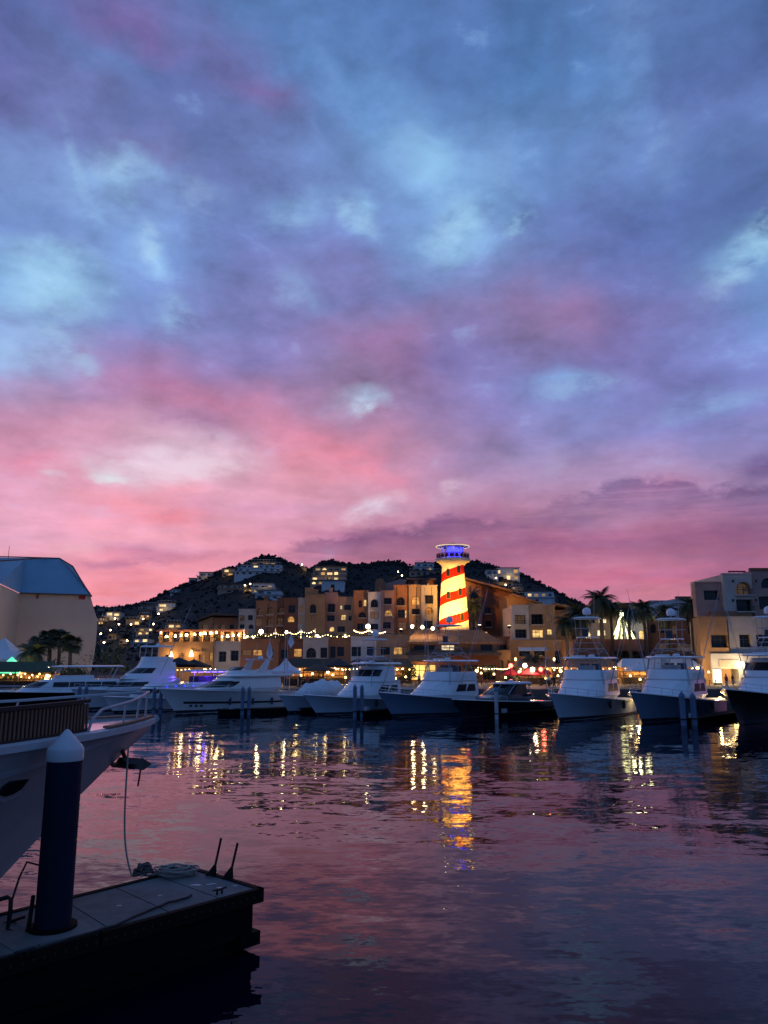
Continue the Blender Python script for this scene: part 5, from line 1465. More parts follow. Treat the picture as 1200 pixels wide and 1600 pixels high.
# --- violet lit cruiser behind the big yacht
loc, rz = place(292, 99, 44)
R = thing('party_cruiser', 'white cruiser glowing violet under its canopy, behind the big motor yacht', 'boat', loc, rz)
H = Hull(15, 4.4, 2.2, 1.5); H.build(R, 'gelcoat')
r0 = plan(-4.5, 2.6, 1.3, 3.0, 1.7); r1 = plan(-4.5, 2.6, 1.75, 3.0, 2.5); r2 = plan(-4.5, 1.0, 1.6, 2.2, 3.0)
MB().loft([r0, r1, r2]).build('cabin', M['gelcoat'], R, True)
for sx, sy in ((.2,1.4),(.2,-1.4),(-4.6,1.5),(-4.6,-1.5)):
    MB().tube([(sx, sy, 2.9), (sx-.2, sy, 4.3)], .04, 5).build('canopy_post', M['steel'], R)
MB().loft([plan(-5.6, .6, 1.75, 1.6, 4.3), plan(-5.6, .8, 1.8, 1.7, 4.4), plan(-5.4, .2, 1.5, 1.4, 4.52)]).build('canopy', M['canvas_white'], R, True)
MB().obox((-2.4, 0, 3.35), (3.2, 2.2, .7)).build('sofa', M['purple_cloth'], R)
for i in range(6):
    MB().obox((-4.8+1.0*i, 1.55, 4.24), (.75, .06, .07)).build('light_strip', M['led_violet'], R)
lamp('canopy_glow', (-2.2, 1.0, 4.0), (.22, .1, 1), 420, R, .3)
lamp('canopy_glow', (-2.2, 2.6, 2.4), (.15, .1, 1), 160, R, .3)

# --- long dark hulled yacht, far left
loc, rz = place(62, 93, 27)
R = thing('motor_yacht', 'long dark hulled yacht with a white cabin and flat hardtop, in front of the pavilion', 'boat', loc, -(PI/2+math.radians(62)))
H = Hull(21, 5.2, 2.4, 1.9, .12); H.build(R, 'hull_black', 'gelcoat'); H.rail(R, .45, .98, .6, 8)
zd = 2.0
r0 = plan(-8.5, 3.0, 2.1, 4.0, zd-.1); r1 = plan(-8.5, 2.2, 2.0, 3.4, zd+.6); r2 = plan(-8.5, .4, 1.85, 2.2, zd+1.3); r3 = plan(-8.5, -.2, 1.8, 2.0, zd+1.5)
MB().loft([r0, r1, r2, r3]).build('saloon', M['gelcoat'], R, True)
band(R, lerp_ring(r1, r2, .0), lerp_ring(r1, r2, .9), 'glass_dark', 'windscreen', .03, 3)
side_panes(R, -8.2, -1.0, zd+.62, zd+1.2, 2.0, 4, 'glass_dark', .1, .06, lean=.12)
for sx, sy in ((-1.2,1.5),(-1.2,-1.5),(-7.6,1.6),(-7.6,-1.6)):
    MB().tube([(sx, sy, zd+1.4), (sx-.7, sy, zd+2.9)], .06, 5).build('hardtop_post', M['steel'], R)
MB().loft([plan(-9.0, -.6, 1.9, 2.0, zd+2.9), plan(-9.0, -.4, 1.95, 2.1, zd+3.0), plan(-8.8, -1.0, 1.7, 1.8, zd+3.1)]).build('hardtop', M['gelcoat'], R, True)
MB().loft([plan(-5.6, -1.0, 1.6, 1.5, zd+1.5), plan(-5.6, -1.5, 1.5, 1.4, zd+1.95)]).build('flybridge', M['gelcoat'], R, True)

# ------------------------------------------------------------------ finger docks and far piles
def finger(label, px, Y, length, ang, wd=1.6):
    p = W(px, 1112, Y)
    R = thing('finger_dock', label, 'dock', (p.x, Y, 0), -(PI/2+math.radians(ang)), 'floating finger docks between the boats')
    MB().box(0, -length, -wd/2, wd/2, .42, .55).build('deck', M['dock_timber'], R)
    MB().box(-.1, -length, -wd/2+.1, wd/2-.1, -.3, .42).build('float', M['black_float'], R)
    for x in (-.8, -3.5):
        for sd in (1, -1):
            MB().tube([(x-.15, sd*wd*.4, .62), (x+.15, sd*wd*.4, .62)], .03, 5).build('cleat', M['iron'], R)
    MB().box(-1.5, -1.1, -.22, .22, .55, .95).build('dock_box', M['hull_grey'], R)
finger('dark finger dock in front of the large side-on motor yacht', 342, 85, 15, 66, 2.0)
finger('dark finger dock under the two piles by the white fishing boat', 560, 82, 16, 40)
finger('dark finger dock at the lone pile by the navy cruiser', 776, 79, 15, 44)
finger('dark finger dock at the two piles before the blue fishing boat with the radar ball', 1072, 72.5, 14, 42)
finger('dark finger dock left of the small cabin cruiser', 214, 91, 12, 42)
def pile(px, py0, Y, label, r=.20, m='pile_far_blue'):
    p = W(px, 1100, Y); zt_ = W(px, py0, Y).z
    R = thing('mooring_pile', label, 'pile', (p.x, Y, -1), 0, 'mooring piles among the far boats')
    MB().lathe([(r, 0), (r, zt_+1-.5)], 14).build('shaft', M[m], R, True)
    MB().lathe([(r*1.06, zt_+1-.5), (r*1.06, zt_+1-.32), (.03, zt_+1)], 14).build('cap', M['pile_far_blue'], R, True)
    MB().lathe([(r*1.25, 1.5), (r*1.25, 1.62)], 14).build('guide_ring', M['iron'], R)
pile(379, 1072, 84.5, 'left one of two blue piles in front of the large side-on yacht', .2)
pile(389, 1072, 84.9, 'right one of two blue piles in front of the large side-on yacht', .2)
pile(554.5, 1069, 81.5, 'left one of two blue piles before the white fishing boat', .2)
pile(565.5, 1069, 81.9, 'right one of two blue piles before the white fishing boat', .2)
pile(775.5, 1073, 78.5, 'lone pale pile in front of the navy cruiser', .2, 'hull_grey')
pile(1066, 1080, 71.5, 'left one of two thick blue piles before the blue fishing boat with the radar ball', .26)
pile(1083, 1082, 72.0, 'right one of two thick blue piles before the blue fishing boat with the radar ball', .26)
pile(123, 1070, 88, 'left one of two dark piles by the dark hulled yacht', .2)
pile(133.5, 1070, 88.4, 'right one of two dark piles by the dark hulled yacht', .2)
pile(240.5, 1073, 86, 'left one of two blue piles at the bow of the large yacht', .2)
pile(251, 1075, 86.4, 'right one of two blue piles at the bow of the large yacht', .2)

# ------------------------------------------------------------------ foreground: floating dock, pile, yacht bow
DZ = 1.2
A = G(413, 1388, DZ); Bk = G(300, 1354.5, DZ); Fl = G(-220, 1563, DZ); Bl = G(-220, 1481, DZ)
ux = (A - Fl).normalized()
D = thing('floating_dock', 'worn grey floating dock with dark timber sides, bottom left', 'dock', (A.x, A.y, 0))
def dl(p, z): return (p.x - A.x, p.y - A.y, z)
def inset(poly, d):
    c = sum((Vector(p) for p in poly), Vector())/len(poly)
    out = []
    n = len(poly)
    for i in range(n):
        p, q, r = Vector(poly[i-1]), Vector(poly[i]), Vector(poly[(i+1) % n])
        e1, e2 = (q-p).normalized(), (r-q).normalized()
        n1, n2 = Vector((-e1.y, e1.x, 0)), Vector((-e2.y, e2.x, 0))
        k = (n1+n2); k = k/max(.3, k.dot(n1))
        if (c-q).dot(k) < 0: k = -k
        out.append(tuple(q + k*d))
    return out
top = [dl(Fl, 0), dl(A, 0), dl(Bk, 0), dl(Bl, 0)]
def slab(poly, z0, z1): return MB().prism([(x, y, z0) for x, y, _ in poly], z1-z0, (0,0,1))
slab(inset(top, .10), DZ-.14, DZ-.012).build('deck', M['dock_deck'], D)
names = [('A', 0, 1), ('B', 1, 2), ('C', 2, 3)]
for _, i, j in names:   # timber walings, in lengths with butt joints
    a, b = Vector(top[i]), Vector(top[j])
    L_ = (b-a).length; n = max(1, int(L_/3.2))
    nrm = Vector((-(b-a).y, (b-a).x, 0)).normalized()
    if nrm.dot(Vector((sum(p[0] for p in top)/4, sum(p[1] for p in top)/4, 0)) - a) < 0: nrm = -nrm
    for k in range(n):
        p, q = a.lerp(b, k/n + .003), a.lerp(b, (k+1)/n - .003)
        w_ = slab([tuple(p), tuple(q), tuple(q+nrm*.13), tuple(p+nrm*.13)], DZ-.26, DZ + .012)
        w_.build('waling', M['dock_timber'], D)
slab(inset(top, .16), DZ-.9, DZ-.15).build('frame', M['black_float'], D)
slab(inset(top, .30), -.5, DZ-.9).build('float', M['black_float'], D)
lo = inset(top, .04)
# lower rubbing ledge near the waterline at the outer end
a, b, c = Vector(lo[1]), Vector(lo[2]), Vector(lo[0])
MB().prism([tuple(p) for p in (a+Vector((0,0,.12)), a.lerp(b, .9)+Vector((0,0,.12)), a.lerp(b, .9).lerp(c, .06)+Vector((0,0,.12)), a.lerp(c, .07)+Vector((0,0,.12)))], .26, (0,0,1)).build('rubbing_ledge', M['black_float'], D)
# concrete panel joints: second, paler panel round the pile
P0 = G(82, 1449, DZ)
pp = [G(20, 1484, DZ), G(158, 1453, DZ), G(104, 1428, DZ), G(-30, 1455, DZ)]
slab([dl(p, 0) for p in pp], DZ-.011, DZ-.002).build('patch_panel', M['dock_patch'], D)
# seams between the deck panels, and bolt heads along the waling
a0, a1, b0, b1 = Vector(top[0]), Vector(top[1]), Vector(top[3]), Vector(top[2])
for k in (.36, .53, .70, .86):
    p, q = a1.lerp(a0, 1-k), b1.lerp(b0, 1-k)
    d_ = (a0-a1).normalized()*.005
    p, q = p.lerp(q, .04), p.lerp(q, .96)
    slab([tuple(p-d_), tuple(q-d_), tuple(q+d_), tuple(p+d_)], DZ-.0115, DZ-.006).build('deck_seam', M['black_float'], D)
bb = MB(); nf = Vector((ux.y, -ux.x, 0))
for k in range(40):
    p = a1.lerp(a0, (k+.5)/40) + nf*.002
    bb.lathe([(.028, -.02), (.028, .018), (.015, .028)], 6, (p.x, p.y, DZ-.13))
tag(bb.build('bolt', M['iron'], D), kind='stuff')
# hose along the front edge and flecks of paint
hose = [(-160,1535),(-40,1509),(40,1490),(110,1468),(180,1447),(225,1428),(262,1412),(290,1404),(302,1400)]
hp = []
for i in range(len(hose)-1):
    for k in range(4):
        t = k/4
        hp.append(dl(G(hose[i][0]+(hose[i+1][0]-hose[i][0])*t, hose[i][1]+(hose[i+1][1]-hose[i][1])*t + .8*math.sin(i*2+k), DZ), DZ+.02))
tag(MB().tube([(p[0]+A.x, p[1]+A.y, p[2]) for p in hp], .024, 6).build('power_cable', M['rubber'], None, True), 'black cable lying along the front edge of the floating dock', 'cable')
random.seed(3)
fb = MB()
for px, py, w_ in ((186,1414,7),(306,1382,12),(326,1381,6),(334,1380,7),(345,1386,10),(368,1383,6),(146,1460,8),(250,1398,5),(190,1440,4)):
    p = dl(G(px, py, DZ), 0); k = w_*.010
    fb.add([(p[0]+k*random.uniform(.5,1)*math.cos(2*PI*j/7)*1.3, p[1]+k*random.uniform(.5,1)*math.sin(2*PI*j/7)*.6, DZ-.009) for j in range(7)], [tuple(range(7))])
tag(fb.build('paint_fleck', M['cap_white'], D), kind='stuff')
# cleat
def cleat(px, py, rz):
    p = dl(G(px, py, DZ), DZ)
    b = MB(); c, s = math.cos(rz), math.sin(rz)
    b.tube([(p[0]-.17*c, p[1]-.17*s, DZ+.09), (p[0], p[1], DZ+.075), (p[0]+.17*c, p[1]+.17*s, DZ+.09)], [.018,.028,.018], 7)
    for k in (-.06, .06): b.tube([(p[0]+k*c, p[1]+k*s, DZ-.01), (p[0]+k*c, p[1]+k*s, DZ+.08)], .024, 7)
    b.build('cleat', M['iron'], D)
cleat(343, 1396, math.atan2(ux.y, ux.x)); cleat(38, 1494, math.atan2(ux.y, ux.x))
# two steel uprights at the outer end
for px, py in ((334, 1369), (360, 1373)):
    p = dl(G(px, py, DZ), DZ)
    zt_ = 0.80 if px < 350 else .74
    b = MB(); b.tube([(p[0], p[1], DZ), (p[0]+.02, p[1], DZ+.2), (p[0]+.13, p[1]+.02, DZ+zt_)], .028, 7)
    b.prism([(p[0]-.2, p[1], DZ), (p[0]+.06, p[1], DZ), (p[0]+.04, p[1], DZ+.3)], .03, (0,1,0))
    b.build('upright_bracket', M['iron'], D, True)

# the big blue pile through the dock
PL = thing('mooring_pile', 'thick navy blue mooring pile with a white cone cap, standing through the near dock', 'pile', (P0.x, P0.y, -2))
pr = .5*25*2/ FOC * P0.y
zc = W(100, 1186, P0.y).z + 2; zk = W(98, 1139, P0.y).z + 2
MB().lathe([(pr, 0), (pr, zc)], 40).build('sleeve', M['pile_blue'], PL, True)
MB().lathe([(pr*1.035, zc-.02), (pr*1.05, zc+.02), (pr*1.05, zc+.17), (pr*1.0, zc+.215), (.035, zk-.015), (.0, zk)], 40).build('cap', M['cap_white'], PL, True)
MB().lathe([(pr*1.02, 2+DZ-.006), (pr*1.34, 2+DZ-.004), (pr*1.34, 2+DZ+.05), (pr*1.02, 2+DZ+.055)], 40).build('guide_collar', M['black_float'], PL)

# boarding frame of bent tube at the left
Y0 = G(12, 1452, DZ)
BF = thing('boarding_frame', 'dark bent tube boarding frame on the dock left of the blue pile', 'ladder', (Y0.x, Y0.y, DZ))
def bf(px, py, Y): q = W(px, py, Y); return (q.x-Y0.x, q.y-Y0.y, q.z-DZ)
Ya, Yb = Y0.y, Y0.y+1.0
MB().tube([bf(-30,1414,Ya), bf(12,1402,Ya), bf(17,1405,Ya), bf(16,1425,Ya), (0,0,0), bf(40,1464,Ya-.1), bf(46,1440,Ya-.1), bf(52,1400,Ya+.2)], .04, 7).build('front_hoop', M['iron'], BF, True)
MB().tube([bf(17,1412,Ya), bf(30,1372,Yb-.3), bf(42,1347,Yb), bf(62,1352,Yb), bf(66,1380,Yb)], .022, 7).build('back_hoop', M['iron'], BF, True)
MB().tube([bf(-20,1452,Ya+.4), bf(40,1432,Ya+.4)], .03, 6).build('tread', M['iron'], BF)

# yacht bow
s0 = W(236, 1123, 20)
YR = math.radians(58)
Yt = thing('yacht', 'dark bow of a big classic yacht with a slatted wooden screen, left foreground', 'boat', (s0.x, s0.y, 0), YR)
ZS = s0.z
zk_s = [0, .25, .6, 1.1, 1.8, 2.6, 3.3, 4.0, 5.0, 6.0, 7.2]
zk_z = [ZS-.25, ZS-.42, ZS-.62, ZS-.95, ZS-1.45, ZS-2.05, ZS-2.6, ZS-3.15, ZS-3.85, .0, -.4]
def y_hb(s): return .10 + 2.75*(1-math.exp(-(s+.02)/3.4))
def y_sh(s): return ZS - .015*s
def y_pt(s, t, sd=-1, off=0.0):
    zb = float(np.interp(s, zk_s, zk_z)); zb = max(zb, -.4)
    bb = 0 if s < 6.6 else min(2.0, .30*(s-6.6))
    z = y_sh(s) + (zb - y_sh(s))*t
    h = bb + (y_hb(s)-bb)*(1-t)**(1.15 if s > 2 else 1.0)
    return (-s, sd*(h+off), z)
ss = [0, .1, .25, .45, .7, 1.0, 1.4, 1.9, 2.5, 3.2, 4.0, 5.0, 6.0, 7.2, 9, 12, 16, 20, 25]
tt = [i/12 for i in range(13)]
rings = []
for s in ss:
    r = [y_pt(s, t, -1) for t in tt]
    rings.append(r + [(x, -y, z) for x, y, z in r[::-1]])
hb_ = MB().loft(rings, False, False)
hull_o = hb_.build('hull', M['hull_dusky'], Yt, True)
MB().loft([[(-s, -y_hb(s)+.03, y_sh(s)-.05), (-s, 0, y_sh(s)+.03), (-s, y_hb(s)-.03, y_sh(s)-.05)] for s in ss], False, False).build('deck', M['gelcoat'], Yt, True)
for sd in (-1, 1):
    MB().loft([[(-s, sd*(y_hb(s)+.05), y_sh(s)-.10), (-s, sd*(y_hb(s)+.07), y_sh(s)+.03), (-s, sd*(y_hb(s)-.16), y_sh(s)+.05), (-s, sd*(y_hb(s)-.16), y_sh(s)-.04)] for s in ss], True, True).build('gunwale', M['cap_white'], Yt, True)
    MB().loft([[(-s, sd*(y_hb(s)-.01), y_sh(s)+.055), (-s, sd*(y_hb(s)-.0), y_sh(s)+.10), (-s, sd*(y_hb(s)-.22), y_sh(s)+.10), (-s, sd*(y_hb(s)-.22), y_sh(s)+.055)] for s in (0, .25, .7, 1.4, 1.9, 2.5)], True, True).build('cap_rail', M['teak'], Yt)
MB().tube([(.05, -.12, ZS), (.13, 0, ZS), (.05, .12, ZS)], .09, 7).build('stem_cap', M['cap_white'], Yt, True)
# slatted screen inside the starboard rail: each slat a piece
sm = None
s_ = 3.0
cap = []
while s_ < 12.5:
    y = -(y_hb(s_) - .30); 
    o = MB(); a = math.atan2(y_hb(s_+.05)-y_hb(s_-.05), .1)
    o.obox((-s_, y, y_sh(s_)+.32), (.052, .03, .56), a)
    o.build('slat', M['slat_wood'], Yt)
    cap.append(s_)
    s_ += .098
for z, h in ((.66, .075), (.06, .05)):
    MB().loft([[(-s, -(y_hb(s)-.25), y_sh(s)+z-h/2), (-s, -(y_hb(s)-.25), y_sh(s)+z+h/2), (-s, -(y_hb(s)-.37), y_sh(s)+z+h/2), (-s, -(y_hb(s)-.37), y_sh(s)+z-h/2)] for s in np.linspace(2.95, 12.6, 20)], True, True).build('screen_rail', M['dark_wood'], Yt)
MB().loft([[(-s, -(y_hb(s)-.42), y_sh(s)-.02), (-s, -(y_hb(s)-.42), y_sh(s)+.62), (-s, -(y_hb(s)-.46), y_sh(s)+.62), (-s, -(y_hb(s)-.46), y_sh(s)-.02)] for s in np.linspace(3.0, 12.6, 20)], True, True).build('screen_backing', M['dark_wood'], Yt)
# pulpit rails
def rp(s, sd, z, ins=.12): return (-s - .12, sd*max(.0, y_hb(s)-ins), ZS+z)
star = [rp(0, 0, .66), rp(.06, -1, .66), rp(.5, -1, .60), rp(1.2, -1, .52), rp(2.0, -1, .46), rp(2.5, -1, .42), rp(2.85, -1, .22), rp(2.95, -1, 0)]
port = [rp(0, 0, .66), rp(.06, 1, .66), rp(.5, 1, .64), rp(1.2, 1, .60), rp(2.5, 1, .53), rp(4, 1, .50), rp(8, 1, .50)]
MB().tube(star, .033, 8).build('pulpit_rail', M['alu_white'], Yt, True)
MB().tube(port, .033, 8).build('pulpit_rail', M['alu_white'], Yt, True)
for s, sd, z in ((.12, -1, .65), (.75, -1, .57), (1.5, -1, .50), (.12, 1, .65), (1.2, 1, .60), (2.6, 1, .53), (4, 1, .5), (5.5, 1, .5)):
    a = rp(s, sd, z); b = rp(s+.1, sd, 0)
    MB().tube([b, a], .024, 7).build('stanchion', M['alu_white'], Yt, True)
MB().loft([[y_pt(s, .13, -1, .0), y_pt(s, .13, -1, .035), y_pt(s, .155, -1, .035), y_pt(s, .155, -1, .0)] for s in ss[2:]], True, True).build('rubbing_strake', M['cap_white'], Yt, True)
# hawse port in the bow plating
from mathutils.bvhtree import BVHTree
mw = Matrix.Translation(Vector((s0.x, s0.y, 0))) @ Matrix.Rotation(YR, 4, 'Z')
bv = BVHTree.FromPolygons([mw @ Vector(v) for v in hb_.v], hb_.f)
def on_hull(px, py, off=.012):
    d = ray(px, py).normalized()
    h = bv.ray_cast(Vector((0, 0, CAM_H)), d)
    if h[0] is None: return None
    n_ = h[1] if h[1].dot(d) < 0 else -h[1]
    return mw.inverted() @ (h[0] + n_*off)
for pts, m_, nm, off in (([(-6,1240),(3,1228),(14,1220),(45,1216),(33,1232),(20,1240),(8,1244)], 'glass_dark', 'hawse_port', .02), ([(-6,1243),(8,1247),(20,1243),(33,1235),(31,1239),(18,1247),(4,1252),(-6,1250)], 'cap_white', 'hawse_lip', .028)):
    q = [on_hull(*p, off) for p in pts]
    if all(v is not None for v in q):
        MB().prism([tuple(v) for v in q], .03, (0.1, 0.6, 0)).build(nm, M[m_], Yt)
# anchor under the stem
ap = mw.inverted() @ W(197, 1170, 19.0)
an = thing('anchor', 'dark stockless anchor hanging under the bow of the near yacht', 'anchor', W(192, 1168, 19.0), YR)
MB().tube([(-.1, 0, .15), (.0, 0, -.1), (.16, 0, -.38)], .05, 7).build('shank', M['iron'], an, True)
for sd in (1, -1):
    MB().add([(-.05, sd*.06, -.22), (.55, sd*.10, -.30), (.62, sd*.34, -.42), (.30, sd*.42, -.52), (.0, sd*.30, -.46), (-.05, sd*.06, -.34), (.5, sd*.10, -.42)], [(0,1,2,3,4),(0,4,5),(5,4,3,6),(6,3,2,1),(0,5,6,1)]).build('fluke', M['iron'], an)
MB().tube([(.62, 0, -.30), (.58, 0, -.55), (.52, 0, -.95)], .022, 6).build('tripping_bar', M['iron'], an, True)
MB().tube([(.05, -.40, -.42), (.05, .40, -.42)], .06, 7).build('crown', M['iron'], an, True)
# mooring line from the bow down to the dock
e0 = W(196, 1168, 18.6); e1 = G(206, 1371, DZ); e1.z = DZ + .03
pts = []
for i in range(25):
    t = i/24
    p = e0.lerp(e1, t)
    hx = W(195.5 + (0 if t < .75 else 0), 1168, e0.y).x
    k = t**5
    yy = e0.y + (e1.y-e0.y)*t
    xx = (W(195.5, 1250, yy).x)*(1-k) + e1.x*k
    pts.append((xx, yy, e0.z + (e1.z-e0.z)*(t**.93)))
tag(MB().tube(pts, .021, 7).build('mooring_rope', M['rope_pale'], None, True), 'pale mooring rope hanging from the yacht bow to the dock', 'rope')
# coil of rope and a dark heap beside it
cp = G(274, 1366, DZ)
pts = []
random.seed(12)
for lay in range(7):
    ox, oy, rr_ = random.uniform(-.10, .10), random.uniform(-.05, .05), random.uniform(.20, .42)
    for i in range(28):
        a = 2*PI*i/28 + lay*.3
        k = i/28
        pts.append((cp.x + ox*k + rr_*1.25*math.cos(a)*(1+.06*math.sin(3*a+lay)), cp.y + oy*k + rr_*.80*math.sin(a)*(1+.08*math.sin(2*a+lay)), DZ+.028+.020*lay+.012*math.sin(5*a+lay)))
pts += [(cp.x-.35-.12*k, cp.y-.10-.05*k, DZ+.03) for k in range(4)]
tag(MB().tube(pts, .021, 6).build('rope_coil', M['rope_pale'], None, True), 'flat coil of pale rope lying on the outer end of the dock', 'rope')
hp_ = G(224, 1367, DZ)
rings = []
random.seed(9)
b = MB()
for k in range(5):
    pts = []
    for i in range(16):
        a = 2*PI*i/16
        pts.append((hp_.x + (.24-.03*k)*math.cos(a+k)*random.uniform(.85,1.1), hp_.y + (.17-.02*k)*math.sin(a+k)*random.uniform(.85,1.1), DZ+.03+.045*k+.02*math.sin(a*3+k)))
    b.tube(pts, .03, 6, True)
b.build('rope_heap', M['rope_dark'], None, True)
tag(bpy.data.objects['rope_heap'], 'dark heap of rope where the mooring line meets the dock', 'rope')

# ------------------------------------------------------------------ houses on the hill
HG = 'villas on the dark hillside'
def villa(label, px0, px1, py0, py1, tiers, wm='hill_white', lit=.5, step=.0, roof='roof_slab', seed=0, name='hill_villa', pale=False, winm='win_hill', group=HG, low=None):
    """tiers of wall with window openings, stepped back and set into the slope"""
    rnd = random.Random(seed + int(px0*7+py0*13))
    g = hill_hit((px0+px1)/2, py1)
    Y = g.y
    a, b = W(px0, py1, Y), W(px1, py0, Y)
    R = thing(name, label, 'house', (a.x*.5+b.x*.5, Y, a.z), 0, group)
    wd, ht = b.x-a.x, b.z-a.z
    th = ht/tiers
    for t in range(tiers):
        sh = step*t*wd
        x0, x1 = -wd/2 + max(0, sh) + rnd.uniform(0, .05)*wd, wd/2 + min(0, sh) - rnd.uniform(0, .10)*wd
        z0, z1 = t*th, (t+1)*th - .25
        y = t*2.2
        n = max(2, int((x1-x0)/3.1))
        ops = []
        for i in range(n):
            w_ = (x1-x0)/n
            k = rnd.random()
            if rnd.random() < .14: continue
            ops.append(('a' if rnd.random() < .2 else 'r', x0 + w_*(i+.5+rnd.uniform(-.06,.06)), z0+th*rnd.uniform(.1,.2), w_*rnd.uniform(.38,.8), th*rnd.uniform(.36,.56), 'd' if k > lit*.9 else 'l'))
        bx = [(x0, x1, z0 - (6 if t == 0 else 0), z1)]
        wall(R, M[wm], x0, x1, z0 - (7 if t == 0 else .02), z1, y, 9-t, ops, .6, win=False)
        for o in ops:
            pb = MB(); pb.prism([(px_, y+.50, pz_) for px_, pz_ in op_loop(o)], .06)
            pb.build('window', M[rnd.choice((winm, winm, 'win_hill_dim', 'win_hill_amber')) if o[5] == 'l' else 'glass_dark'], R)
        rb = MB(); rb.box(x0-.5, x1+.5, y-.9, y+9-t, z1+.01, z1+.24); rb.build('roof' if t == tiers-1 else 'terrace_slab', M[wm if t < tiers-1 else roof], R)
        if t < tiers-1 or rnd.random() < .4:
            tb = MB()
            m_ = max(4, int((x1-x0)/1.6))
            for i in range(m_+1):
                x = x0 + (x1-x0)*i/m_; tb.box(x-.05, x+.05, y-.85, y-.75, z1+.24, z1+1.1)
            tb.box(x0, x1, y-.86, y-.74, z1+1.1, z1+1.2); tb.build('railing', M['hill_white'], R)
    if lit > .35:
        lamp('house_glow', (0, -3.5, ht*.45), (1, .66, .3), 500*lit*max(1, wd/9), R, 1.0)
    return R
villa('long white terraced villa just below the hilltop', 363, 443, 880, 898, 3, lit=.08, step=.05, seed=1)
villa('small rust-red villa with warm windows at the left of the long white one', 347, 366, 887, 901, 2, 'hill_tan', .75, seed=2)
villa('brown round-fronted house crowning the hilltop', 393, 432, 877, 884, 1, 'hill_tan', .4, seed=3)
villa('white house with tiny lamps on the left shoulder of the hill', 307, 334, 893, 906, 2, lit=.45, step=.06, seed=4)
villa('little pale house lowest on the left ridge line', 295, 306, 903, 912, 1, lit=.1, seed=5)
villa('low grey house on the left ridge above the lit terraces', 266, 282, 920, 929, 2, lit=.0, seed=6)
villa('white villa with a lit upper floor in mid-hillside', 392, 432, 910, 926, 2, lit=.4, step=-.04, seed=7)
villa('plain white lower house under the lit mid-hillside villa', 398, 440, 921, 936, 2, lit=.0, step=.03, seed=8)
villa('large hillside villa with four rows of golden terraces between the two peaks', 484, 542, 882, 914, 4, 'hill_tan', .72, step=.02, seed=9)
villa('pale sweeping base wall under the golden terraces', 502, 540, 906, 922, 1, lit=.0, seed=10)
villa('white villa on the ridge directly behind the lighthouse', 646, 680, 878, 892, 2, lit=.35, step=.08, seed=11)
villa('dim grey house below the ridge villa left of the lighthouse', 638, 690, 891, 900, 1, 'hill_tan', .3, seed=12)
villa('brightly lit round white villa on the right shoulder of the hill', 777, 813, 886, 907, 2, 'hill_white', 1.0, seed=13)
villa('grey neighbour house leaning on the brightly lit villa', 760, 780, 889, 906, 2, lit=.12, seed=14)
villa('lit row of rooms below the bright villa', 768, 802, 909, 916, 1, 'hill_tan', .75, seed=15)
villa('white framed glass house low on the right slope', 812, 869, 923, 943, 2, lit=.35, seed=16)
villa('cluster house with small gold windows below the bright villa', 800, 816, 915, 926, 2, 'hill_tan', .5, seed=17)
villa('glowing white villa on the far left slope', 243, 274, 941, 955, 2, 'hill_white', 1.0, step=.05, seed=18)
villa('grey stone house left of the glowing villa', 216, 246, 944, 960, 2, 'hill_tan', .05, seed=19)
villa('bright stepped house beside the pavilion', 160, 188, 955, 970, 2, 'hill_white', 1.0, step=.08, seed=20)
villa('small lamp-lit house close to the pavilion corner', 153, 162, 964, 976, 2, 'hill_tan', .8, seed=21)
villa('long low house with warm windows under the bright stepped house', 195, 222, 967, 977, 1, 'hill_tan', .8, seed=22)
villa('gold lit house under the grey stone house', 216, 234, 960, 969, 2, 'hill_tan', .8, seed=23)
villa('gabled house with three glowing windows low on the left slope', 212, 240, 980, 992, 2, 'hill_tan', .8, seed=24)
villa('white boxy house with one warm storey near the yachts', 205, 231, 996, 1012, 2, 'hill_white', .3, seed=25)
villa('lit two-storey terrace left of the ochre terrace hall', 258, 282, 972, 990, 2, 'hill_tan', 1.0, seed=26)
villa('low dark house with two lamps beyond the palms', 168, 184, 990, 999, 1, 'hill_tan', .6, seed=27)
villa('small dim house in the dip left of the hill', 186, 200, 998, 1006, 1, 'hill_tan', .7, seed=28)
villa('dark flat house on the skyline beside the pavilion', 152, 190, 949, 956, 1, 'hill_tan', .0, seed=29)
villa('small warm house below the golden terraces left side', 380, 396, 919, 926, 1, 'hill_tan', .9, seed=30)
villa('tiny lit house in the notch between the two peaks', 470, 480, 886, 893, 1, 'hill_tan', .9, seed=31)
villa('gloomy house in the gully right of the left peak', 340, 390, 912, 926, 2, 'hill_tan', .0, seed=32)
# street lights scattered through the hill village
LG = 'street lights on the hillside'
def hill_light(px, py, where):
    g = hill_hit(px, py)
    R = thing('street_light', where, 'street light', (g.x, g.y, g.z), 0, LG)
    MB().tube([(0,0,-.5),(0,0,2.4),(0,-.7,2.7)], .07, 5).build('post', M['iron'], R)
    MB().ball((0,-.8,2.6), .34, 8, 5).build('globe', M['bulb'], R)
for px, py, wh in [(158,1000,'street light low beside the pavilion corner'),(173,994,'street light left of the low dark house'),(186,985,'street light above the low dark house'),(199,1012,'street light left of the white boxy house'),
    (163,1015,'street light just above the dark yacht'),(224,976,'street light under the long low warm house'),(248,968,'street light below the glowing villa'),(240,985,'street light right of the gabled house'),
    (383,923,'street light left of the lit mid-hillside villa'),(391,921,'street light right beside the lit mid-hillside villa'),(472,890,'street light in the notch between the peaks'),(622,902,'left street light over the rooftop house'),(628,907,'right street light over the rooftop house'),
    (775,912,'street light under the grey neighbour house'),(790,922,'street light above the gabled house'),(205,985,'street light left of the gabled house'),(180,975,'street light under the bright stepped house')]:
    hill_light(px, py, wh)

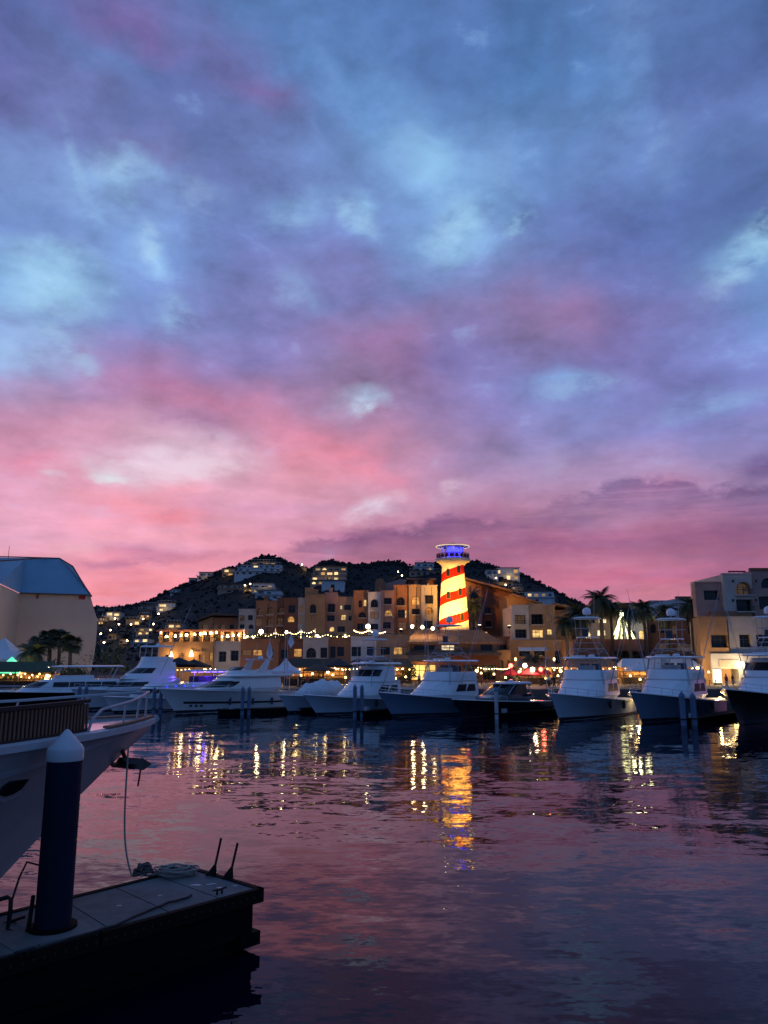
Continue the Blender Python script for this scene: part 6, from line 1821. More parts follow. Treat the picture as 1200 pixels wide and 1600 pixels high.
# ------------------------------------------------------------------ palms
def frond_mesh(L=2.6, n=13, droop=1.0, width=.55, name='frond'):
    b = MB()
    pts = []
    for i in range(n+1):
        t = i/n
        pts.append(Vector((L*(t - .18*droop*t*t*t), 0, L*(.42*t - .85*droop*t*t))))
    b.tube(pts, [.035*(1-.8*i/n) for i in range(n+1)], 3)
    for i in range(1, n+1):
        t = i/n
        w_ = width*1.15*L*(.35 + .65*math.sin(PI*min(1, t*1.05+.05)))*.5
        for sd in (1, -1):
            for k in (0, .5):
                p = pts[i-1].lerp(pts[i], k)
                d = pts[i]-pts[i-1]; d.normalize()
                tip = p + Vector((d.x*w_*.55, sd*w_*.85, d.z*w_*.5 - w_*.35))
                b.add([p - d*.05, p + d*.06, tip], [(0,1,2)])
    me = b.mesh(name, fix=False)
    return me
def fan_mesh(L=1.5, name='frond'):
    b = MB()
    b.tube([(0,0,0), (L*.45,0,L*.06)], [.03,.02], 3)
    for i in range(13):
        a = -1.25 + 2.5*i/12
        c, s = math.cos(a), math.sin(a)
        o = Vector((L*.45, 0, L*.06)); tip = o + Vector((c*L*.75, s*L*.75, -.18*L*abs(s) - .10*L))
        mid = o + Vector((c*L*.42, s*L*.42, .02)); q = Vector((-s, c, 0))*.055*L
        b.add([o, mid+q, tip, mid-q], [(0,1,2,3)])
    return b.mesh(name, fix=False)
FRONDS = [frond_mesh(2.9, 13, .9), frond_mesh(2.7, 13, 1.25), frond_mesh(2.5, 12, .55)]
FANS = [fan_mesh(1.5), fan_mesh(1.7)]
for me in FRONDS + FANS: me.materials.append(M['palm_frond'])
def palm(label, px, py_base, py_crown, Y, kind='date', size=1.0, n=26, lean=.0, z0=GZ, group='palms on the promenade', skirt=True, seed=0):
    rnd = random.Random(seed+px)
    if kind == 'date': size *= 1.28; n = int(n*1.35)
    p = W(px, py_base, Y)
    zc = W(px, py_crown, Y).z
    R = thing('palm_tree', label, 'palm', (p.x, Y, z0), rnd.uniform(0, 6), group)
    H_ = zc - z0
    pts = [(lean*(k/8)**2, .1*math.sin(k), H_*k/8) for k in range(9)]
    tr = MB().tube(pts, [.24*size+.10*(1-k/8)**2 + .02*(k % 2) for k in range(9)], 8)
    tr.build('trunk', M['palm_trunk'], R, True)
    top = Vector(pts[-1])
    if skirt:
        sk = MB()
        for i in range(40):
            a = rnd.uniform(0, 2*PI); l_ = rnd.uniform(.5, 1.15)*size
            q = top + Vector((.12*math.cos(a), .12*math.sin(a), rnd.uniform(-.3, .05)))
            e = q + Vector((math.cos(a)*.42*size*rnd.uniform(.5,1.2), math.sin(a)*.42*size*rnd.uniform(.5,1.2), -l_))
            w_ = Vector((-math.sin(a), math.cos(a), 0))*.09
            sk.add([q-w_, q+w_, e], [(0,1,2)])
        sk.build('dead_skirt', M['palm_skirt'], R, fix=False)
    for i in range(n):
        me = rnd.choice(FRONDS if kind == 'date' else FANS)
        o = bpy.data.objects.new('frond', me); C.objects.link(o); o.parent = R
        o.location = top
        t = (i+.5)/n
        pitch = -.95 + 1.75*t + rnd.uniform(-.15, .15)     # hanging to upright
        o.rotation_euler = (rnd.uniform(-.3, .3), -pitch, 2.399963*i + rnd.uniform(-.2, .2))
        s = size*rnd.uniform(.85, 1.12); o.scale = (s, s, s)
    return R
palm('tallest palm, standing left of the tree of lights', 944, 1060, 937, 135, size=1.12, n=34)
palm('second tall palm crowded against the tallest one', 960, 1060, 948, 137.2, size=.8, n=26)
palm('broad dark palm at the corner of the front apartment block', 905, 1060, 962, 136, size=1.2, n=36)
palm('slim palm just left of the broad dark palm', 889, 1060, 972, 133, size=.85, n=24)
palm('palm right of the tree of lights', 1012, 1060, 951, 138, size=.95, n=30)
palm('small palm beside the tree of lights', 988, 1060, 958, 134, size=.85, n=24)
palm('palm in front of the dark red house', 1048, 1060, 955, 140, size=.95, n=28)
palm('palm at the left corner of the hotel', 1088, 1060, 946, 137, size=1.0, n=30)
palm('low palm by the arches and awnings', 832, 1060, 1030, 128, size=.7, n=22, skirt=False)
palm('left fan palm of the row before the pavilion', 75, 1046, 997, 118, 'fan', 1.15, 34)
palm('middle slim fan palm of the row before the pavilion', 90, 1046, 996, 120, 'fan', 1.0, 30)
palm('right fan palm of the row before the pavilion', 108, 1046, 1006, 116, 'fan', 1.1, 34)
palm('low bushy palm left of the fan palms', 50, 1046, 1018, 115, 'date', .9, 30, skirt=False)
palm('half hidden fan palm behind the low bushy palm', 56, 1046, 1004, 123, 'fan', 1.0, 26)
palm('shadowy palm at the right edge of the lighthouse', 742, 1060, 945, 168, 'date', .9, 24)
def shrub(label, px, Y, w_, h_, seed=0, name='shrub', z0=GZ, n=420, m='leaf_green'):
    rnd = random.Random(seed)
    p = W(px, 1060, Y)
    R = thing(name, label, 'plant', (p.x, Y, z0))
    st = MB()
    for i in range(6):
        a = 2*PI*i/6; st.tube([(0,0,0), (math.cos(a)*w_*.2, math.sin(a)*w_*.2, h_*.4), (math.cos(a)*w_*.36, math.sin(a)*w_*.36, h_*.75)], [.06,.04,.02], 4)
    st.build('stems', M['palm_trunk'], R)
    b = MB()
    for i in range(n):
        a, e, rr_ = rnd.uniform(0, 2*PI), rnd.uniform(-.2, 1.4), rnd.random()**.4
        lump = 1 + .22*math.sin(a*3+seed) + .15*math.sin(a*7+e*5)
        c = Vector((math.cos(a)*math.cos(e)*w_*.5*rr_*lump, math.sin(a)*math.cos(e)*w_*.5*rr_*lump, h_*.35 + math.sin(e)*h_*.6*rr_*lump))
        s = rnd.uniform(.12, .28); d = Vector((rnd.gauss(0,1), rnd.gauss(0,1), rnd.gauss(0,1))).normalized(); f_ = d.orthogonal().normalized()*s*.45
        b.add([c-d*s, c+f_, c+d*s, c-f_], [(0,1,2,3)])
    b.build('foliage', M[m], R, fix=False)
shrub('rounded dark shrub under the fan palms', 86, 113, 5.6, 3.9, 1, n=800)
shrub('wider shrub at the pavilion foot, right of the fan palms', 118, 119, 5.0, 2.8, 2, n=700)
shrub('dark tree mass between the pavilion and the flybridge yacht', 170, 135, 9, 6.5, 3, 'broadleaf_tree', n=700)
shrub('clipped bush in front of the ochre arches', 800, 125, 2.6, 2.0, 4)
shrub('bush at the corner of the tiled shop pavilion', 640, 131, 2.8, 3.6, 5)
shrub('hanging greenery in the wide arch under the tree of lights', 985, 140.5, 6.0, 2.2, 6, z0=W(985,1036,140).z)

# ------------------------------------------------------------------ lamps, strings of bulbs, tree of lights
TL = 'lamps along the restaurant terrace'
zt_r = W(312, 1004, TY).z
for i, px in enumerate((254,262,275,283,291,303,311,322,331,339,347,355,363,371)):
    p = W(px + ((i*29) % 7 - 3)*.7, 993 + ((i*53) % 9 - 4)*.8, TY-.5)
    R = thing('terrace_lamp', 'warm lamp in bay %s of the restaurant terrace colonnade' % ['one','two','three','four','five','six','seven','eight','nine','ten','eleven','twelve','thirteen','fourteen'][i], 'lamp', (p.x, TY-.62, p.z), 0, TL)
    MB().tube([(0,.1,.9),(0,0,.3)], .03, 4).build('stem', M['iron'], R)
    k_ = .4+.75*((i*37) % 10)/10
    MB().lathe([(.28*k_,0),(.24*k_,.3),(.12*k_,.42)], 10).build('shade', M['bulb' if i % 2 else 'lamp_white'], R, True)
    if i % 3 == 1:
        lamp('lamp_light', (0, -.9, -.2), (1,.66,.28), 480, R, .3)
def string(label, pts, Y, nb, sag=.5, br=.075, mk='bulb', lights=2):
    R = thing('string_lights', label, 'string lights', W(*pts[0], Y), 0, 'strings of bulbs over the terrace')
    o = R.location; ps = [W(px, py, Y) - o for px, py in pts]
    path = []
    for a, b in zip(ps, ps[1:]):
        for k in range(12):
            t = k/12; q = a.lerp(b, t); q.z -= sag*4*t*(1-t)
            path.append(q)
    path.append(ps[-1])
    MB().tube(path, .03, 4).build('cable', M['iron'], R)
    me = MB().ball((0,0,-.16), br, 8, 5).mesh('bulb'); me.materials.append(M[mk])
    for i in range(nb):
        f = (i+.5)/nb*(len(path)-1); k = int(f); q = path[k].lerp(path[min(k+1, len(path)-1)], f-k)
        u = bpy.data.objects.new('bulb', me); C.objects.link(u); u.parent = R; u.location = q
    for i in range(lights):
        q = path[int((i+.5)/lights*(len(path)-1))]
        lamp('string_glow', (q.x, q.y-.8, q.z-.5), (1,.66,.28), 420, R, .4)
string('string of bulbs dipping over the terrace in front of the cream and terracotta block', [(380,989),(405,989),(430,987),(452,986),(470,984.5),(492,983)], 141, 30)
string('short bright string of bulbs above the white shopfront', [(552,983),(577,983),(603,985)], 141, 18)
string('row of bulbs under the arcade behind the pale blue fishing boat', [(897,1037.5),(925,1038),(950,1038),(972,1039)], 131, 22, .25, .09)
string('row of little bulbs over the bar right of the arcade', [(1040,1041),(1062,1040),(1085,1042)], 131, 9, .2, .08, lights=1)
string('low string of bulbs over the tables under the red awning', [(452,1041),(478,1042),(510,1041)], 129, 16, .2, .065, lights=1)
string('low string of bulbs over the tables under the black parasols', [(520,1041),(555,1043),(590,1041),(632,1043)], 127, 18, .25, .065, lights=2)
string('low string of bulbs across the fronts of the lower ochre shops', [(262,1043),(295,1044),(330,1043),(372,1044)], 132, 16, .2, .065, lights=2)
string('low string of bulbs before the arcade wall arches', [(745,1041),(775,1043),(797,1042)], 134, 14, .2, .065, lights=1)
string('low string of bulbs between the broad palm and the arcade', [(858,1040),(880,1041),(897,1040)], 133, 12, .2, .065, lights=1)
string('second string of bulbs on the terrace, above the cream shops', [(478,992),(510,990),(548,991)], 141, 16, .4, .075, lights=1)
# lamps on the cafe tables along the quay
CG = 'lamp-lit cafe tables on the quay'
rnd = random.Random(21)
spots = [(404,'right of the side-on yacht'),(470,'left of the white fishing boat tower'),(488,'under the straw parasol'),(520,'left under the black parasols'),(540,'in the middle under the black parasols'),(552,'right under the black parasols'),(618,'before the small black parasol'),(634,'by the bush at the tiled pavilion'),(660,'in front of the bright shop'),(752,'right of the clear-bridged boat'),(772,'before the first dark arch'),(790,'before the small red parasol'),(853,'behind the navy cruiser stern'),(872,'by the person in red'),(884,'beside the lamp post at the arcade'),(898,'under the broad dark palm'),(930,'at the lit arcade bar'),(985,'between the two tall fishing boats'),(1000,'under the cream parasol'),(1018,'behind the radar-ball boat bow'),(1092,'left of the sign column'),(1108,'just left of the bright sign column'),(20,'left at the garden bar'),(40,'right at the garden bar'),(64,'by the low lamp post'),(330,'above the big yacht windscreen')]
for px, wh in spots:
    Y = rnd.uniform(112, 122); p = W(px, 1060, Y)
    R = thing('cafe_table', 'small cafe table with a warm lamp, ' + wh, 'table', (p.x, Y, GZ+.01), 0, CG)
    MB().lathe([(.45,.72),(.45,.76)], 12).build('table_top', M['dark_wood'], R)
    MB().lathe([(.25,0),(.05,.05),(.05,.72)], 8).build('table_leg', M['iron'], R)
    for sx in (-.8, .8):
        MB().box(sx-.2,sx+.2,-.2,.2,.42,.46).box(sx+(.16 if sx > 0 else -.2),sx+(.2 if sx > 0 else -.16),-.2,.2,.46,.95).box(sx-.18,sx-.14,-.18,-.14,0,.42).box(sx+.14,sx+.18,.14,.18,0,.42).build('chair', M['dark_wood'], R)
    h_ = rnd.uniform(.95, 2.0)
    MB().tube([(0,0,.76),(0,0,h_)], .02, 5).build('lamp_stem', M['iron'], R)
    MB().lathe([(.17,h_),(.13,h_+.25),(.05,h_+.3)], 8).build('lamp_shade', M['bulb_soft'], R)
PG = 'string light posts on the terrace'
for px, wh in ((380.5,'left'),(430,'second'),(470,'third'),(492,'right, brightest')):
    p = W(px, 1003, 141); t = W(px, 985, 141)
    R = thing('terrace_post', '%s white post carrying the string of bulbs over the terrace' % wh, 'post', (p.x, 141, p.z), 0, PG)
    MB().tube([(0,0,0),(0,0,t.z-p.z+.3)], .09, 6).build('pole', M['stucco_white'], R)
    MB().lathe([(.16,0),(.16,.06)], 8).build('foot', M['stucco_white'], R)
GG = 'globe lamps on the terrace roof'
for px, py, wh in ((644,979,'left of three white globe lamps on the parapet left of the lighthouse'),(660,980,'middle of three white globe lamps left of the lighthouse'),(676,982,'right of three white globe lamps, nearest the lighthouse'),
                   (386,996,'white globe lamp above the wide shop windows'),(408,987,'large bright globe lamp under the string of bulbs'),(448,988,'globe lamp in the middle of the bulb string'),(496,994,'globe lamp at the right end of the bulb string'),(540,994,'small globe lamp over the terracotta shop'),(575,979,'largest globe lamp over the white shopfront'),(395,997,'low globe lamp between the planters')):
    p = W(px, py, 141.5)
    zb = W(px, 1002 if px < 640 else 990, 141.5).z
    R = thing('globe_lamp', wh, 'lamp', (p.x, 141.5, zb), 0, GG)
    MB().tube([(0,0,0),(0,0,p.z-zb-.2)], .05, 6).build('post', M['iron'], R)
    big = px in (408, 575)
    MB().ball((0,0,p.z-zb), .42 if big else .3, 10, 7).build('globe', M['lamp_white'], R)
    lamp('globe_light', (0,-.9,p.z-zb), (1,.72,.36), 900 if big else 420, R, .3)
WG = 'conical wall lamps on the ochre wall'
for px, py, wh in ((267.5,1023,'left cone wall lamp on the ochre wall under the terrace'),(299,1021,'right cone wall lamp on the ochre wall under the terrace')):
    p = W(px, py, SY-.3)
    R = thing('wall_lamp', wh, 'lamp', (p.x, SY-.32, p.z), 0, WG)
    MB().lathe([(.42,-.55),(.30,0),(.08,.6)], 10).build('shade', M['bulb_soft'], R, True)
    MB().box(-.04,.04,0,.34,.3,.38).build('bracket', M['iron'], R)
    lamp('wall_wash', (0,-.7,-.3), (1,.62,.24), 450, R, .3)
# planters with clipped greenery along the parapet
for i, (p0, p1) in enumerate(((381,420),(424,468),(474,508),(514,545),(550,600),(604,634))):
    a, b_ = W(p0, 1003, 139), W(p1, 1003, 139)
    R = thing('planter', '%s planter of dark greenery along the terrace edge' % ['first','second','third','fourth','fifth','sixth'][i], 'planter', ((a.x+b_.x)/2, 139.4, W(440, 1001.5, 139).z), 0, 'planters on the terrace edge')
    w_ = b_.x-a.x
    MB().box(-w_/2, w_/2, -.3, .3, 0, .5).build('trough', M['rust'], R)
    f = MB(); rnd = random.Random(i)
    for k in range(260):
        c = Vector((rnd.uniform(-w_/2, w_/2), rnd.uniform(-.35,.35), .5+rnd.random()**1.5*.9)); s = rnd.uniform(.1,.22); d = Vector((rnd.gauss(0,1), rnd.gauss(0,1), rnd.gauss(0,1))).normalized(); q = d.orthogonal().normalized()*s*.45
        f.add([c-d*s, c+q, c+d*s, c-q], [(0,1,2,3)])
    f.build('foliage', M['leaf_green'], R, fix=False)
# tree of lights
tp = W(972, 963, 145); tb_ = W(972, 1000, 145)
R = thing('light_tree', 'tall cone of glowing light strands on the arcade roof, shaped like a tree', 'light tree', (tp.x, 145, tb_.z))
Ht = tp.z - tb_.z; rad = 18*145/FOC
MB().tube([(0,0,0),(0,0,Ht+.3)], .12, 6).build('pole', M['iron'], R)
for i in range(11):
    a = 2*PI*(i+.4)/11
    pts = [(rad*(1-(1-t)**1.25)*math.cos(a) if False else rad*t**.85*math.cos(a), rad*t**.85*math.sin(a), Ht*(1-t)) for t in [k/10 for k in range(11)]]
    MB().tube(pts, .055, 5).build('light_strand', M['tree_light'], R)
MB().ball((0,0,Ht+.4), .35, 8, 6).build('top_star', M['lamp_white'], R)
lamp('tree_glow', (0,-rad-1.5,Ht*.4), (1,.92,.5), 1700, R, .8)
lamp('tree_glow', (rad+1.0,-1,Ht*.4), (1,.92,.5), 700, R, .8)
tp = W(970, 953, 146.5); bt = W(961, 1000, 146.5)
R = thing('light_mast', 'slanting mast wrapped in thick light strands, left of the cone of lights', 'light tree', (bt.x, 146.5, bt.z))
for k in (0, .35, .7):
    MB().tube([(k*.5,.2*k,0), ((tp.x-bt.x)*.6+k*.4, 0, (tp.z-bt.z)*.6), (tp.x-bt.x+k*.2, 0, tp.z-bt.z)], [.13,.13,.08], 6).build('light_strand', M['tree_light'], R)
MB().tube([(-.3,0,0),(tp.x-bt.x-.3,0,tp.z-bt.z)], .08, 5).build('pole', M['iron'], R)
# hotel street front: lit sign column, wall lamp
p = W(1121, 1056, HY-5)
R = thing('sign_column', 'bright yellow-white illuminated column sign in front of the hotel', 'sign', (p.x, HY-5, GZ))
zt2 = W(1121, 1046, HY-5).z-GZ
MB().box(-.55,.55,-.2,.2,.3,zt2).build('light_box', M['sign_panel'], R)
MB().box(-.62,.62,-.24,.24,0,.3).build('plinth', M['iron'], R)
MB().box(-.62,.62,-.24,.24,zt2,zt2+.12).build('top_cap', M['iron'], R)
lamp('sign_glow', (0,-1.4,2), (1,.74,.34), 800, R, .5)
p = W(1159, 1039, HY-4.4)
R = thing('wall_lamp', 'large bright wall lamp above the hotel shop door', 'lamp', (p.x, HY-4.4, p.z))
MB().lathe([(.2,-.45),(.45,0),(.3,.42),(.1,.5)], 12).build('globe', M['lamp_white'], R, True)
MB().box(-.06,.06,.2,.8,-.05,.05).build('bracket', M['iron'], R)
lamp('wall_wash', (-.6,-1.4,-.2), (1,.72,.34), 700, R, .4)
p = W(1140, 1052, HY-4); lamp('shop_spill', (p.x, HY-5.5, GZ+2.2), (1,.66,.24), 350, None, .6)
for k, (px, wh) in enumerate(((805,'left'),(865,'middle'),(884,'right'))):
    p = W(px, 1030, 145)
    R = thing('wall_lamp', '%s warm lantern on the street wall of the front apartment block' % wh, 'lamp', (p.x, 145.4-.8, p.z), 0, 'street wall lanterns')
    MB().lathe([(.1,-.3),(.2,0),(.14,.25)], 8).build('globe', M['bulb_soft'], R, True)
    MB().box(-.03,.03,.1,.9,.2,.26).build('bracket', M['iron'], R)
    lamp('wall_wash', (0,-1.2,.3), (1,.6,.25), 380, R, .4)
# street lamp posts along the promenade
SG = 'lamp posts along the promenade'
def street(px, py, Y, wh, col=(1,.62,.26), wt=900, m='bulb_soft', r=.28):
    p = W(px, py, Y)
    R = thing('lamp_post', wh, 'lamp post', (p.x, Y, GZ), 0, SG)
    h = p.z-GZ
    MB().tube([(0,0,0),(0,0,.6),(0,0,h-.25)], [.13,.08,.06], 8).build('pole', M['iron'], R)
    MB().ball((0,0,h), r, 10, 6).build('globe', M[m], R)
    MB().lathe([(.18,0),(.2,.08),(.05,.2)], 8, (0,0,h+r*.8)).build('cap', M['iron'], R)
    lamp('lamp_light', (0,-.7,h), col, wt, R, .3)
street(436, 1046, 124, 'lamp post beside the white peaked tent')
street(512, 1050, 127, 'lamp post among the dark umbrellas')
street(600, 1040, 130, 'lamp post left of the tiled shop pavilion', wt=1400)
street(745, 1048, 128, 'lamp post in front of the tiled shop pavilion right end')
street(812, 1050, 126, 'lamp post before the ochre arches')
street(876, 1048, 128, 'lamp post between the express cruiser and the arcade', wt=1400)
street(945, 1052, 126, 'lamp post under the arcade behind the pale blue fishing boat', wt=1400)
street(1020, 1052, 127, 'lamp post behind the radar-ball fishing boat', wt=1200)
street(1090, 1044, 124, 'lamp post left of the hotel shop', wt=1400)
street(320, 1047, 125, 'lamp post behind the violet cruiser', wt=700)
street(48, 1039, 112, 'lamp post with a yellow globe by the garden bar', wt=900, r=.34)
street(76, 1056, 109, 'low lamp post right of the garden bar', wt=1100)

# ------------------------------------------------------------------ promenade: tents, umbrellas, awnings, bar
def tent(label, px, Y, w_, h_, m, name='market_tent', poles=True, rise=.45, group=None):
    p = W(px, 1060, Y)
    R = thing(name, label, 'tent', (p.x, Y, GZ), 0, group)
    e = h_*(1-rise)
    b = MB(); n = 8
    ring = [(-w_/2,-w_/2),(0,-w_/2-.05),(w_/2,-w_/2),(w_/2+.05,0),(w_/2,w_/2),(0,w_/2),(-w_/2,w_/2),(-w_/2-.05,0)]
    mid = [(x*.38, y*.38) for x, y in ring]
    b.add([(x,y,e-.35) for x,y in ring]+[(x,y,e) for x,y in ring]+[(x,y,e+(h_-e)*.42) for x,y in mid]+[(0,0,h_)],
          [(i,(i+1)%n,n+(i+1)%n,n+i) for i in range(n)]+[(n+i,n+(i+1)%n,2*n+(i+1)%n,2*n+i) for i in range(n)]+[(2*n+i,2*n+(i+1)%n,3*n) for i in range(n)])
    b.build('canopy', M[m], R)
    if poles:
        for x, y in ((-1,-1),(1,-1),(1,1),(-1,1)):
            MB().tube([(x*w_*.48,y*w_*.48,0),(x*w_*.48,y*w_*.48,e)], .05, 5).build('pole', M['alu_white'], R)
    return R
tent('white peaked tent on the quay right of the side-on yacht', 446, 112, 4.2, 4.2, 'tent_white')
def umbrella(label, px, Y, py_top, w_, m, group):
    p = W(px, 1060, Y); h_ = W(px, py_top, Y).z - GZ
    R = thing('parasol', label, 'parasol', (p.x, Y, GZ), 0, group)
    b = MB(); n = 8
    b.add([(w_/2*math.cos(2*PI*i/n), w_/2*math.sin(2*PI*i/n), h_-1.0) for i in range(n)]+[(w_/2*math.cos(2*PI*i/n), w_/2*math.sin(2*PI*i/n), h_-1.2) for i in range(n)]+[(0,0,h_)],
          [(i,(i+1)%n,2*n) for i in range(n)]+[(n+i,n+(i+1)%n,(i+1)%n,i) for i in range(n)])
    b.build('canopy', M[m], R)
    MB().tube([(0,0,0),(0,0,h_+.15)], .05, 6).build('pole', M['dark_wood'], R)
    MB().lathe([(.35,0),(.3,.15),(.08,.2)], 10).build('base', M['iron'], R)
UG = 'parasols at the quayside restaurants'
for px, Y, py, w_, m, wh in ((278,118,1027,5.5,'awning_black','broad black parasol behind the violet cruiser'),(302,121,1030,5.5,'awning_black','black parasol right of the broad one'),(530,122,1030,6.0,'awning_black','black parasol behind the covered boat'),(560,125,1029,6.0,'awning_black','large black parasol under the white shopfront'),(498,118,1036,5.0,'thatch','straw parasol left of the black ones'),(590,128,1032,4.5,'awning_black','small black parasol near the tiled pavilion'),
        (1000,122,1036,5.0,'canvas_white','cream parasol under the arcade'),(1030,124,1037,5.0,'canvas_white','cream parasol behind the radar-ball fishing boat'),(826,121,1043,3.6,'awning_red','red parasol glowing in the lamp light'),(846,123,1042,3.8,'awning_red','second red parasol, nearer the broad palm'),(798,122,1043,3.0,'awning_red','small red parasol before the ochre arches')):
    umbrella(wh, px, Y, py, w_, m, UG)
# red awning
a, c = W(446, 1032, 134), W(512, 1032, 134)
R = thing('red_awning', 'long dark red awning over the quayside restaurants', 'awning', ((a.x+c.x)/2, 134, a.z-1.2))
w_ = c.x-a.x
MB().prism([(-w_/2, 3, 1.2),(-w_/2, -2.5, 0),(-w_/2,-2.5,-.3),(-w_/2, 3,.95)], w_, (1,0,0)).build('canopy', M['awning_red'], R)
for k in range(5):
    x = -w_/2 + w_*(k+.05)/4.1
    MB().tube([(x,-2.4,0),(x,-2.4,GZ-(a.z-1.2))], .05, 5).build('pole', M['iron'], R)
# open bars on the promenade: counter, shelves, back wall, bottles given a glow of their own
def bar(label, px, Y, w_, m_roof='thatch', gm='win_amber', h_=3.0, wt=500):
    p = W(px, 1060, Y)
    R = thing('quayside_bar', label, 'bar', (p.x, Y, GZ), 0, 'open bars on the quay')
    MB().box(-w_/2, w_/2, -.3, .3, 0, 1.05).build('counter', M['dark_wood'], R)
    MB().box(-w_/2, w_/2, 2.2, 2.5, 0, h_).build('back_wall', M['ochre'], R)
    for k in range(2):
        MB().box(-w_/2+.2, w_/2-.2, 1.9, 2.2, 1.3+.7*k, 1.36+.7*k).build('shelf', M['dark_wood'], R)
    rnd = random.Random(int(px))
    bt = MB()
    for k in range(int(w_*5)):
        x = rnd.uniform(-w_/2+.3, w_/2-.3); z = 1.36+.7*rnd.randint(0, 1)
        bt.box(x-.05, x+.05, 2.0, 2.1, z, z+rnd.uniform(.2,.42))
    tag(bt.build('glowing_bottles', M['win_amber'], R), kind='stuff')  # bottles emit: the lamplight on them is put into the material
    for x in (-w_/2, 0, w_/2):
        MB().tube([(x,-.9,0),(x,-.9,h_)], .07, 6).build('post', M['dark_wood'], R)
    MB().add([(-w_/2-.5,-1.5,h_-.3),(w_/2+.5,-1.5,h_-.3),(w_/2-.6,1,h_+1.1),(-w_/2+.6,1,h_+1.1),(w_/2+.5,3,h_-.2),(-w_/2-.5,3,h_-.2)],[(0,1,2,3),(3,2,4,5),(0,3,5),(1,4,2),(0,5,4,1)]).build('roof', M[m_roof], R)
    me = MB().ball((0,0,0), .12, 6, 4).mesh('bulb'); me.materials.append(M['bulb_soft'])
    for k in range(max(4, int(w_*1.1))):
        u = bpy.data.objects.new('bulb', me); C.objects.link(u); u.parent = R; u.location = (-w_/2+.3+(w_-.6)*k/max(3, int(w_*1.1)-1), -1.2, h_-.55-.15*(k % 2))
    lamp('bar_light', (0, .8, h_-.5), (1,.58,.22), wt, R, .4)
bar('thatched bar with warm lamps behind the covered boat', 475, 121, 6.0)
bar('second thatched bar under the red awning', 510, 127, 6.0)
bar('lamp-lit bar beneath the arcade behind the pale blue boat', 925, 130, 8.0, 'roof_tile', wt=1000)
bar('bar with cream roof behind the radar-ball fishing boat', 1010, 128, 8.0, 'canvas_white', wt=900)
bar('bar right of the radar-ball boat tower under small bulbs', 1062, 128, 6.0, 'canvas_white', wt=700)
bar('small bar by the red parasols', 838, 127, 6.0, 'roof_tile', wt=900)
bar('bar beneath the black parasols left of the tiled pavilion', 605, 131, 8.0, 'thatch', wt=1100)
bar('garden bar with green and gold lights, far left', 28, 108, 9.5, 'leaf_green', wt=900, h_=2.6)
bar('bar with yellow lights behind the dark hulled yacht', 58, 110, 4.0, 'thatch', wt=500, h_=2.2)
R = tent('lit turquoise canopy over the garden bar', 16, 111, 4.5, 4.4, 'green_glow_cloth', 'garden_canopy')  # the cloth itself emits; its lit look is put into the material
R = tent('large glowing white tent peak at the left edge', 2, 124, 9.0, 7.4, 'tent_white', 'event_tent')
lamp('tent_glow', (R.location.x+1, 121.5, GZ+1.6), (1,.85,.6), 1600, None, .5)
p = W(16, 1040, 140); lamp('pavilion_wash', (p.x-6, 128, GZ+.6), (1,.50,.18), 8000, None, .6)
p = W(85, 1040, 140); lamp('pavilion_wash', (p.x, 128, GZ+.6), (1,.68,.46), 4600, None, .8)
for px, py, mk, wh in ((798,1040,'lamp_red','red signal lamp over the small red parasol'),(820,1040,'lamp_white','very bright white lamp between the red parasols'),(832,1046,'lamp_white','bright white lamp under the red parasols'),(845,1046,'lamp_red','red lamp right of the bright white ones')):
    p = W(px, py, 120)
    R = thing('hanging_lamp', wh, 'lamp', (p.x, 120, p.z), 0, 'coloured lamps by the red parasols')
    MB().ball((0,0,0), .34, 10, 6).build('globe', M[mk], R)
    MB().tube([(0,0,.3),(0,.3,.9),(0,.6,GZ-p.z)], .03, 4).build('stand', M['iron'], R)
    lamp('lamp_light', (0,-.6,0), (1,.1,.06) if mk == 'lamp_red' else (1,.8,.55), 350, R, .3)
# pedestal lights added at the berths to throw golden light on the boats
for px, Y, wt, wh in ((1000, 86, 420, 'added berth light glowing on the side of the pale blue fishing boat'),(1126, 86, 260, 'added berth light between the radar-ball boat and the black hull'),(470, 101, 160, 'added berth light by the stern of the side-on yacht')):
    p = W(px, 1100, Y)
    R = thing('added_pedestal', wh, 'added light', (p.x, Y, .5), 0, 'added berth lights')
    MB().box(-.12,.12,-.12,.12,-.6,1.0).build('post', M['gelcoat'], R)
    MB().lathe([(.14,1.0),(.16,1.25),(.1,1.32)], 8).build('lens', M['bulb_soft'], R)
    lamp('added_berth_glow', (-.3,-.3,1.5), (1,.62,.2), wt, R, .15)
# banners
BG = 'tall white banners on the quay'
for px, py0, py1, Y, wh in ((421,1002,1034,108,'white kite-shaped banner above the aft canopy of the side-on yacht'),(454.5,990,1013,110,'pale banner on a tall pole right of the kite-shaped one')):
    t, q = W(px, py0, Y), W(px, py1, Y)
    R = thing('banner', wh, 'banner', (q.x, Y, GZ), 0, BG)
    h0, h1 = q.z-GZ, t.z-GZ; hw = 6.0*Y/FOC*.95
    MB().tube([(-hw*.9 if px > 440 else 0,0,0),(-hw*.9 if px > 440 else 0,0,h1+.5)], .05, 6).build('pole', M['alu_white'], R)
    b = MB(); vs = []
    for i in range(9):
        f = i/8; wv = hw*(f/.62 if f < .62 else (1-f)/.38)
        for s in (-1, 0, 1): vs.append((s*wv*.95, -.08+.15*math.sin(f*4+s), h1-(h1-h0)*f))
    b.add(vs, [(i*3+j, i*3+j+1, (i+1)*3+j+1, (i+1)*3+j) for i in range(8) for j in range(2)]).build('cloth', M['tent_white'], R, True)
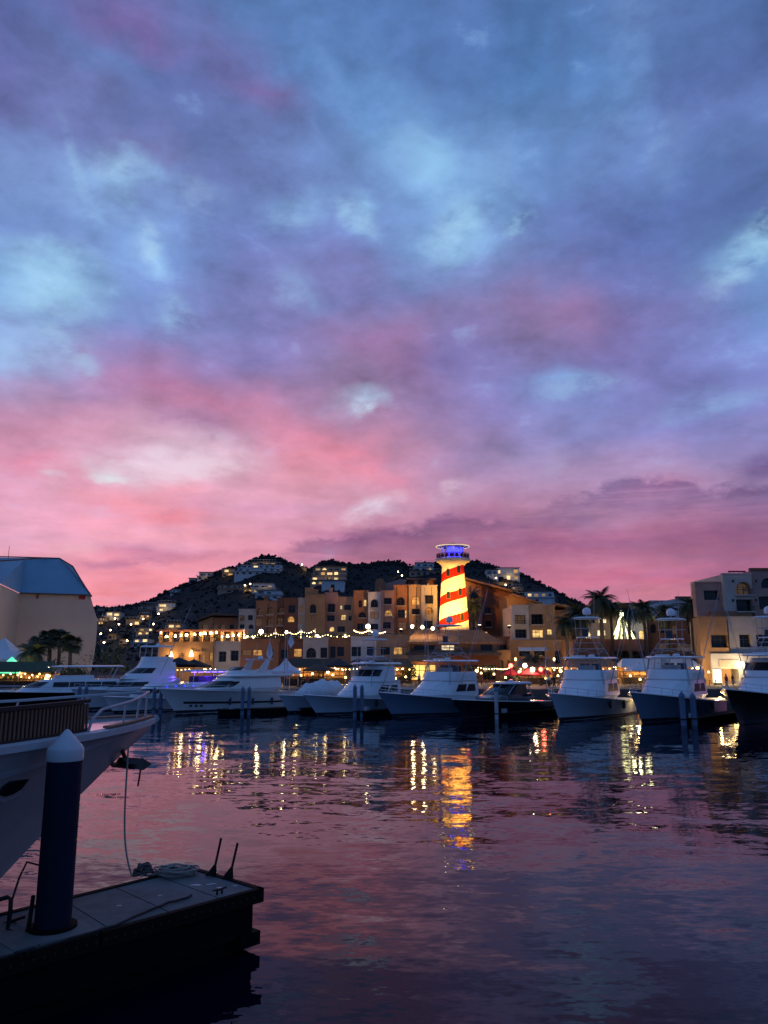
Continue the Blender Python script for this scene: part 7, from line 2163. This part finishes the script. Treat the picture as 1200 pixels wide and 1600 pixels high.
for px, py, Y, wh in ((664,952+40,112,'tall thin flagpole left of the clear-bridged fishing boat'),(446,992,109,'thin white pole beside the pale banner'),(851,990,112,'tall pole with cameras behind the express cruiser')):
    t = W(px, py, Y)
    R = thing('flagpole', wh, 'pole', (t.x, Y, GZ))
    MB().tube([(0,0,0),(0,0,t.z-GZ)], [.07,.04], 6).build('pole', M['alu_white'], R)
    MB().ball((0,0,t.z-GZ), .09, 6, 4).build('finial', M['alu_white'], R)
    if px == 851:
        for k in (.55, .7): MB().obox((.3,0,(t.z-GZ)*k), (.5,.3,.3)).build('camera_box', M['alu_white'], R)

# ------------------------------------------------------------------ people on the promenade
def person_meshes(pose):
    J = {'pelvis':(0,0,.95),'chest':(0,.02,1.32),'neck':(0,.02,1.50),'head':(0,-.01,1.60),'crown':(0,0,1.74)}
    s = .14*pose
    bm = bmesh.new(); sk = bm.verts.layers.skin.verify()
    def v(p, r):
        a = bm.verts.new(p); a[sk].radius = (r, r); return a
    pel = v((0,0,.95), .15); pel[sk].use_root = True
    ch = v((0,0,1.30), .16); nk = v((0,0,1.48), .06); hd = v((0,-.02,1.60), .095); cr = v((0,0,1.72), .075)
    for a, b in ((pel,ch),(ch,nk),(nk,hd),(hd,cr)): bm.edges.new((a,b))
    for sd in (1,-1):
        hp = v((sd*.10,0,.88), .10); kn = v((sd*.11,-s*sd,.48), .065); an = v((sd*.11,s*sd*1.1,.09), .045); ft = v((sd*.12,s*sd*1.1-.16,.04), .035)
        sh = v((sd*.19,0,1.40), .06); el = v((sd*.26,s*sd*.8,1.13), .045); wr = v((sd*.27,-.10-s*sd*.4,.90), .033); hn = v((sd*.27,-.13,.80), .035)
        for a, b in ((pel,hp),(hp,kn),(kn,an),(an,ft),(ch,sh),(sh,el),(el,wr),(wr,hn)): bm.edges.new((a,b))
    me = bpy.data.meshes.new('person_body'); bm.to_mesh(me); bm.free()
    return me
def limb_cloth(pose, what):
    s = .14*pose; b = MB()
    if what == 'shirt':
        b.lathe([(.17,.92),(.185,1.05),(.20,1.30),(.17,1.43),(.07,1.49)], 10)
        for sd in (1,-1): b.tube([(sd*.15,0,1.40),(sd*.23,s*sd*.4,1.26),(sd*.265,s*sd*.8,1.12)], [.085,.075,.065], 7)
    else:
        b.lathe([(.175,.80),(.19,.95),(.175,1.04)], 10)
        for sd in (1,-1): b.tube([(sd*.09,0,.92),(sd*.105,-s*sd*.95,.50),(sd*.11,s*sd*1.0,.12)], [.125,.09,.07], 7)
    return b.mesh(what)
PB = {k: (person_meshes(k), limb_cloth(k, 'shirt'), limb_cloth(k, 'trousers')) for k in (0.3, 1.2)}
hair_me = MB().lathe([(.105,1.58),(.118,1.66),(.095,1.76),(.02,1.79)], 10, (0,.02,0)).mesh('hair'); hair_me.materials.append(M['hair_dark'])
for me in [q[0] for q in PB.values()]: me.materials.append(M['skin'])
def person(label, px, Y, shirt, rz, pose):
    p = W(px, 1065, Y)
    R = thing('person', label, 'person', (p.x, Y, GZ+.01), rz, 'people on the promenade')
    body, sh, tr = PB[pose]
    o = bpy.data.objects.new('body', body); C.objects.link(o); o.parent = R
    o.modifiers.new('Skin', 'SKIN'); sm_ = o.modifiers.new('Sub', 'SUBSURF'); sm_.levels = 1; sm_.render_levels = 1
    for me, m_, nm in ((sh, shirt, 'shirt'), (tr, 'trousers', 'trousers')):
        m2 = me.copy(); m2.materials.clear(); link(nm, m2, M[m_], R, 'all')
    h = bpy.data.objects.new('hair', hair_me); C.objects.link(h); h.parent = R
for px, Y, c, rz, ps, wh in ((858,114,'shirt_white',.4,.3,'person in a pale shirt standing by the tall pole'),(866,113,'shirt_black',-.6,1.2,'person in black walking past the lamp post'),(880,115,'shirt_red',2.6,.3,'person in a red shirt beside the walker in black'),(888,113,'shirt_blue',.1,1.2,'person in a blue shirt in front of the arcade'),
        (896,114,'shirt_white',3.0,.3,'person in a white shirt under the broad palm'),(905,116,'shirt_black',1.0,1.2,'dark dressed person under the slim palm'),(935,112,'shirt_blue',.8,.3,'person in a blue shirt near the lit arcade bar'),(1135,118,'shirt_red',.2,.3,'person in a red shirt at the bright hotel shop'),(1145,119,'shirt_black',.9,.3,'person in black at the bright hotel shop'),
        (655,124,'shirt_white',.3,1.2,'person in white in front of the bright shop'),(468,112,'shirt_black',.2,.3,'person in black beside the white tent'),(480,113,'shirt_red',2.0,1.2,'person in red walking by the thatched bar')):
    person(wh, px, Y, c, rz, ps)
